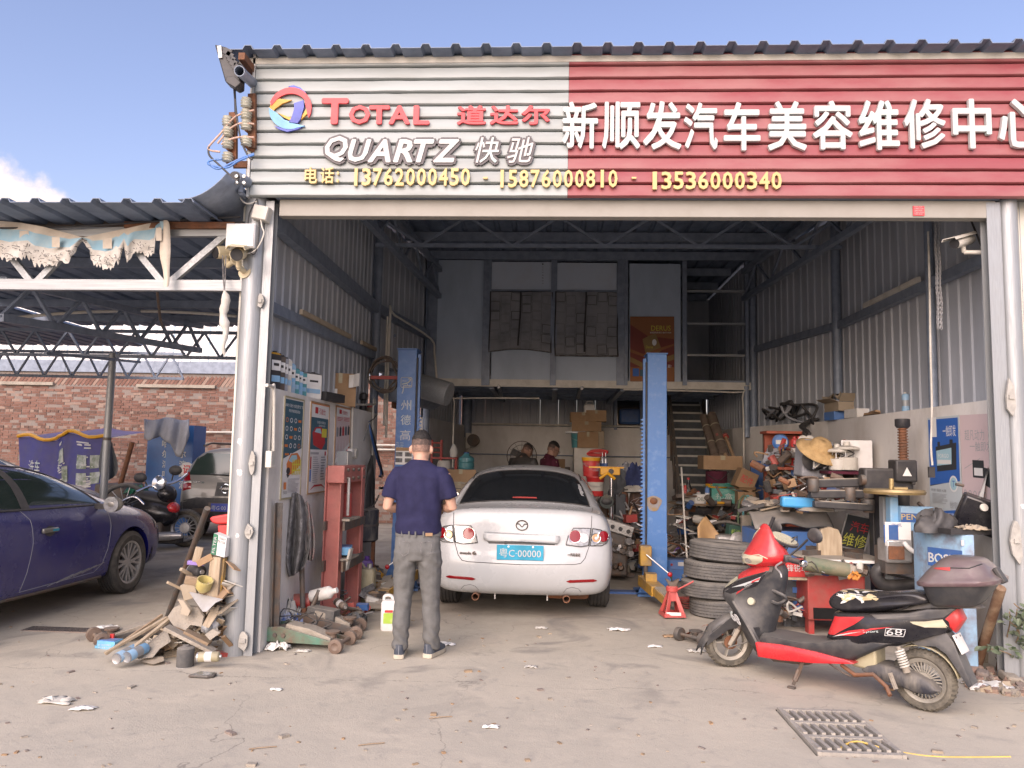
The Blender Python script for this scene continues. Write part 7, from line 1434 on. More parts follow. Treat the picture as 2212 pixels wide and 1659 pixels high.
g=Z0(P(1320,1150,10.3));t=WT('transmission_jack','chrome post stand with a yellow head and crank beside the car','stand',tuple(g));zt=P(1320,1018,10.3).z;MB().cyl(g,g+V((0,0,zt)),.024,n=14).B('chrome_post','chrome',t,smooth=50);MB().box(g+V((-.02,0,zt)),(.26,.1,.10)).B('head','yellow_plastic',t,bevel=.01);MB().bar(g+V((-.3,0,zt+.05)),g+V((.16,0,zt+.05)),.05,.02).B('top_plate','yellow_plastic',t);MB().cyl(g+V((-.01,-.05,zt)),g+V((-.01,-.07,zt)),.035,n=14).B('crank_hub','black',t)
for s in (-1,1):MB().cyl(g+V((-.06,-.08,zt-.02)),g+V((-.06+s*.1,-.08,zt-.1)),.02,n=8).B('crank_handle','yellow_plastic',t)
for a in (0,2.1,4.2):MB().bar(g+V((0,0,.06)),g+V((.3*cos(a),.3*sin(a),.03)),.05,.05).B('leg','iron',t)
for k,(u,mm,lab) in enumerate(((1347,'rust','narrow rusty gas cylinder left of the blue lift post'),(1373,'rust_brown','wider brown gas cylinder beside the blue lift post'))):
    g=Z0(P(u,1120,11.0+.2*k));z=P(u,1056,g.y).z;r=.07 if k == 0 else .095;t=WT('gas_cylinder',lab,'gas cylinder',tuple(g));MB().lathe(g,(0,0,1),[(r*.9,0),(r,.03),(r,z-.14),(r*.8,z-.06),(r*.35,z-.02),(r*.3,z)],20).B('cylinder_body',mm,t,smooth=40);MB().cyl(g+V((0,0,z)),g+V((0,0,z+.06)),r*.25,n=10).B('valve','iron',t)
# heap of work clothes on a shelf
t,a,c=cab('clothes_shelf','dark shelf with a heap of clothes left of the blue post','shelf',1326,1396,1056,11.2,.4,'iron',1064)
def heap(name,label,u,v,Y,sx_,sz_,mm,seed,cat='clothes',k=6):
    rr=random.Random(seed);c=P(u,v,Y);b=MB();ph=[rr.uniform(0,6) for i in range(9)]
    def f(a,q):
        th,ps=a*2*pi,q*pi/2*.98;r=1+.16*sin(3*th+ph[0]+2*ps)+.10*sin(7*th+ph[1]-5*ps)+.06*sin(13*th+ph[2]+9*ps);return c+V((sx_*r*cos(th)*cos(ps),sx_*.6*r*sin(th)*cos(ps),sz_*r*sin(ps)))
    b.grid(f,30,9);return tag(b.B(name,mm,None,smooth=50),label,cat)
heap('clothes_heap','crumpled dark blue work jacket on the heap left of the right post',1372,1056,11.1,.16,.30,'blue_cloth',3);heap('clothes_heap','crumpled grey and pink clothes behind the blue work jacket',1352,1050,11.25,.18,.28,'felt_grey',5);heap('clothes_heap','black jacket hanging low beside the chrome post',1338,1075,11.05,.13,.34,'felt_dark',6);heap('sack','folded beige sack under the blue work jacket',1368,1062,11.0,.15,.08,'cloth_white',8,'sack')
# engine block
g=Z0(P(1326,1190,10.0));t=WT('engine_block','greasy aluminium engine block with exposed ports right of the car','engine',tuple(g));zt=P(1326,1108,10.0).z;e=V((g.x,10.0,0))
MB().box(e+V((0,.1,zt*.45)),(.34,.35,zt*.75)).B('crankcase','iron',t,bevel=.03);MB().box(e+V((.02,-.02,zt*.80)),(.44,.2,.14),(0,.28,0)).B('cylinder_head','alu',t,bevel=.01)
for k in range(4):c_=e+V((-.13+k*.1,-.13,zt*.80+.035-k*.028));MB().lathe(c_,(0,-1,0),[(.02,-.02),(.036,-.02),(.042,.012),(.03,.012),(.026,-.03)],14).B('intake_port','alu',t);MB().cyl(c_+V((0,.0,0)),c_-V((0,.001,0)),.026,n=12).B('port_hole','black',t)
r_=random.Random(12)
for k in range(22):q=e+V((r_.uniform(-.2,.2),-.11,r_.uniform(.08,zt*.7)));MB().lathe(q,(r_.uniform(-.3,.3),-1,r_.uniform(-.3,.3)),[(r_.uniform(.015,.05),0),(r_.uniform(.015,.04),r_.uniform(.03,.09))],10).B('fitting',r_.choice(['alu','iron','rust','steel']),t)
t,a,c=cab('engine_crate','grey plastic crate behind the engine block','crate',1330,1352,1068,10.6,.3,'felt_dark')
# drums, tyre, paint pot, boxes by the foot of the right post
g=G(1385,1215);z=P(1385,1118,g.y).z;t=WT('gas_bottle','rust red gas bottle standing just left of the right lift post','gas bottle',tuple(g));r=.085;MB().lathe(g,(0,0,1),[(r*1.05,0),(r*1.05,.04),(r,.05),(r,z*.88),(r*.7,z*.97),(r*.25,z)],22).B('bottle_body','orange_rust',t,smooth=40);b=MB();TX(b,'OSE',(g.x-.07,g.y-r-.002,z*.68),(.12,.0,0),(0,0,.04),(0,-1,0),.001,bold=.01) ;b.B('painted_mark','black',t)
g=G(1362,1212);g=V((g.x,g.y+.5,0));z=P(1360,1118,g.y).z;tag(MB().lathe(g,(0,0,1),[(.13,0),(.13,z*.5),(.135,z*.52),(.13,z*.54),(.13,z),(.11,z)],22).B('black_drum','black',None,smooth=35),'small black drum behind the rust red gas bottle','drum')
g=G(1333,1196);tyre_thing('worn car tyre lying flat behind the white car\'s right side',(g.x-.02,g.y+.55,.11),.29,.2,(0,.15,1),None,'rubber',1);bucket('white paint pot with a blue label beside the lying tyre',(G(1363,1200).x,G(1363,1200).y+.25,0),.11,.24,'off_white',None,None,'blue_machine');CT('pale blue box on the floor by the lying tyre',(G(1327,1192).x-.05,G(1327,1192).y,0),(.1,.1,.13),0,'sky_paint',False,False,None,None,'box',(0,0),'blue_box');CR('plastic_bag','white plastic bag slumped on the floor before the paint pot','plastic bag',tuple(G(1350,1197)),.16,.11,.16,'paper',31);CR('rag','pale rag on the floor beside the yellow arm','rag',tuple(G(1378,1212)),.13,.07,.03,'cloth_white',33)
g=G(1344,1180);t=WT('drink_bottle','cola bottle with a red label beside the engine block','bottle',(g.x,g.y+.4,0));q=V((g.x,g.y+.4,0));MB().lathe(q,(0,0,1),[(.05,0),(.055,.02),(.055,.24),(.02,.34),(.02,.38)],14).B('bottle_body','black_gloss',t,smooth=40);MB().lathe(q,(0,0,1),[(.057,.08),(.057,.18)],14,caps=False).B('label_band','red_plastic',t)
# ------------------------------------------------------------------ right of the right-hand post
g=G(1455,1337);t=WT('jack_stand','red three-sided axle stand on the floor by the tyre stack','axle stand',tuple(g+V((0,.09,0))));z=P(1455,1278,g.y).z;c0=g+V((0,.09,0))
for k in range(4):
    a=pi/4+k*pi/2+.15;a2=a+pi/2;f=lambda ang,r,zz:c0+V((r*cos(ang),r*sin(ang),zz));b=MB()
    b.add([f(a,.15,.015),f(a,.115,.015)+(f(a2,.115,0)-f(a,.115,0))*.12,f(a,.07,z*.62)+(f(a2,.07,0)-f(a,.07,0))*.22,f(a,.045,z),f(a,.045,z*.6)*0+f(a,.05,z)],[(0,1,2,3)]);b.add([f(a2,.15,.015),f(a2,.115,.015)+(f(a,.115,0)-f(a2,.115,0))*.12,f(a2,.07,z*.62)+(f(a,.07,0)-f(a2,.07,0))*.22,f(a2,.045,z)],[(0,1,2,3)]);b.add([f(a,.07,z*.62)+(f(a2,.07,0)-f(a,.07,0))*.22,f(a2,.07,z*.62)+(f(a,.07,0)-f(a2,.07,0))*.22,f(a2,.045,z),f(a,.045,z)],[(0,1,2,3)]);b.add([f(a,.15,.015),f(a2,.15,.015),f(a2,.138,.05),f(a,.138,.05)],[(0,1,2,3)]);b.B('leg_panel','red_stand',t,solid=.006)
MB().lathe(c0,(0,0,1),[(.06,z*.97),(.06,z*1.12),(.05,z*1.16)],14).B('collar','red_stand',t,smooth=40);MB().cyl(c0+V((0,0,z*.4)),c0+V((0,0,z*1.2)),.025,n=12).B('post','iron',t);MB().prism([c0+V((x,-.03,z*1.16+q*.7)) for x,q in ((-.07,.10),(-.03,0),(.03,0),(.07,.10),(.04,.085),(0,.05),(-.04,.085))],(0,.06,0)).B('saddle','iron',t);MB().tube(SP([c0+V((.05,-.03,z*1.05)),c0+V((.14,-.05,z*1.25)),c0+V((.2,-.05,z*1.38))],4),.009,7).B('ratchet_handle','red_stand',t);MB().box(c0+V((0,-.108,.05)),(.14,.003,.03)).B('painted_mark','paper',t)
ts=G(1565,1343);q0=V((ts.x+.05,ts.y+.36,0));R_=.345;zz=[0,.178,.348,.53];ht=[.178,.17,.182,.19]
for k,(dx,lab) in enumerate(((.03,'bottom tyre of the four-tyre stack, its tread deeply siped'),(-.05,'second tyre from the floor in the four-tyre stack, shifted left'),(-.02,'third tyre from the floor in the four-tyre stack'),(.05,'top tyre of the four-tyre stack, dusty with plain grooves'))):tyre_thing(lab,(q0.x+dx,q0.y+.02*k,zz[k]+ht[k]/2),R_+(.0 if k<3 else .01),ht[k]*.94,(.03*(k-1),.02,1),'tyres stacked on the floor','rubber_dusty',k,4,k in (0,2))
# purple jug, blue compressor, tins, stool, extinguishers
g=G(1452,1232);jerrycan('purple jug standing behind the blue pump, right of the lift post',(g.x+.02,g.y+.12,0),(.24,.16,.36),.1,'purple','purple','felt_dark','plastic_jug','jug');g=G(1466,1258);t=WT('blue_pump','small blue round-cornered machine with a white label on the floor','pump',tuple(g));c0=g+V((0,.12,0));MB().loft([[V((c0.x,c0.y,z))+V(q) for q in [(x,y,0) for x,y,_ in rrect(-.145,.145,.13,0,0,.06)]] for z in (.02,.16)]).B('lower_shell','blue_machine',t,smooth=40);MB().loft([[V((c0.x,c0.y,z))+V(q) for q in [(x*k,y*k,0) for x,y,_ in rrect(-.145,.145,.13,0,0,.06)]] for z,k in ((.165,1.02),(.175,1.0),(.27,.98),(.28,.9))]).B('upper_shell','blue_machine',t,smooth=40);MB().box((c0.x+.05,c0.y-.132,.23),(.12,.004,.05)).B('label_panel','paper',t);MB().cyl((c0.x-.09,c0.y-.12,.22),(c0.x-.09,c0.y-.14,.22),.015,n=10).B('red_button','red_plastic',t);MB().cyl((c0.x+.06,c0.y-.12,.09),(c0.x+.06,c0.y-.15,.09),.022,n=12).B('outlet','steel',t)
g=G(1443,1264);block('small_carton','small green and white box beside the blue pump','box',tuple(g),(.07,.07,.13),(0,.1,.1),'leaf');g=G(1478,1267);spray('white tin with a purple cap lying by the tyre stack',(g.x,g.y+.03,.04),(1,.2,0),.04,.12,'paper',None,'tin','purple')
t=WT('red_cable','thin red cable looped on the floor behind the axle stand','cable',tuple(G(1480,1305)))
for k in range(4):c0=G(1478+k*6,1300+k*5);MB().tube(SP([c0+V((-.25+.05*k,.05,.012)),c0+V((-.05,-.05,.015)),c0+V((.15,.02,.012)),c0+V((.2,.15,.02)),c0+V((.02,.22,.012+.01*k)),c0+V((-.2,.12,.012))],5),.008,5).B('loop','red_paint',t,smooth=60)
g=G(1493,1222);t=WT('stool','cream round-topped stool with bent metal legs behind the tyre stack','stool',(g.x+.02,g.y,0));z=P(1495,1178,g.y+.1).z;c0=V((g.x+.07,g.y+.12,0));MB().lathe(c0+V((0,0,z-.03)),(0,0,1),[(.17,0),(.19,.01),(.19,.025),(.17,.035)],24).B('seat','cloth_white',t,smooth=40)
for k in range(4):a=.6+k*pi/2;MB().tube(SP([c0+V((.1*cos(a),.1*sin(a),z-.03)),c0+V((.14*cos(a),.14*sin(a),z-.1)),c0+V((.18*cos(a),.18*sin(a),.01))],4),.011,7).B('leg','off_white',t,smooth=60)
def extinguisher(label,p,r,h):
    t=WT('fire_extinguisher',label,'fire extinguisher',p);p=V(p);MB().lathe(p,(0,0,1),[(r*.95,0),(r,.01),(r,h*.72),(r*.85,h*.8),(r*.35,h*.86),(r*.3,h*.9)],20).B('cylinder_body','red_paint',t,smooth=40);MB().box(p+V((0,-.02,h*.93)),(.03,.1,.05)).B('valve_lever','black',t,bevel=.006);MB().tube(SP([p+V((r*.3,0,h*.88)),p+V((r*1.2,0,h*.8)),p+V((r*1.1,-.02,h*.4))],4),.012,7).B('hose','black',t);MB().lathe(p,(0,0,1),[(r*1.005,h*.35),(r*1.005,h*.48)],20,caps=False).B('label_band','paper',t);return t
g=G(1480,1215);extinguisher('red fire extinguisher standing behind the stool under the table',(g.x-.02,10.4,.28),.07,P(1480,1118,10.4).z-.28);tag(MB().box((g.x-.02,10.45,.13),(.4,.3,.26)).B('low_crate','iron'),'dark low crate under the fire extinguisher','crate');g=G(1678,1325);extinguisher('red fire extinguisher with a white label behind the scooter',(g.x,g.y,0),.075,.46)
# round folding table and what stands on it
Yt=10.9;zt=P(1520,1089,Yt).z;tc_=P(1520,1089,Yt);t=WT('round_table','round folding table with bent steel legs, loaded with tins and bottles','table',(tc_.x,Yt+.35,0));MB().lathe((tc_.x,Yt+.4,zt-.025),(0,0,1),[(.40,0),(.43,.004),(.43,.022),(.42,.026)],32).B('table_top','wood',t,smooth=40)
for s in (-1,1):MB().tube(SP([(tc_.x+s*.3,Yt+.2,zt-.04),(tc_.x+s*.1,Yt+.25,zt*.5),(tc_.x-s*.25,Yt+.15,.02)],4),.016,8).B('leg','steel',t,smooth=60);MB().tube(SP([(tc_.x+s*.3,Yt+.6,zt-.04),(tc_.x+s*.1,Yt+.55,zt*.5),(tc_.x-s*.25,Yt+.65,.02)],4),.016,8).B('leg','steel',t,smooth=60)
MB().tube(SP([(tc_.x-.2,Yt+.1,zt*.55),(tc_.x+.2,Yt+.1,zt*.6),(tc_.x+.25,Yt+.1,zt*.7)],4),.014,8).B('cross_bar','steel',t,smooth=60)
def tp(u,dy=.3):p=P(u,1089,Yt+dy);return V((p.x,Yt+dy,zt))
CT('green carton with white lettering and an opened flap on the round table',tuple(tp(1562,.35)),(.34,.2,.21),-.08,'green_print',True,False,('礼盒','white_letter'));CT('white and green carton lying on the round table',tuple(tp(1511,.15)),(.16,.12,.13),.1,'paper',False,False,('OIL','leaf'),None,'box',(0,0),'small_carton');CT('silver carton at the left of the round table',tuple(tp(1492,.12)),(.22,.1,.09),.25,'off_white',False,False,None,None,'box',(0,0),'small_carton')
q=tp(1487,.5);t=WT('drink_bottle','dark drink bottle with a red cap at the back of the round table','bottle',tuple(q));MB().lathe(q,(0,0,1),[(.05,0),(.055,.02),(.055,.2),(.02,.28),(.018,.32)],14).B('bottle_body','black_gloss',t,smooth=40);MB().cyl(q+V((0,0,.32)),q+V((0,0,.35)),.02,n=10).B('cap','red_plastic',t)
q=tp(1480,.5);tag(MB().lathe(q,(0,0,1),[(.045,0),(.045,.2),(.02,.24)],12).B('red_tin','red_plastic',None,smooth=40),'red tin beside the dark drink bottle on the table','tin');spray('blue spray can with a blue cap on the round table',tuple(tp(1528,.3)),(0,0,1),.032,.24,'blue_machine',None,'spray can','blue_deep');spray('small white spray bottle at the back of the round table',tuple(tp(1509,.5)),(0,0,1),.03,.16,'paper',None,'spray can','red_plastic');spray('yellow pliers-like tool tin lying at the table edge',tuple(tp(1524,.02)+V((0,0,.02))),(1,.1,0),.02,.13,'yellow_plastic',None,'tool','yellow_plastic');spray('second yellow tool lying at the right of the table edge',tuple(tp(1548,.06)+V((0,0,.02))),(1,-.1,0),.018,.11,'yellow_plastic',None,'tool','yellow_plastic')
g0=P(1510,1110,10.5)
# drums and boards beyond the table
q=P(1554,1056,11.3);t=WT('maroon_drum','maroon round drum with a yellow rim standing beyond the round table','drum',(q.x,11.5,q.z));zt2=P(1554,1019,11.3).z;MB().lathe((q.x,11.5,q.z),(0,0,1),[(.15,.05),(.155,.06),(.155,zt2-q.z),(.14,zt2-q.z+.01)],24).B('drum_body','maroon',t,smooth=40);MB().lathe((q.x,11.5,q.z),(0,0,1),[(.13,0),(.155,.01),(.16,.06),(.155,.065)],24).B('rim','yellow_plastic',t,smooth=40);MB().tube(SP([(q.x-.15,11.36,q.z+.2),(q.x,11.33,q.z+.12),(q.x+.15,11.36,q.z+.25)],4),.005,5).B('cord','black',t)
t,a,c=cab('drum_crate','dark crate under the maroon drum','crate',1535,1580,1058,11.35,.35,'iron')
CT('flat brown carton lying slanted on the maroon drum',(q.x+.05,11.5,zt2+.03),(.56,.4,.2),.02,'card',False);q=P(1600,1056,11.0);CT('tilted brown box with red print right of the maroon drum',(q.x,11.0,q.z),(.26,.2,.27),.1,'card',False,False,('配件','red_letter'),None,'cardboard box',(0,.42));CT('open brown box below the tilted one',(q.x+.06,11.0,q.z-.24),(.24,.2,.2),0,'card',True)
for k in range(4):q=P(1612+k*5,1063,11.2);spray(('first','second','third','fourth')[k]+' yellow-green aerosol in the row on the back shelf, from the left',(q.x,11.2,q.z),(0,0,1),.026,.24,'lime','yellow aerosols on the back shelf','spray can','lime')
t,a,c=cab('back_shelf','dark shelf carrying the yellow aerosols','shelf',1604,1640,1064,11.1,.3,'iron');t,a,c=cab('dark_panel','dark blue panel with a steel edge standing by the red tool board','panel',1622,1652,995,11.3,.05,'blue_deep')
# rolled carpets and wooden crutch-like red tipped poles on the stairs
for k,(u0,v0,u1,v1,lab) in enumerate(((1519,900,1545,985,'left rolled brown carpet leaning against the stairs'),(1537,897,1565,985,'right rolled brown carpet leaning against the stairs, the thicker one'))):
    a,c=P(u0,v0,12.4),P(u1,v1,11.6);t=WT('carpet_roll',lab,'carpet roll',tuple(c),None);r=.06+.015*k;MB().cyl(c,a,r,n=18).B('roll','carpet',t,smooth=50);d,u,v=perp(a-c);MB().tube([a+(u*cos(s)+v*sin(s))*r*(s/12.6) for s in [.4*i for i in range(31)]],.006,4).B('spiral_end','card_pale',t)
    for f in (.3,.7):b=MB();q=c.lerp(a,f);b.lathe(q,a-c,[(r+.004,-.012),(r+.004,.012)],18,caps=False);b.B('band','jerry',t)
for k,u in enumerate((1556,1572)):a,c=P(u-4,945,11.9),P(u+14,990,11.5);t=WT('red_pole',('left','right')[k]+' red-topped wooden pole leaning by the carpet rolls','pole',tuple(c));MB().cyl(c,a,.025,n=10).B('pole','card',t);MB().cyl(a,a+(a-c)*.12,.045,n=10).B('red_tip','red_paint',t)
# ------------------------------------------------------------------ clutter pile before the table
q=G(1510,1180);CT('flattened carton leaning behind the tyre stack',(q.x,9.7,.18),(.62,.05,.26),.1,'card',False,False,None,None,'cardboard box',(-.35,-.38));tag(MB().grid(lambda u,v:P(1512,1180,9.3)+V((-.02+.32*u,.1*sin(u*3)+.05*v,.02+.28*v*(1-.55*abs(u-.35)*1.6)+.05*sin(u*5))),8,6).B('bent_cover','card_bright',None,smooth=60,solid=.01),'bent brown plastic cover leaning on the tyres','cover')
c0=P(1568,1168,9.6);t=WT('bicycle_tyre','thin black tyre arching up behind the tyre stack','tyre',tuple(c0));MB().tube([c0+V((.30*cos(a),.05*sin(a),.22*sin(a))) for a in [i*pi/16 for i in range(33)]],.022,8).B('ring','rubber',t,smooth=60)
q=P(1587,1158,9.5);CT('dark green carton with pale print inside the black tyre',tuple(q+V((0,.1,-.02))),(.16,.12,.15),.15,'green_dark',False,False,('机油','label_green'),None,'box',(.1,.12),'green_box');t=WT('gearbox','grey cast gearbox casing below the green carton','gearbox',tuple(P(1575,1178,9.4)));q=P(1572,1180,9.4);MB().box(q+V((0,0,.07)),(.3,.2,.14)).B('casing','alu',t,bevel=.04);MB().lathe(q+V((.1,-.1,.08)),(0,-1,.2),[(.1,0),(.1,.03),(.06,.05),(.02,.05)],16).B('flange','alu',t)
q=P(1617,1182,9.3);block('timber_post','grey weathered timber post standing behind the tyre stack','timber',(q.x,9.3,0),(.11,.09,P(1617,1113,9.3).z),(0,-.03,0),'rubble')
t=WT('folding_chair','green bent-tube folding chair frame beside the timber post','chair frame',tuple(Z0(P(1605,1120,10.3))))
for k in range(3):a=P(1594+k*11,1130,10.3);MB().tube(SP([Z0(a),V((a.x,a.y,.5)),P(1597+k*10,1085,10.3),P(1615+k*6,1082,10.3),Z0(P(1618+k*6,1100,10.4))+V((0,0,.3))],5),.014,7).B('tube','leaf' if k != 1 else 'green_glass',t,smooth=60)
b=MB();r_=random.Random(77)
for k in range(260):
    u=r_.uniform(1330,1660) if k%3 else r_.uniform(1440,1660);Y=r_.uniform(10.5,11.5);p=Z0(P(u,1200,Y));z=r_.uniform(0,.15+.3*(Y-10.5));b.box(p+V((0,0,z)),(r_.uniform(.03,.26),r_.uniform(.03,.2),r_.uniform(.02,.14)),(r_.uniform(-.5,.5),r_.uniform(-.5,.5),r_.uniform(0,3)),r_.choice(['iron','card','felt','rubber','rubber','black','card_pale','alu','rust','felt_dark','blue_deep','off_white']))
    if k%4 == 0:b.tube(SP([p+V((r_.uniform(-.3,.3),r_.uniform(-.1,.1),z+r_.uniform(.02,.3))) for _ in range(4)],4),.01,5,r_.choice(['black','iron','rust','steel']))
tag(b.B('scrap_heap',None),'dim jumble of car parts, boxes and hoses before the stairs',None,None,'stuff')
a,c=P(1500,1050,10.2),G(1512,1195);t=WT('pry_bar','long pale rod leaning right of the blue lift post','rod',tuple(Z0(P(1482,1200,9.6))));MB().tube(SP([P(1472,1010,10.0),P(1476,1080,9.8),P(1480,1150,9.7),P(1484,1205,9.6)],4),.012,7).B('rod','off_white',t,smooth=60)
# ------------------------------------------------------------------ right wall: tool board, tyre changer, balancer, posters
def BOX(nm,m,t,*a,**k):b=MB();b.box(*a);return b.B(nm,m,t,**k)
def CYL(nm,m,t,*a,**k):b=MB();b.cyl(*a,n=14);return b.B(nm,m,t,smooth=45,**k)
def LAT(nm,m,t,*a,**k):b=MB();b.lathe(*a);return b.B(nm,m,t,smooth=40,**k)
def TUB(nm,m,t,pts,r,k=5,n=7):b=MB();b.tube(SP(pts,k) if len(pts)>2 else pts,r,n);return b.B(nm,m,t,smooth=60)
def Z7(x,y):return 1591+.28118*x,823+.28118*y
def Q7(x,y,Y):return P(*Z7(x,y),Y)
# posters
def rposter(lab,q,bg,items):a,c,e=[RWP(*p,.012) for p in q];return poster('wall_poster',lab,(a,c,e),1,RWN,bg,items,.004)
it=[('r',.03,.02,.97,.62,fB),('p',[(.03,.66),(.97,.60),(.97,.62),(.03,.70)],fK),('p',[(.03,.6),(.97,.57),(.97,.63),(.03,.69)],fB),('r',.10,.0,.30,.20,fW),('t','一触即发',.5,.09,.9,.2,fW),('p',[(.25,.30),(.9,.26),(.88,.52),(.28,.55)],fK),('p',[(.27,.34),(.75,.31),(.74,.47),(.28,.49)],fC),('t','FORGO',.33,.37,.66,.41,fW),('r',.3,.43,.72,.47,fW),('r',.32,.25,.4,.3,fK),('r',.7,.23,.8,.28,fK),('e',.78,.66,.13,.08,fW),('e',.78,.66,.10,.062,fC),('t','T',.74,.63,.82,.69,fB),('t','长效 强劲 K牌',.06,.72,.55,.75,fM)]+lines(.1,.58,.77,.87,8,fG)+[('t','免维护蓄电池',.65,.83,.93,.9,fG),('p',[(.15,.955),(.97,.90),(.97,1),(.95,1)],fB),('t','原厂配套品牌',.6,.945,.88,.965,fW)]
rposter('blue and white battery poster on the right wall',((2004,903),(2011,1113),(2072,897)),fL,it)
it=[('t','超凡动力',.15,.14,.75,.24,fG),('t','一触即发',.3,.25,.95,.34,fG),('p',[(.1,.5),(.6,.4),(.6,.405),(.1,.507)],fG),('p',[(.36,.42),(.7,.42),(.7,.58),(.36,.58)],fK),('p',[(.4,.49),(.66,.49),(.66,.56),(.4,.56)],fW),('p',[(.68,.48),(.97,.50),(.96,.68),(.72,.64)],fK),('t','夏克莱品牌',.05,.82,.6,.87,fK),('r',.05,.79,.35,.80,fP)]+[('o',.1+k*.15,.73,.05,.03,fG) for k in range(5)]+lines(.1,.5,.89,.95,4,fG)
pp=rposter('pale pink battery poster with a curled lower corner, nearest the entrance on the right wall',((2073,897),(2083,1126),(2144,893)),fP,it)
b=MB();a,c,d=RWP(2138,1010,.02),RWP(2112,1095,.02),RWP(2128,1128,.02);b.loft([[a,a+RWN*.01,a+RWN*.015],[a.lerp(c,.5),a.lerp(d,.5)+RWN*.06,a.lerp(d,.6)+RWN*.03],[c,c.lerp(d,.5)+RWN*.08,d+RWN*.04]],close=False);b.B('curled_corner',fW,pp,smooth=60)
# things on the wall top
ZR_=2.06
def rw_top(u,off=.1):
    lo,hi=5.5,14
    for _ in range(40):
        y=(lo+hi)/2
        if P(u,870,y).x>XR(y)+off:hi=y
        else:lo=y
    return V((XR(y)+off,y,ZR_))
spray('blue and white spray can standing on top of the right wall',tuple(rw_top(1956)),(0,0,1),.035,.2,'sky_paint',None,'spray can','off_white')
q=rw_top(1822);CT('brown carton with crumpled paper on the right wall top',tuple(q+V((0,0,.1))),(.3,.42,.11),.05,'card_pale',True);CT('torn blue box under the brown carton on the right wall',tuple(q+V((-.03,.05,0))),(.26,.3,.10),.05,'blue_machine',False,False,None,None,'box',(0,0),'blue_box');q=rw_top(1857);CT('white box with a pale blue car print on the right wall top',tuple(q),(.22,.34,.1),.05,'paper',False,False,None,None,'box',(0,0),'white_box');CR('crumpled_paper','crumpled brown paper on the carton on the right wall','paper',tuple(rw_top(1818)+V((0,0,.24))),.12,.12,.14,'card_pale',41)
t=WT('scrap_lath','broken laths lying on the right wall top','lath',tuple(rw_top(1895)))
for k in range(3):q=rw_top(1872+k*8);BOX('lath','card' if k else 'iron',t,q+V((0,0,.02+.012*k)),(.05,.4,.02),(0,.1*k,.2-.2*k))
t=WT('hose_bundle','tangle of black hoses and pipes on the far end of the right wall','hoses',tuple(rw_top(1700)));r_=random.Random(6)
for k in range(9):q=rw_top(1675+k*9);TUB('hose','black' if k%3 else 'felt_grey',t,[q+V((r_.uniform(-.2,.05),r_.uniform(-.4,.4),r_.uniform(0,.3))) for _ in range(5)],.018)
for k in range(3):q=rw_top(1756+k*6);TUB('drooping_hose','black',t,[q+V((0,0,.05)),q+V((-.2,-.1,-.05)),Q7(560-k*20,400+20*k,8.8),Q7(530+10*k,480,8.9)],.02)
# red tool board
TB_=WT('tool_board','dirty red steel tool board with hanging cords against the right wall','tool board',tuple(Z0(Q7(370,900,9.6))))
for x0,x1,y0,y1 in ((215,330,400,1000),(372,520,415,905)):a,c=Q7(x0,y0,9.6),Q7(x1,y1,9.6);BOX('red_panel','board_red',TB_,((a.x+c.x)/2,9.62,(a.z)/2),(c.x-a.x,.05,a.z))
for y in (395,690):a,c=Q7(205,y,9.5),Q7(530,y,9.5);BOX('shelf','board_red',TB_,((a.x+c.x)/2,9.5,a.z),(c.x-a.x,.3,.03))
a,c=Q7(205,400,9.7),Q7(530,1000,9.7);BOX('back_board','iron',TB_,((a.x+c.x)/2,9.72,a.z/2),(c.x-a.x,.03,a.z))
q=Q7(500,755,9.55);LAT('wooden_disc','wood',TB_,q,(0,-1,0),[(.001,.0),(.14,.0),(.14,.02),(.001,.025)],24)
t=WT('gauge','blue round gauge with a white plate hanging on the tool board','gauge',tuple(Q7(338,500,9.4)));q=Q7(338,470,9.4);LAT('gauge_body','blue_machine',t,q,(0,-1,0),[(.001,-.03),(.09,-.03),(.1,.0),(.08,.03),(.001,.03)],18);BOX('face_plate','paper',t,q+V((0,-.04,0)),(.13,.01,.05))
for k,(x,mm) in enumerate(((325,'yellow_paint'),(335,'red_paint'),(358,'yellow_paint'))):TUB('cord',mm,t,[Q7(x,505,9.35),Q7(x-6,700,9.3),Q7(x-14,950,9.3)],.009)
q=Q7(275,640,9.3);heap('plastic_bag','clear plastic bag of bits hanging on the tool board',*Z7(270,665),9.3,.12,.2,'felt_grey',21,'plastic bag'); 
for k,(x,mm,lab) in enumerate(((448,'red_plastic','red spray can on the tool board shelf'),(481,'orange_rust','orange spray can between the red and blue ones on the tool board'),(514,'blue_machine','blue spray can on the tool board shelf'))):spray(lab,tuple(Q7(x,655,9.0)),(0,0,1),.042,.34,mm,None,'spray can','yellow_plastic' if k == 2 else 'red_plastic')
a=Q7(480,660,9.0);BOX('can_shelf','board_red',TB_,a+V((0,.1,-.02)),(.5,.3,.03))
t=WT('pressure_gauge','two small round pressure gauges under the hoses','gauge',tuple(Q7(535,455,8.7)))
for x in (512,562):LAT('dial','off_white',t,Q7(x,455,8.7),(0,-1,0),[(.001,-.02),(.05,-.02),(.055,.0),(.045,.01),(.001,.008)],16)
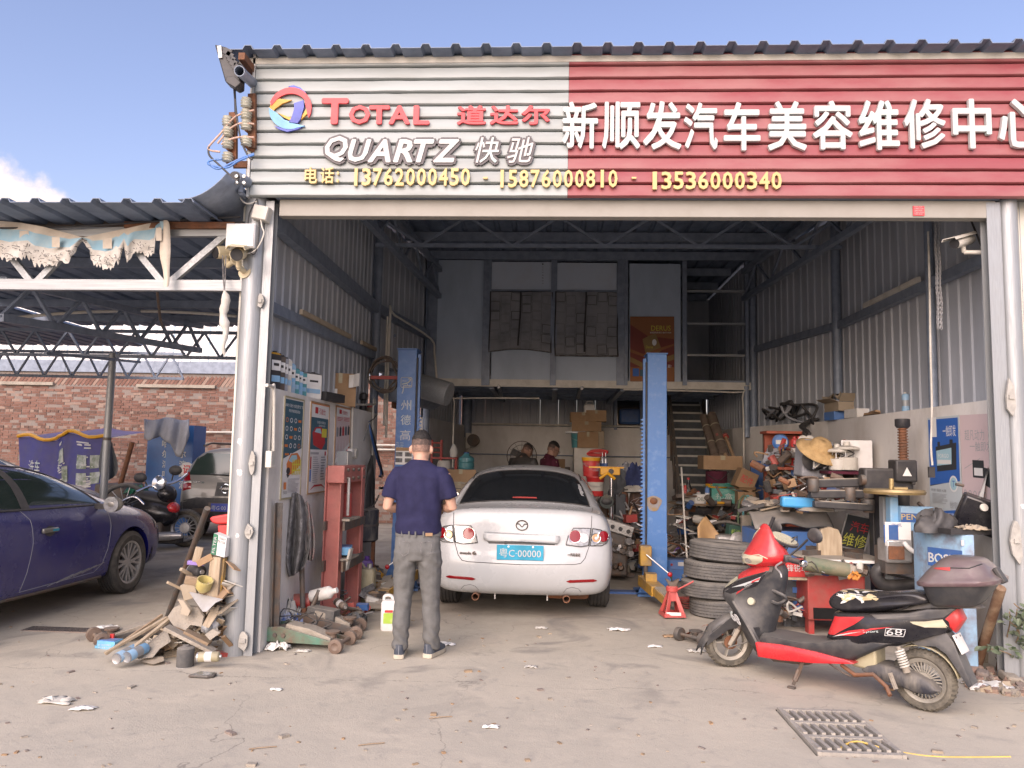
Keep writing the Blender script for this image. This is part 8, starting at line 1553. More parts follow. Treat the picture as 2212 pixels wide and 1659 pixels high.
# shelf with hat, jars and box
Ys=8.2;a,c=Q7(690,690,Ys),Q7(1000,690,Ys);SH=WT('shelf','maroon shelf board carrying pump jars and a white box','shelf',tuple((a+c)/2));BOX('shelf_board','maroon',SH,((a.x+c.x)/2,Ys+.15,a.z-.015),(c.x-a.x,.42,.03)); 
for x in (a.x+.1,c.x-.1):BOX('bracket','iron',SH,(x,Ys+.2,a.z-.12),(.03,.3,.2))
p=Q7(960,690,Ys);t=CT('plain white carton standing on the maroon shelf',(p.x,Ys+.15,p.z),(.30,.22,Q7(960,455,Ys).z-p.z),-.25,'white_plastic',False,False,None,None,'box',(0,0),'white_box')
for k,(x,w,top,lab) in enumerate(((775,.10,535,'smaller fuel pump jar with a pale base on the maroon shelf'),(850,.125,515,'larger cream fuel pump with an exposed top on the maroon shelf'))):
    q=Q7(x,682,Ys);zt=Q7(x,top,Ys).z-q.z;t=WT('fuel_pump',lab,'fuel pump',tuple(q));LAT('jar','off_white',t,q,(0,0,1),[(w*.8,0),(w*.85,.02),(w*.85,zt*.55),(w*.7,zt*.58)],18);LAT('flange','off_white',t,q+V((0,0,zt*.9)),(0,0,1),[(w*.95,0),(w*1.05,.01),(w*.95,.03),(w*.3,.05),(w*.25,.09)],18)
    for a_ in (0,2.1,4.2):CYL('guide_rod','steel',t,q+V((w*.6*cos(a_),w*.6*sin(a_),zt*.5)),q+V((w*.6*cos(a_),w*.6*sin(a_),zt*.92)),.008)
    TUB('wire','black',t,[q+V((0,-.03,zt*.6)),q+V((.05,-.06,zt*.75)),q+V((0,-.02,zt*.9))],.007)
q=Q7(650,555,8.3);t=WT('straw_hat','wide brimmed straw hat tipped on the junk shelf by the tool board','hat',tuple(q));ax=V((.25,-.55,.8)).normalized();MB().lathe(Q7(640,520,8.3),ax,[(.24,-.04),(.19,-.01),(.115,.01),(.105,.065),(.075,.10),(.001,.11)],28,caps=False).B('crown_and_brim','straw',t,smooth=50,solid=.008);MB().lathe(Q7(640,520,8.3),ax,[(.119,.005),(.113,.035)],28,caps=False).B('hat_band','card_pale',t,smooth=60)
t=WT('headlamp_unit','grey lamp housing with wires under the straw hat','lamp',tuple(Q7(620,680,8.4)));BOX('housing','felt_grey',t,Q7(590,600,8.5),(.34,.2,.40),(0,.1,.2),bevel=.02);LAT('lens','black',t,Q7(585,605,8.36),(0,-1,0),[(.001,0),(.1,0),(.12,.02),(.001,.05)],18);LAT('lens','red_paint',t,Q7(625,590,8.34),(0,-1,0),[(.001,0),(.05,0),(.06,.02),(.001,.04)],16);r_=random.Random(8)
for k in range(5):TUB('wire',r_.choice(['off_white','black','felt_grey']),t,[Q7(r_.uniform(580,700),r_.uniform(600,680),8.25) for _ in range(4)],.012)
# black tyre changer with helper arms
TC=WT('tyre_changer','dusty tyre changer with red base, turntable, black posts and jointed arms','tyre changer',tuple(Z0(Q7(800,1600,7.3))))
a,c=Q7(548,1490,7.2),Q7(992,1500,7.2);zt=Q7(700,1490,7.2).z;xm,w=(a.x+c.x)/2,c.x-a.x
BOX('base_cabinet','red_paint',TC,(xm,7.52,zt*.62),(w,.62,zt*.76),bevel=.01);BOX('base_top','rubble',TC,(xm,7.52,zt+.004),(w+.02,.64,.02));BOX('base_plinth','red_paint',TC,(xm-w*.42,7.3,zt*.13),(.05,.1,zt*.26));BOX('base_plinth','red_paint',TC,(xm+w*.42,7.3,zt*.13),(.05,.1,zt*.26));BOX('open_bay','pit',TC,(xm-w*.1,7.205,zt*.36),(w*.62,.012,zt*.18))
LAT('table_column','iron',TC,(xm+.05,7.5,zt),(0,0,1),[(.14,0),(.12,.05),(.12,.14)],20);LAT('turntable','rubble',TC,(xm+.08,7.5,Q7(750,1345,7.5).z),(0,0,1),[(.36,-.012),(.375,0),(.36,.014),(.05,.02)],36)
for k in range(4):a_=k*pi/2+.4;BOX('clamp_jaw','iron',TC,(xm+.08+.25*cos(a_),7.5+.25*sin(a_),Q7(750,1345,7.5).z+.035),(.16,.07,.05),(0,0,a_))
BOX('white_scale','paper',TC,(xm+.1,7.12,Q7(770,1385,7.12).z),(.42,.01,.025))
for x0,x1,yt,Y in ((1040,1082,800,7.5),(1085,1145,820,7.4)):a,c=Q7(x0,yt,Y),Q7(x1,yt,Y);BOX('post','black',TC,((a.x+c.x)/2,Y+.04,a.z/2),(c.x-a.x,.1,a.z),bevel=.006)
for x0,y0,x1,y1,h,Y in ((545,790,985,780,.075,7.35),(560,870,1040,870,.07,7.3),(590,945,1040,975,.06,7.25)):a,c=Q7(x0,y0,Y),Q7(x1,y1,Y);MB().bar(a,c,.08,h).B('arm','black',TC,bevel=.01);BOX('arm_dust','rubble',TC,(a+c)/2+V((0,0,h/2+.002)),((c-a).length*.8,.07,.006),(0,-math.atan2(c.z-a.z,c.x-a.x),0))
for x,y in ((1010,850),(1015,960),(870,870),(590,800)):q=Q7(x,y,7.28);LAT('joint','iron',TC,q+V((0,0,-.06)),(0,0,1),[(.045,0),(.05,.01),(.05,.11),(.045,.12)],14)
a,c=Q7(975,760,7.25),Q7(1350,760,7.25);BOX('head_block','black',TC,((a.x+c.x)/2,7.3,a.z),(c.x-a.x,.16,.22),bevel=.02);BOX('head_cap','black',TC,Q7(1275,690,7.25),(.19,.18,.2),bevel=.015);q=Q7(1310,705,7.15);MB().prism([q+V((-.04,0,-.03)),q+V((.04,0,-.03)),q+V((0,0,.05))],(0,-.004,0)).B('warning_sticker','paper',TC);CYL('knob','iron',TC,Q7(950,760,7.25),Q7(985,760,7.25),.05);CYL('knob','iron',TC,Q7(1340,775,7.2),Q7(1365,775,7.2),.03)
a,c=Q7(1283,640,7.25),Q7(1275,345,7.25);CYL('lift_rod','rust',TC,a,c,.033);n_=120;MB().tube([a.lerp(c,k/n_)+V((.04*cos(k*.72),.04*sin(k*.72),0)) for k in range(n_+1)],.007,5).B('spring','rust',TC,smooth=60);LAT('rod_cap','black',TC,c,(0,0,1),[(.05,-.02),(.065,0),(.065,.06),(.055,.065)],16);CYL('lower_rod','black',TC,Q7(1285,820,7.25),Q7(1285,980,7.25),.05)
a,c=Q7(342,925,7.5),Q7(592,940,7.5);MB().bar(a,c,.1,.1).B('blue_cover','teal_cover',TC,bevel=.02);LAT('saucer','rubble',TC,Q7(610,995,7.5),(0,0,1),[(.17,0),(.14,.03),(.03,.04)],22)
TUB('bead_breaker_arm','black',TC,[Q7(1430,1560,7.0),Q7(1230,1575,7.0),Q7(1120,1560,7.0),Q7(1075,1490,7.0),Q7(1120,1430,7.0),Q7(1240,1405,7.1),Q7(1290,1400,7.3)],.055,5,10);TUB('cable','black',TC,[Q7(1160,1480,7.0),Q7(1250,1500,6.95),Q7(1350,1520,6.95)],.01)
t=WT('bearing_roll','dirty green tube lying across the red base of the tyre changer','tube',tuple(Q7(700,1470,7.0)));CYL('tube','green_dirty',t,Q7(520,1400,7.05),Q7(860,1455,7.0),.065);TUB('rag_end','rubble',t,[Q7(850,1450,7.0),Q7(890,1440,6.98),Q7(870,1490,6.98)],.04)
t=WT('orange_cord','tangle of orange cord on the red base of the tyre changer','cord',tuple(Q7(900,1510,6.95)));r_=random.Random(3)
for k in range(3):TUB('loop','orange_cord',t,[Q7(860+r_.uniform(0,95),1465+r_.uniform(0,65),6.95-.02*k) for _ in range(6)],.011)
b=MB();q=Q7(720,1250,7.4);b.loft([[q+V((x*.11,y,z)) for x,z in ((-1,-.12),(1,-.12),(1,.06),(.7,.13),(0,.155),(-.7,.13),(-1,.06))] for y in (0,.05)]);tag(b.B('wooden_tablet','wood_pale',None,bevel=.004),'round-topped wooden tablet standing behind the turntable','board')
# sky blue column press arm of the changer
CP_=WT('press_column','sky blue and white tyre press column with brass wheel and side arm','press column',tuple(Z0(Q7(1210,1500,7.0))));a=Q7(1180,890,6.9);c=Q7(1243,890,6.9);BOX('column','sky_paint',CP_,((a.x+c.x)/2,6.95,(a.z+Q7(1200,1250,6.9).z)/2),(c.x-a.x,.1,a.z-Q7(1200,1250,6.9).z),bevel=.008);a2=Q7(1140,890,7.0);BOX('side_column','galv',CP_,(a2.x+.03,7.06,a2.z*.5),(.08,.08,a2.z))
a,c=Q7(1243,1052,6.9),Q7(1500,1060,6.9);ar_=MB().bar(a,c,.1,.21).B('side_arm','sky_paint',CP_,bevel=.008);MB().prism([a+V((x,-.052,z)) for x,z in ((0,.05),(.22,.04),(.34,-.03),(0,-.03))],(0,-.003,0)).B('blue_flash','blue_deep',ar_);b=MB();TX(b,'PENG',a+V((.0,-.058,-.01)),(.2,0,0),(0,0,.05),(0,-1,0),.002,bold=.01);b.B('lettering','gold_letter',ar_)
LAT('hand_wheel','brass',CP_,Q7(1212,850,6.9),(0,0,1),[(.02,-.02),(.24,-.02),(.25,0),(.24,.02),(.02,.025)],26);CYL('wheel_handle','brass',CP_,Q7(1190,835,6.85),Q7(1190,750,6.85),.02);CYL('wheel_handle','brass',CP_,Q7(1205,828,6.8),Q7(1310,830,6.8),.018)
CYL('rod','off_white',CP_,Q7(1468,970,6.95),Q7(1468,1290,6.95),.055);CYL('lever','iron',CP_,Q7(1440,975,6.9),Q7(1395,935,6.9),.016);LAT('clamp_knob','steel',CP_,Q7(1508,1072,6.85),(0,-1,0),[(.001,0),(.065,0),(.065,.03),(.04,.05),(.001,.05)],16)
q=Q7(1240,1175,6.82);st_=BOX('white_leaflet','paper',CP_,q,(.22,.008,.20),(0,0,.05));BOX('leaflet_panel','blue_deep',st_,q+V((-.06,-.006,-.0)),(.12,.004,.15));b=MB();TX(b,'轮胎机',q+V((-.09,-.006,.06)),(.12,0,0),(0,0,.03),(0,-1,0),.001);b.B('leaflet_text','blue_deep',st_)
BOX('motor_box','alu',CP_,Q7(1215,1300,6.9),(.22,.2,.2),bevel=.02);BOX('rusty_plate','rust',CP_,Q7(1228,1320,6.78),(.13,.01,.11));BOX('motor_foot','iron',CP_,Q7(1210,1370,6.95),(.24,.22,.22))
TUB('white_hose','paper',CP_,[Q7(1290,1245,6.8),Q7(1330,1290,6.75),Q7(1400,1325,6.7),Q7(1480,1318,6.65),Q7(1525,1275,6.6),Q7(1510,1250,6.55)],.02,6,8)
# wheel balancer cabinet
BL=WT('wheel_balancer','pale blue wheel balancer cabinet, rusted through near its foot, by the right entrance post','wheel balancer',(3.05,6.15,0));x0=P(1976,1300,6.5).x;x1=P(2113,1300,5.98).x;zt=P(2050,1152,6.1).z
cb=MB().prism([(x0,6.5,.02),(x0,6.25,.02),(x0+.14,6.02,.02),(x1,6.0,.02),(x1,6.5,.02)],(0,0,zt-.02)).B('cabinet','sky_rust',BL,bevel=.008);MB().prism([(x0-.004,6.25,zt-.26),(x0+.137,6.016,zt-.26),(x0+.137,6.016,zt-.12),(x0-.004,6.25,zt-.12)],(-.002,-.003,0)).B('blue_band','blue_deep',cb)
b=MB();e=V((.13,-.225,0));TX(b,'BOSHI',V((x0+.002,6.245,zt-.235)),e*.95,(0,0,.075),(-.86,-.5,0),.006,bold=.015);b.B('lettering','white_letter',cb);MB().prism([(x0+.15,6.012,zt-.08),(x1-.1,5.995,zt-.08),(x1-.1,5.995,zt-.04),(x0+.15,6.012,zt-.04)],(0,-.003,0)).B('white_band','paper',cb)
BOX('tool_tray','black',BL,(x0+.2,6.22,zt+.02),(.4,.4,.04),(0,0,.2));t=WT('black_unit','black plastic unit with a round dial lying on the balancer','device',(x0+.3,6.15,zt+.03));BOX('unit_body','black_gloss',t,(x0+.36,6.18,zt+.14),(.30,.12,.26),(.25,.35,-.3),bevel=.02);LAT('dial','off_white',t,V((x0+.34,6.08,zt+.2)),(0,-1,.3),[(.001,0),(.03,0),(.03,.012),(.001,.014)],14);heap('black_bag','black plastic bag slumped beside the dial unit on the balancer',2010+10,1150,6.2,.16,.16,'black',44,'bag');CR('rag','brown rag on the front corner of the balancer','rag',(x0+.24,6.05,zt+.03),.1,.06,.05,'card_pale',45)
TUB('top_rod','iron',BL,[(x0+.26,6.2,zt+.36),(x1-.02,6.2,zt+.37)],.012)
# blue cabinet with grey dusty hood, sign panel
a,c=Q7(150,1110,8.3),Q7(728,1110,8.3);t=WT('parts_washer','blue cabinet with a sagging dusty grey lid, behind the scooter head','cabinet',((a.x+c.x)/2,8.5,0));zt=Q7(400,1155,8.3).z;BOX('cabinet','blue_machine',t,((a.x+c.x)/2,8.6,zt/2),(c.x-a.x,.6,zt),bevel=.008);BOX('door_gap','black',t,(a.x+.42,8.297,zt*.6),(.008,.006,zt*.7));LAT('hole','pit',t,V((c.x-.1,8.297,zt*.84)),(0,-1,0),[(.001,0),(.045,0),(.045,.004),(.001,.004)],14)
zz_=Q7(400,1020,8.3).z;MB().grid(lambda u,v:V((a.x-.02+(c.x-a.x+.04)*u,8.26+.7*v,zz_-.16*(1-min(1,v*3))+.05*sin(u*3.1)-.02*sin(u*12))),20,8).B('lid','lid_grey',t,smooth=50,solid=.02)
q0=Q7(400,1010,8.3);r_=random.Random(15);b=MB()
for k in range(40):q=V((r_.uniform(a.x,c.x-.2),r_.uniform(8.3,8.9),zz_+r_.uniform(.02,.12)));b.box(q,(r_.uniform(.05,.3),r_.uniform(.03,.12),r_.uniform(.01,.05)),(r_.uniform(-.3,.3),r_.uniform(-.3,.3),r_.uniform(0,3)),r_.choice(['iron','rubble','felt','alu','card_pale','black']))
tag(b.B('hood_junk',None),'dusty wiper arms and scraps lying on the grey lid',None,None,'stuff')
tl,bl_,tr=Q7(845,1020,7.95),Q7(775,1270,7.75),Q7(1040,1060,8.05);tr=tl+(tr-tl);t=poster('sign_panel','black panel with hand-cut red and yellow Chinese letters leaning behind the turntable',(tl,bl_,tr),1,(0,-1,.2),fK,[('t','汽车',.25,.18,.95,.5,fR),('t','维修',.1,.56,.98,.94,flat((.5,.52,.08)))],.02,'alu')
t=WT('blue_rack_board','blue notched board standing under the red machine label','board',tuple(Z0(Q7(440,1600,7.4))));a,c=Q7(370,1480,7.5),Q7(545,1480,7.5);BOX('board','felt_dark',t,((a.x+c.x)/2,7.55,a.z/2),(c.x-a.x,.03,a.z)); 
for k in range(4):BOX('blue_tab','blue_machine',t,(c.x-.06,7.53,.12+k*.11),(.14,.02,.05))
q=Q7(450,1500,7.3);t=CT('small red box with white Chinese letters beside the tyre changer',(q.x,7.3,q.z),(.26,.1,.16),.05,'red_plastic',False,False,('锋锐军','white_letter'),None,'box',(0,0),'red_box');BOX('shelf_lip','wood_pale',TC,(q.x+.05,7.32,q.z-.012),(.36,.2,.02))
r_=random.Random(19);t=WT('tool_basket','tangle of spanners and wire in the open bay of the red base','tools',tuple(G(1690,1345)))
for k in range(14):q=G(1700+r_.uniform(-40,70),1338+r_.uniform(-16,10));TUB('tool',r_.choice(['steel','iron','felt_grey']),t,[q+V((0,0,.02)),q+V((r_.uniform(-.2,.2),r_.uniform(-.05,.1),r_.uniform(.01,.08)))],.009)
CR('rag','bluish rag on the floor between the scooter and the red base','rag',tuple(G(1722,1322)),.13,.06,.05,'felt_grey',51)
# chain hoist, cords and security camera at the right
t=WT('hanging_chain','steel chain hanging in a long loop inside the right entrance','chain',tuple(P(2026,720,6.5)))
for u in (2024,2031):
    z0,z1=P(u,470,6.5).z,P(u,712,6.5).z;n_=46
    for k in range(n_):
        z=z0+(z1-z0)*k/n_;x=P(u,600,6.5).x+.004*sin(k*.4);b=MB();s=k%2;b.tube([(x+(.009*cos(a) if s else 0),6.5+(0 if s else .009*cos(a)),z+.022*sin(a)) for a in [i*pi/5 for i in range(11)]],.0028,4);b.B('link','steel',t)
tag(TUB('pale_cable','cloth_white',None,[P(2005,500,6.6),P(2008,620,6.6),P(2010,760,6.6),P(2013,880,6.6),P(2011,960,6.6),P(2014,1005,6.6)],.009),'pale cord hanging down before the blue battery poster','cord')
BOX('cord_switch','black',None,P(2012,1020,6.6),(.05,.02,.09));o=bpy.data.objects['cord_switch'];tag(o,'small black remote with orange keys at the end of the pale cord','remote')
def cctv(label,p,d,arm,mm='off_white',hood=True,L=.26,sc=1.):
    p,d=V(p),V(d).normalized();t=WT('security_camera',label,'security camera',tuple(p));s=d.cross(V((0,0,1))).normalized();u=s.cross(d);R=.045*sc
    MB().loft([[p+d*x*L*sc+s*R*cos(a)*k+u*R*.9*sin(a)*k for a in [i*pi/8 for i in range(16)]] for x,k in ((-.5,.9),(-.48,1),(.42,1),(.45,.9))]).B('housing',mm,t,smooth=45)
    LAT('lens','black',t,p+d*L*.44*sc,d,[(R*.9,-.01),(R*.8,.012),(.001,.012)],16)
    if hood:MB().loft([[p+d*x*L*sc+s*w*R*1.25+u*R*(1.18 if abs(w)<.9 else .75) for w in (-1,-.8,.8,1)] for x in (-.52,.72)],close=False).B('sun_hood',mm,t,solid=.006)
    q=p-u*R*1.9;CYL('bracket_neck',mm,t,p-u*R*.8,q,.018*sc);TUB('bracket_arm',mm,t,[q,q+(V(arm)-q)*.5,V(arm)],.018*sc);LAT('wall_plate',mm,t,V(arm),(V(arm)-q),[(.045*sc,-.012),(.045*sc,.0),(.001,.0)],14);return t
cctv('white bullet camera on an arm inside the right entrance post',P(2078,522,6.1),(-.75,-.55,-.30),tuple(P(2128,545,6.05)),L=.27)
TUB('black_cable','black',None,[P(2095,470,6.2),P(2115,520,6.15),P(2127,560,6.1),P(2130,700,6.1),P(2133,820,6.1),P(2135,880,6.1)],.008);tag(bpy.data.objects['black_cable.001'],'black cable drooping down behind the right camera','cable')
# ------------------------------------------------------------------ small grimy parts filling the benches and floor
def junk(label,u0,u1,v0,v1,Y0,Y1,n,seed,s=1.):
    r_=random.Random(seed);b=MB();mm=['iron','black','rust','felt_dark','rubber','alu','iron','card','off_white','iron_rust','steel','blue_deep','red_paint']
    for k in range(n):
        Y=r_.uniform(Y0,Y1);p=P(r_.uniform(u0,u1),v0+(v1-v0)*r_.random() ** .7,Y);m=r_.choice(mm);z=r_.uniform(.01,.05)*s
        if p.z<.02:p.z=.02
        if k%3 == 0:b.box(p,(r_.uniform(.03,.16)*s,r_.uniform(.03,.14)*s,r_.uniform(.02,.1)*s),(r_.uniform(-.3,.3),r_.uniform(-.3,.3),r_.uniform(0,3)),m)
        elif k%3 == 1:b.cyl(p,p+V((r_.uniform(-.12,.12),r_.uniform(-.1,.1),r_.uniform(-.02,.14)))*s,z,n=9,m=m)
        else:b.tube(SP([p+V((r_.uniform(-.15,.15),r_.uniform(-.1,.1),r_.uniform(-.03,.12)))*s for _ in range(4)],3),z*.3,5,m)
    tag(b.B('small_parts',None),label,None,None,'stuff')
junk('greasy small parts crowding the shelves of the red tool board',1655,1735,1000,1085,9.0,9.4,70,1);junk('small parts and wires heaped round the straw hat',1640,1850,960,1015,8.75,9.0,45,2,.9);junk('dirty parts heaped on the bench behind the tyre changer arms',1700,1900,1030,1100,7.7,8.2,70,3);junk('tools and scraps on the floor behind the scooter',1640,1745,1296,1336,7.2,7.6,45,4,.8);junk('cluttered parts on the bench behind the man',905,990,1030,1150,10.2,11.2,70,5,1.2);junk('dim parts piled between the white car and the right post',1310,1396,1075,1190,10.2,10.8,70,6,1.1);junk('tins and tools on the folding table and shelf behind it',1460,1640,1060,1150,10.7,11.4,80,7,1.1);junk('bits and scraps on the floor along the left wall',620,790,1300,1345,6.9,7.6,50,8,.9);junk('dusty tools on top of the red base cabinet',1745,1870,1225,1245,7.0,7.3,40,9,.7)
# ------------------------------------------------------------------ fittings on the left corner post
cctv('grey box camera with four lamps high on the left post under the insulators',P(519,388,5.7),(-.1,-1,-.12),tuple(P(533,428,5.9)),'galv_dark',False,.16,1.15)
t=bpy.data.objects[[o.name for o in bpy.data.objects if o.name.startswith('security_camera')][-1]]
for sx_ in (-1,1):
    for sz_ in (-1,1):LAT('lamp','clear_lens',t,P(519+sx_*8,388+sz_*7,5.60),(0,-1,0),[(.001,-.01),(.013,-.01),(.013,.006),(.001,.008)],12)
cctv('yellowed bullet camera under the white junction box on the left post',P(516,548,5.75),(.25,-.9,-.30),tuple(P(530,588,5.86)),'cream_old',True,.22,1.25);cctv('small cream floodlight camera behind the yellowed one, facing the carport',P(487,545,6.0),(-.6,-.7,-.2),tuple(P(512,560,5.95)),'cream_old',False,.14,1.3)
def jbox(label,u0,v0,u1,v1,Y,mm,tilt=0):a,c=P(u0,v0,Y),P(u1,v1,Y);m_=(a+c)/2;t=WT('junction_box',label,'junction box',tuple(m_));BOX('case',mm,t,m_+V((0,.05,0)),(c.x-a.x,.1,a.z-c.z),(0,tilt,0),bevel=.006);BOX('cover',mm,t,m_+V((0,-.004,0)),((c.x-a.x)*.94,.012,(a.z-c.z)*.92),(0,tilt,0),bevel=.003);return t
jbox('large white junction box on the left post',489,482,549,535,5.78,'white_plastic');jbox('small tilted cream box hanging from wires beside the left post',546,443,578,474,5.80,'off_white',.2)
t=WT('post_wiring','loops of black and white wire on the left corner post','wires',tuple(P(545,560,5.82)))
for k,(mm,pts) in enumerate((('black',[(555,430),(546,445),(537,470),(536,510),(540,530),(545,545)]),('black',[(556,430),(560,470),(558,520),(550,548),(540,545)]),('off_white',[(563,474),(566,490),(570,505),(560,530),(545,545),(525,548)]),('off_white',[(516,418),(522,432),(535,440),(555,435)]))):TUB('wire',mm,t,[P(u,v,5.81) for u,v in pts],.006)
# flood lamp and tube at the roof corner
FLD=WT('flood_lamp','black finned flood lamp bolted under the roof corner','flood lamp',tuple(P(492,140,5.6)));a=P(492,138,5.6);b=MB();ex,ez=(P(488,96,5.6)-P(465,96,5.6)),P(512,180,5.6)-P(475,100,5.6)
b.prism([P(u,v,5.62) for u,v in ((463,95),(485,100),(520,140),(518,185),(508,190),(486,176))],(0,.10,0));b.B('housing','black',FLD,bevel=.01)
for k in range(7):MB().bar(P(484+k*5,108+k*8,5.60),P(499+k*3.4,116+k*8,5.60),.012,.05).B('fin','black',FLD)
BOX('label_panel','paper',FLD,P(475,112,5.61),(.03,.006,.10),(0,-.15,0));MB().prism([P(u,v,5.6) for u,v in ((488,165),(505,163),(521,178),(508,190),(487,177))],(0,.06,0)).B('driver_box','black',FLD,bevel=.006);TUB('cable','black',FLD,[P(505,190,5.65),P(507,215,5.7),P(508,245,5.75)],.006)
tag(MB().lathe(P(517,153,5.45),P(552,185,5.9)-P(517,153,5.45),[(.034,0),(.040,0),(.040,.62),(.034,.62),(.034,0)],20,caps=False).B('drain_tube','galv_dark',None,smooth=40),'open-ended grey tube sticking out beside the flood lamp','tube');BOX('square_tube','rust',None,P(538,142,5.75),(.05,.3,.055));tag(bpy.data.objects['square_tube'],'rusty square tube end above the open grey tube','tube')
# insulator racks
for k,(u0,vs,lab,bu) in enumerate(((532,(222,247,270,305),'rusty rack of four white porcelain insulators close to the post',545),(492,(262,285,310,340),'rusty rack of four white porcelain insulators standing off the post',504))):
    t=WT('insulator_rack',lab,'insulator rack',tuple(P(u0,340,5.75)),'insulator racks');a,c=P(bu,vs[0]-18,5.78),P(bu,vs[-1]+16,5.78);MB().bar(a,c,.06,.035,up=(0,1,0)).B('backbone','rust',t)
    for v in vs:
        q=P(u0,v,5.72);LAT('insulator','porcelain',t,q-V((0,0,.04)),(0,0,1),[(.02,0),(.042,.008),(.028,.02),(.045,.03),(.03,.042),(.045,.052),(.028,.064),(.038,.074),(.02,.08)],16)
        for s in (-1,1):MB().bar(q+V((0,0,s*.045)),V((a.x,5.78,q.z+s*.045)),.022,.008).B('clip','rust',t)
    MB().bar(c,P(540,vs[-1]+16,5.85),.04,.05).B('stay','rust',t)
t=WT('power_lines','pink, grey and blue service wires sweeping round the insulators','wires',tuple(P(460,300,5.7)))
for mm,pts in (('wire_pink',[(549,238),(530,243),(505,255),(475,290),(451,317),(455,325),(475,328)]),('wire_pink',[(549,268),(520,266),(495,280),(478,300),(470,310)]),('wire_pink',[(549,297),(520,296),(495,302),(478,312)]),('blue_machine',[(549,332),(525,340),(500,352),(470,365),(450,352),(458,346),(480,344)]),('blue_machine',[(549,334),(515,348),(490,362),(455,357),(449,351)]),('black',[(451,317),(452,335),(472,355),(490,372),(515,395)]),('black',[(507,190),(510,240),(520,300),(535,335),(545,345)])):TUB('wire',mm,t,[P(u,v,5.70) for u,v in pts],.008)
# ------------------------------------------------------------------ scrap pile against the left post
def ZP(x,y):return (380+x*.39773)*.54861,(2000+y*.39773)*.54861      # enlarged view of the pile
def QP(x,y,Y=5.75):return P(*ZP(x,y),Y)
b=MB();r_=random.Random(21)
for k in range(190):      # dirt, chips and slivers making up the body of the heap
    f=r_.random();u=300+195*(1-(1-r_.random()) ** 1.4);hh=max(0,(u-300)/190) ** 1.7*.66;Y=r_.uniform(5.78,6.08);p=Z0(P(u,1400,Y));z=hh*r_.random() ** .7*1;b.box(p+V((0,0,z+.01)),(r_.uniform(.03,.17),r_.uniform(.03,.12),r_.uniform(.004,.016)),(r_.uniform(-.7,.7),r_.uniform(-.7,.7),r_.uniform(0,3)),r_.choice(['rubble','card_pale','card_pale','wood_pale','rubble','iron','card','off_white']))
tag(b.B('scrap_pile',None),'heap of dusty board scraps, chips and dirt against the left post',None,None,'stuff')
def plank(label,x0,y0,x1,y1,w,mm,Y0=5.68,Y1=5.85,h=.02,name='plank',cat='plank'):a,c=QP(x0,y0,Y0),QP(x1,y1,Y1);b=MB();b.bar(a,c,w,h);return tag(b.B(name,mm,None,bevel=.002),label,cat)
plank('long pale split stick lying down the left side of the scrap pile',85,1440,700,1085,.03,'wood_pale',5.55,5.9);plank('shorter split stick beside the long one on the scrap pile',370,1380,730,1095,.03,'wood_pale',5.56,5.85);plank('thin broken stick on top of the long split stick',90,1445,650,1060,.022,'wood',5.58,5.95);plank('grey board sloping down to the post foot on the scrap pile',690,1180,1170,1425,.10,'rubble',5.62,5.66,.025);plank('dark timber under the sloping grey board',880,1225,1120,1345,.09,'wood',5.68,5.7,.03)
plank('splintered stick poking out at the left of the pile',700,735,900,830,.03,'wood_pale',5.75,5.85);plank('pale splinter above the black filter',835,605,960,680,.03,'wood_pale',5.75,5.85,.025)
def slab_of(name,label,cat,pts,Y,th,mm,tiltY=.12):b=MB();v0=min(p[1] for p in pts);v1=max(p[1] for p in pts);b.prism([QP(x,y,Y+tiltY*(v1-y)/(v1-v0+1)) for x,y in pts],(0,th,.004));return tag(b.B(name,mm,None,bevel=.004),label,cat)
slab_of('board_scrap','big grey broken board in the middle of the scrap pile','board',[(700,1080),(760,990),(820,960),(1000,985),(1060,1080),(1040,1180),(930,1160),(880,1215),(760,1170)],5.70,.03,'rubble');slab_of('board_scrap','folded grey sheet at the left foot of the scrap pile','board',[(400,1500),(520,1330),(680,1200),(730,1330),(620,1400),(560,1480)],5.55,.02,'rubble',.25);slab_of('board_scrap','curled lower sheet at the left foot of the scrap pile','board',[(420,1520),(520,1480),(650,1480),(660,1520),(560,1550)],5.52,.02,'card_pale',.1);slab_of('board_scrap','tan board end leaning beside the silver spray can','board',[(1045,1165),(1130,1010),(1215,970),(1195,1060),(1110,1195)],5.66,.02,'wood_pale');slab_of('board_scrap','small grey square board below the silver spray can','board',[(1070,1255),(1150,1200),(1225,1240),(1120,1315)],5.62,.02,'rubble',.06);slab_of('board_scrap','ragged torn board standing on the middle of the pile','board',[(800,905),(860,915),(930,1020),(905,1075),(830,1050),(840,980)],5.68,.04,'card_pale',.06)
slab_of('plastic_sheet','folded clear plastic sheet draped over the scrap pile','plastic sheet',[(915,835),(1080,870),(1250,910),(1180,940),(1090,1030),(1050,1030)],5.64,.012,'sheet_film',.1);slab_of('wood_block','thick brown wooden block standing against the left post','wood block',[(1085,870),(1125,480),(1230,490),(1195,895)],5.74,.10,'wood_pale',.04);slab_of('yellow_strip','yellow edged strip beside the wooden block','strip',[(1195,895),(1232,500),(1270,500),(1225,890)],5.78,.05,'yellow_paint',.03)
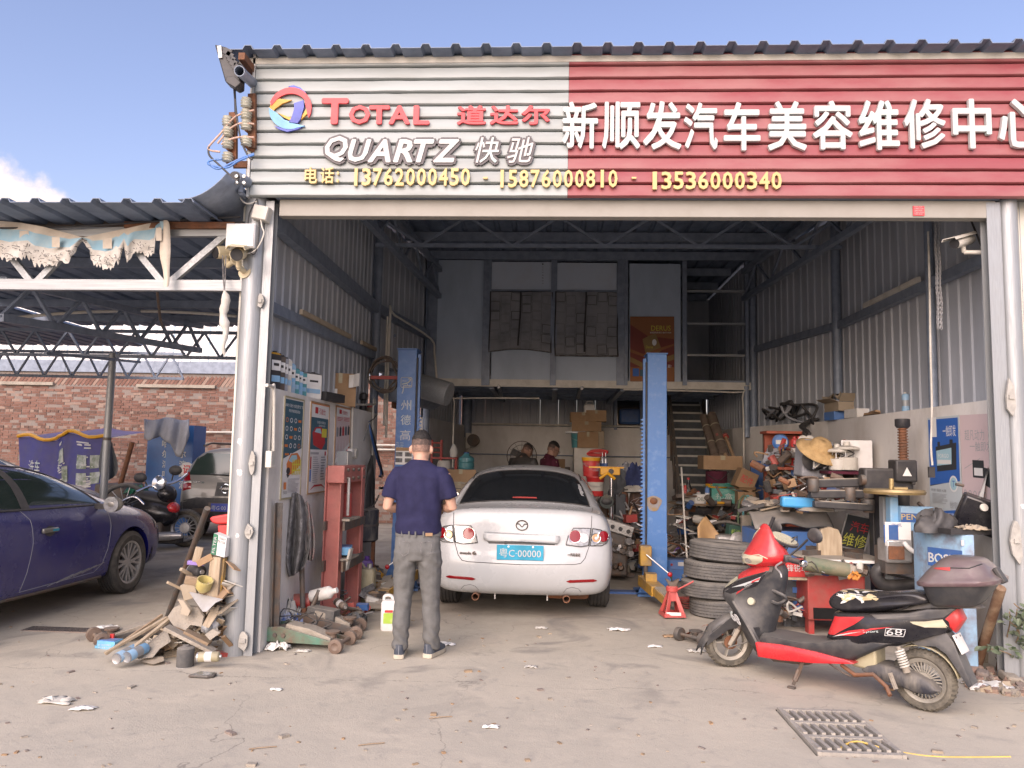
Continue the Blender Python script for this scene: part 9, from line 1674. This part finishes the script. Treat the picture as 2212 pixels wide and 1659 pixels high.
for x0,y0,w_,h_,mm,nm,lab,rt in ((1005,460,.055,.11,'wood_pale','wood_chip','upright wood chip at the top of the scrap pile',.2),(985,545,.12,.03,'purple_film','wrapper','purple wrapper at the top of the scrap pile',.1),(1075,515,.12,.05,'card','card_scrap','brown folded card at the top of the scrap pile',-.5),(960,720,.12,.06,'wood','wood_chunk','broken brown wood chunk beside the yellow cup',.2),(920,820,.10,.12,'card_pale','wood_chunk','pale splintered chunk below the brown one',-.3)):tag(BOX(nm,mm,None,QP(x0,y0,5.78),(w_,.05,h_),(0,rt,.3),bevel=.004),lab,'scrap')
spray('black oil filter lying on the scrap pile',tuple(QP(945,615,5.9)),(.8,-.55,.0),.045,.15,'black',None,'oil filter');spray('silver and teal spray can lying by the post on the scrap pile',tuple(QP(1225,1110,5.85)),(-.35,-.9,-.25),.035,.18,'galv',None,'spray can');spray('left blue spray can lying with its silver base toward us',tuple(QP(200,1492,5.42)),(.2,.95,.15),.038,.2,'sky_paint','blue spray cans lying in front of the pile');spray('right blue spray can lying with its silver base toward us',tuple(QP(302,1478,5.44)),(.25,.95,.15),.038,.2,'sky_paint','blue spray cans lying in front of the pile');spray('printed drink can lying at the right foot of the scrap pile',tuple(QP(1010,1475,5.5)),(1,.1,.03),.035,.16,'jerry',None,'can');spray('short black cylinder standing at the foot of the scrap pile',tuple(Z0(QP(880,1490,5.55))),(0,0,1),.06,.15,'rubber_dusty',None,'cylinder','rubber_dusty')
q=QP(1055,790,5.72);t=WT('yellow_cup','yellow ceramic cup half buried in the scrap pile','cup',tuple(q));LAT('cup','cup_yellow',t,q,(.35,-.3,.9),[(.03,-.03),(.055,0),(.06,.07),(.052,.07),(.045,.01)],18)
q=Z0(QP(640,1000,6.0));tag(TUB('iron_pipe','iron',None,[G(357,1345),P(448,1098,6.05)],.024,1,12),'rusty iron pipe leaning on the scrap pile under the carport','pipe')
FB=WT('filter_box','white and green air filter carton on top of the scrap pile','carton',tuple(QP(1200,480,5.8)));a,c,d,e=QP(1132,455,5.76),QP(1165,250,5.78),QP(1290,300,5.80),QP(1265,490,5.78);MB().prism([a,c,d,e],(0,.09,.0)).B('box_body','paper',FB);g1,g2=a.lerp(e,.38),c.lerp(d,.34);MB().prism([a+V((0,-.003,0)),c+V((0,-.003,0)),g2+V((0,-.003,0)),g1+V((0,-.003,0))],(0,-.001,0)).B('green_side','leaf_print',FB)
b=MB();TX(b,'FILTER',a.lerp(g1,.7)+(c-a)*.08+V((0,-.006,0)),(c-a)*.8,(a-g1)*.5,(0,-1,0),.001,bold=.02);b.B('lettering','white_letter',FB);b=MB();TX(b,'CRAFT',g2.lerp(d,.15)+(a-c)*.16+V((0,-.006,0)),(d-g2)*.8,(c-a)*.11,(0,-1,0),.001,bold=.02);b.B('lettering','black',FB);b=MB();TX(b,'FILTER',g2.lerp(d,.1)+(a-c)*.32+V((0,-.006,0)),(d-g2)*.85,(c-a)*.11,(0,-1,0),.001,bold=.02);b.B('lettering','black',FB)
q=QP(1240,120,5.9);t=WT('red_funnel','red plastic barrier top behind the left post','barrier',tuple(QP(1240,280,5.95)));MB().loft([[QP(x,y,6.0)+V((0,dy,0)) for x,y in ((1110,105),(1140,85),(1310,55),(1330,160),(1190,165),(1140,150))] for dy in (0,.12)]).B('cap','red_plastic',t,bevel=.015);MB().loft([[QP(x,y,6.02)+V((0,dy,0)) for x,y in ((1195,168),(1330,168),(1330,300),(1205,300))] for dy in (0,.1)]).B('neck','red_plastic',t,bevel=.01)
q=G(227,1402);t=WT('ashtray_box','small sky blue open carton with white print lying by the orange jack wheel','carton',tuple(q));BOX('tray','sky_bright',t,q+V((0,.05,.03)),(.16,.11,.06),(0,.05,-.05));BOX('hollow','blue_machine',t,q+V((0,.05,.061)),(.14,.09,.004),(0,.05,-.05));b=MB();TX(b,'第一时间为客服务',q+V((-.05,-.008,.025)),(.1,0,0),(0,0,.014),(0,-1,0),.002);TX(b,'全心全意为人民',q+V((-.05,-.008,.006)),(.1,0,0),(0,0,.014),(0,-1,0),.002);b.B('lettering','white_letter',t);BOX('red_cigarette_pack','red_plastic',t,q+V((0,.09,.07)),(.03,.02,.05))
q=G(437,1463);t=WT('mirror_shell','broken black mirror glass lying face up on the ground before the pile','mirror',tuple(q));MB().prism([q+V((x,y,.004)) for x,y in ((-.085,-.03),(.05,-.04),(.085,-.01),(.08,.05),(-.05,.06))],(0,0,.018)).B('shell','iron',t,bevel=.005);MB().prism([q+V((x*.8,y*.8+.004,.0225)) for x,y in ((-.085,-.03),(.05,-.04),(.085,-.01),(.08,.05),(-.05,.06))],(0,0,.002)).B('glass','chrome_dull',t);q=G(478,1418);tag(BOX('cigarette_pack','red_paint',None,q+V((0,0,.02)),(.09,.05,.03),(.1,.1,.4)),'crushed red and white cigarette pack at the foot of the left post','packet')
# ------------------------------------------------------------------ things behind the blue car
ST_=WT('printed_tarpaulin','purple-blue printed advertising tarpaulin wrapped round a stall behind the cars','tarpaulin',tuple(P(140,1070,14.0)));tq=[(40,945,14.6),(120,950,14.4),(150,935,14.3),(235,948,14.1)];tb_=[(40,1075,14.6),(120,1075,14.4),(150,1072,14.3),(222,1065,14.1)]
def tarp(u,v):
    k=min(u*3,2.999);i=int(k);f=k-i;a=P(*tq[i]).lerp(P(*tq[i+1]),f);c=P(*tb_[i]).lerp(P(*tb_[i+1]),f);return a.lerp(c,v)+V((0,.03*sin(u*20+v*3),.02*sin(u*14)))
MB().grid(tarp,30,8).B('sheet','tarp_blue',ST_,smooth=50);MB().tube([tarp(i/20,-.02)+V((0,-.02,.03*sin(i))) for i in range(21)],.035,6).B('yellow_hem','yellow_plastic',ST_)
MB().grid(lambda u,v:tarp(u,0).lerp(tarp(u,0)+V((0,1.3,.15)),v),20,3).B('top_sheet','tarp_blue',ST_,smooth=50)
for u0,u1,v0,v1 in ((.74,.83,.32,.55),(.86,.95,.32,.55),(.74,.83,.62,.82),(.86,.95,.62,.82),(.42,.54,.22,.45),(.50,.6,.52,.78)):MB().grid(lambda u,v:tarp(u0+(u1-u0)*u,v0+(v1-v0)*v)+V((0,-.012,0)),4,3).B('printed_photo','tarp_photo',ST_)
b=MB();r_=random.Random(30)
for k in range(34):
    u=r_.choice([.36,.38,.72,.76,.40])+r_.uniform(0,.05);v=r_.uniform(.08,.9);l=r_.uniform(.03,.13);b.add([tarp(u,v)+V((0,-.014,0)),tarp(u+l,v)+V((0,-.014,0)),tarp(u+l,v+.022)+V((0,-.014,0)),tarp(u,v+.022)+V((0,-.014,0))],[(0,1,2,3)])
TX(b,'洗车',tarp(.1,.6)+V((0,-.03,0)),tarp(.2,.6)-tarp(.1,.6),(0,0,.25),(0,-1,0),.001);b.B('printed_text','white_letter',ST_)
FRG=[(318,358,'left tall blue drinks fridge with a column of white Chinese letters'),(359,392,'right tall blue drinks fridge with white letters and a red round emblem')]
for k,(u0,u1,lab) in enumerate(FRG):
    a,c=P(u0,918,13.9-.1*k),P(u1+(15 if k else 0),1090,13.9-.1*k);t=WT('drinks_fridge',lab,'fridge',((a.x+c.x)/2,13.9,0),'blue drinks fridges');BOX('case','fridge_blue',t,((a.x+c.x)/2,14.2-.1*k,a.z/2),(c.x-a.x,.5,a.z));b=MB()
    for j,ch in enumerate('哈尔滨啤酒'):
        q=P(338+43*k,955+j*22,13.6);TX(b,ch,(q.x-.07,13.945-.1*k,P(338,958+j*22,13.9).z-.07),(.13,0,0),(0,0,.14),(0,-1,0),.003,bold=.02)
    b.B('lettering','white_letter',t)
    if k:q=P(400,1014,13.78);LAT('red_emblem','paper',t,V((q.x,13.85,q.z)),(0,-1,0),[(.001,0),(.13,0),(.13,.01),(.001,.012)],20);b=MB();TX(b,'记',(q.x-.07,13.835,q.z-.08),(.14,0,0),(0,0,.16),(0,-1,0),.003,bold=.02);b.B('emblem_letter','red_letter',t)
t=WT('grey_blanket','large grey blanket thrown over the two blue fridges','blanket',tuple(P(360,990,13.7)));bt2=[(310,946),(318,950),(330,944),(345,942),(355,955),(368,962),(380,985),(390,985),(408,940)]
MB().grid(lambda u,v:P(312+96*u,905+3*sin(u*9)+(lerp_tab(bt2,310+98*u)-905)*v,13.55-.1*sin(v*2)+.07*sin(u*17+v*2)),34,10).B('front_fall','felt_grey',t,smooth=60,solid=.02);b=MB();b.grid(lambda u,v:P(312+96*u,905+3*sin(u*9),13.5+.9*v)+V((0,0,.04))*0+V((0,0,-.045*v*9*0)),12,2); 
t,R_=cloth_from([[(222,948),(232,943),(240,950)],[(214,990),(230,980),(250,985)],[(212,1012),(228,1015),(258,1010)],[(218,1028),(232,1040),(250,1028)]],13.2,.06,1,'dark grey cloth hanging on the carport pole behind the blue car','felt_dark','grey_cloth');tag(TUB('rusty_rod','rust',None,[P(259,1050,12.4),P(286,955,12.4)],.04,1,8),'rusty rod leaning up before the brick wall','rod')
t=WT('hand_cart','dark steel tub cart with a spoked wheel behind the blue car','cart',tuple(Z0(P(240,1090,12.4))));a,c=P(200,1045,12.4),P(266,1110,12.4);MB().prism([P(u,v,12.3) for u,v in ((204,1045),(262,1046),(275,1075),(262,1112),(215,1100),(200,1075))],(0,.7,0)).B('tub','iron',t,bevel=.03)
q=P(268,1092,11.9);wl=MB().tube([q+V((.32*cos(s),.1*cos(s),.32*sin(s))) for s in [i*pi/16 for i in range(33)]],.035,7).B('wheel_tyre','rubber_dusty',t,smooth=60);LAT('hub','iron',wl,q,(0,-1,0),[(.001,-.1),(.05,-.1),(.05,.1),(.001,.1)],12)
for k in range(14):s=k*.449;MB().cyl(q,q+V((.31*cos(s),.1*cos(s),.31*sin(s))),.006,n=5).B('spoke','steel',wl)
# black motorcycle and a second handlebar behind
MC=WT('motorcycle','black motorcycle with round headlamp and chrome rails parked behind the blue car','motorcycle',tuple(G(335,1165)));YM=12.0;QM=lambda u,v,dy=0:P(u-14,v+16,YM)+V((0,dy,0));gz0=G(335,1165)
for u,dy in ((300,-.1),(385,.25)):q=P(u,1128,YM);q=V((q.x,YM+dy,.30));bike_wheel(q,(.12,-1,0),.30,.11,MC,'steel',16)
MB().sph(QM(345,1092),(.42,.2,.22),16,e=(0,.12,0)).B('side_fairing','black_gloss',MC,smooth=60);MB().sph(QM(345,1062,.05),(.36,.18,.11),16,e=(0,.2,0)).B('seat','black',MC,smooth=60);MB().sph(QM(375,1052),(.15,.14,.15),14).B('front_cowl','black_gloss',MC,smooth=60);MB().sph(QM(388,1082),(.10,.12,.10),12).B('red_tank','red_gloss',MC,smooth=60)
LAT('headlamp','chrome',MC,QM(364,1027,-.1),(-.2,-1,.1),[(.02,-.12),(.1,-.06),(.12,.0),(.11,.02),(.001,.04)],18);TUB('handlebar','chrome',MC,[QM(330,1045,-.3),QM(345,1034,-.1),QM(370,1032),QM(388,1022,.2),QM(400,1008,.3)],.022);TUB('chrome_rail','chrome',MC,[QM(286,1072,-.15),QM(300,1062,-.2),QM(320,1056,-.2),QM(340,1072,-.2)],.022);LAT('exhaust','steel',MC,QM(310,1142,-.15),(1,0,.05),[(.05,0),(.07,.1),(.07,.6),(.04,.8)],14);BOX('engine','iron',MC,QM(345,1128),(.4,.3,.3),bevel=.04);BOX('belly','black',MC,QM(372,1148),(.5,.2,.14),bevel=.03)
for u,v,u2,v2 in ((317,1016,335,1040),(393,1000,385,1022)):TUB('mirror_stalk','black',MC,[QM(u2,v2),QM((u+u2)/2,v+6),QM(u,v)],.012);MB().sph(QM(u,v),(.11,.03,.08),12).B('mirror','black',MC,smooth=60)
t=CR('green_bag','green plastic bag on the motorcycle rack','bag',tuple(QM(303,1055,.1)),.18,.14,.2,'green_bag',61)
CR('plastic_film','pale blue plastic film on the ground under the motorcycle','plastic film',tuple(G(370,1152)),.6,.2,.08,'felt_grey',62)
# ------------------------------------------------------------------ yard litter, strap, plant and rubble at the right post
tag(TUB('yellow_strap','strap_yellow',None,[G(1812,1618),G(1850,1610)+V((0,0,.02)),G(1920,1620),G(2000,1633),G(2080,1636),G(2183,1635)],.006,8,5),'yellow plastic strap curling across the drain grating','strap')
lit=[(1335,1362,.10,'crumpled white paper scrap on the floor before the right lift post'),(1330,1700,0,''),(1415,1398,.06,'small white paper scrap left of the small red jack'),(1505,1408,.08,'white tissue on the ground below the scooter\'s front wheel'),(963,1393,.08,'pale card lying flat behind the man\'s right shoe'),(1170,1358,.06,'cream paper strip on the floor in front of the car'),(596,1491,.04,'tiny white scrap alone on the yard at the left'),(122,1517,.11,'white torn strip at the far lower left of the yard'),(1060,1572,.05,'grey paper scrap near the bottom centre of the yard'),(1147,1442,.05,'small pale scrap on the yard below the car'),(2138,1486,.16,'crumpled white tissue by the right post rubble'),(1448,1376,.07,'brown flat scrap beside the white tissue'),(178,1533,.07,'light scrap on the yard below the white strip'),(655,1408,.06,'flat stone-coloured chip before the green jack'),(232,1357,.10,'clear plastic scrap beside the dark drain grating')]
for k,(u,v,s,lab) in enumerate(lit):
    if s:CR('paper_scrap',lab,'paper',tuple(G(u,v)),s,s*.55,s*.28,('paper','cloth_white','paper','off_white')[k%4] if 'brown' not in lab else 'card',80+k,6)
for k,(u,v,lab) in enumerate(((800,1610,'thin dark twig near the bottom of the yard'),(565,1618,'long thin twig on the yard below the man'),(950,1552,'short twig at the bottom of the yard'))):g=G(u,v);tag(TUB('twig','wood',None,[g+V((-.06,-.02,.005)),g+V((0,0,.008)),g+V((.07,.03,.005))],.003),lab,'twig')
b=MB();r_=random.Random(50)
for k in range(260):
    u,v=r_.uniform(-40,2240),1300+360*r_.random() ** 1.1;g=G(u,v);s=r_.uniform(.003,.016)*(1 if r_.random()<.85 else 2);b.box(g+V((0,0,s*.2)),(s*r_.uniform(1,2.5),s,s*.5),(0,0,r_.uniform(0,3)),r_.choice(['rubble','mortar','card_pale','rubble','mortar','wood','card']))
tag(b.B('yard_grit',None),'scattered grit, chips and crumbs on the yard',None,None,'stuff')
tag(TUB('rusty_post','rust_pole',None,[G(2108,1445),P(2162,1270,5.75)],.035,1,12),'rusty pole leaning at the right entrance post','pole')
for k,(u,v,d,mm,lab) in enumerate(((2150,1432,(.22,.12,.10),'rubble','grey weathered brick at the foot of the right post'),(2108,1462,(.14,.1,.07),'brick_c','broken reddish brick left of the rusty pole foot'),(2130,1470,(.10,.08,.06),'mortar','small mortar lump beside the broken brick'),(2190,1478,(.16,.1,.06),'rubble','flat stone below the climbing plant'),(2178,1458,(.10,.08,.08),'brick_b','red brick piece below the climbing plant'))):g=G(u,v);block('brick',lab,'brick',(g.x,g.y+.05,0),d,(.1,-.12,.5*k),mm,.015)
b=MB();r_=random.Random(52)
for k in range(130):u=2090+120*r_.random();g=G(u,1440+50*r_.random()+(u-2090)*.15);s=r_.uniform(.01,.05);b.box(g+V((0,0,s*.3)),(s*1.6,s,s*.8),(r_.uniform(-.4,.4),r_.uniform(-.4,.4),r_.uniform(0,3)),r_.choice(['rubble','rubble','mortar','brick_c','card_pale']))
tag(b.B('post_rubble',None),'crumbled rubble and dirt at the foot of the right post',None,None,'stuff')
PL=WT('climbing_plant','dusty green leafy plant climbing the right entrance post','plant',tuple(G(2175,1450)));r_=random.Random(13);stems=[]
for k in range(7):
    p=G(2172+6*k,1448);u1,v1=(2190,1320) if k<3 else ((2140,1390) if k == 3 else (2205,1300));e=P(u1+r_.uniform(-15,15),v1+r_.uniform(-10,40),5.68);pts=SP([p,p.lerp(e,.4)+V((r_.uniform(-.06,.06),-.05,.05)),p.lerp(e,.75)+V((r_.uniform(-.05,.05),-.06,.04)),e],6);MB().tube(pts,.005,5).B('stem','wood',PL);stems.append(pts)
for k in range(150):
    s=r_.choice(stems);q=r_.choice(s[3:])+V((r_.uniform(-.07,.07),r_.uniform(-.09,.02),r_.uniform(-.03,.05)));d=V((r_.uniform(-1,1),r_.uniform(-1,-.1),r_.uniform(-.8,.5))).normalized();n=V((r_.uniform(-.5,.5),-.5,.9));sd=d.cross(n).normalized();L=r_.uniform(.045,.085);n=sd.cross(d);MB().add([q,q+d*L*.35+sd*L*.26+n*.006,q+d*L*.75+sd*L*.2+n*.003,q+d*L,q+d*L*.75-sd*L*.2+n*.003,q+d*L*.35-sd*L*.26+n*.006,q+d*L*.5-n*.006],[(0,1,6),(1,2,6),(2,3,6),(3,4,6),(4,5,6),(5,0,6)]).B('leaf','leaf',PL)
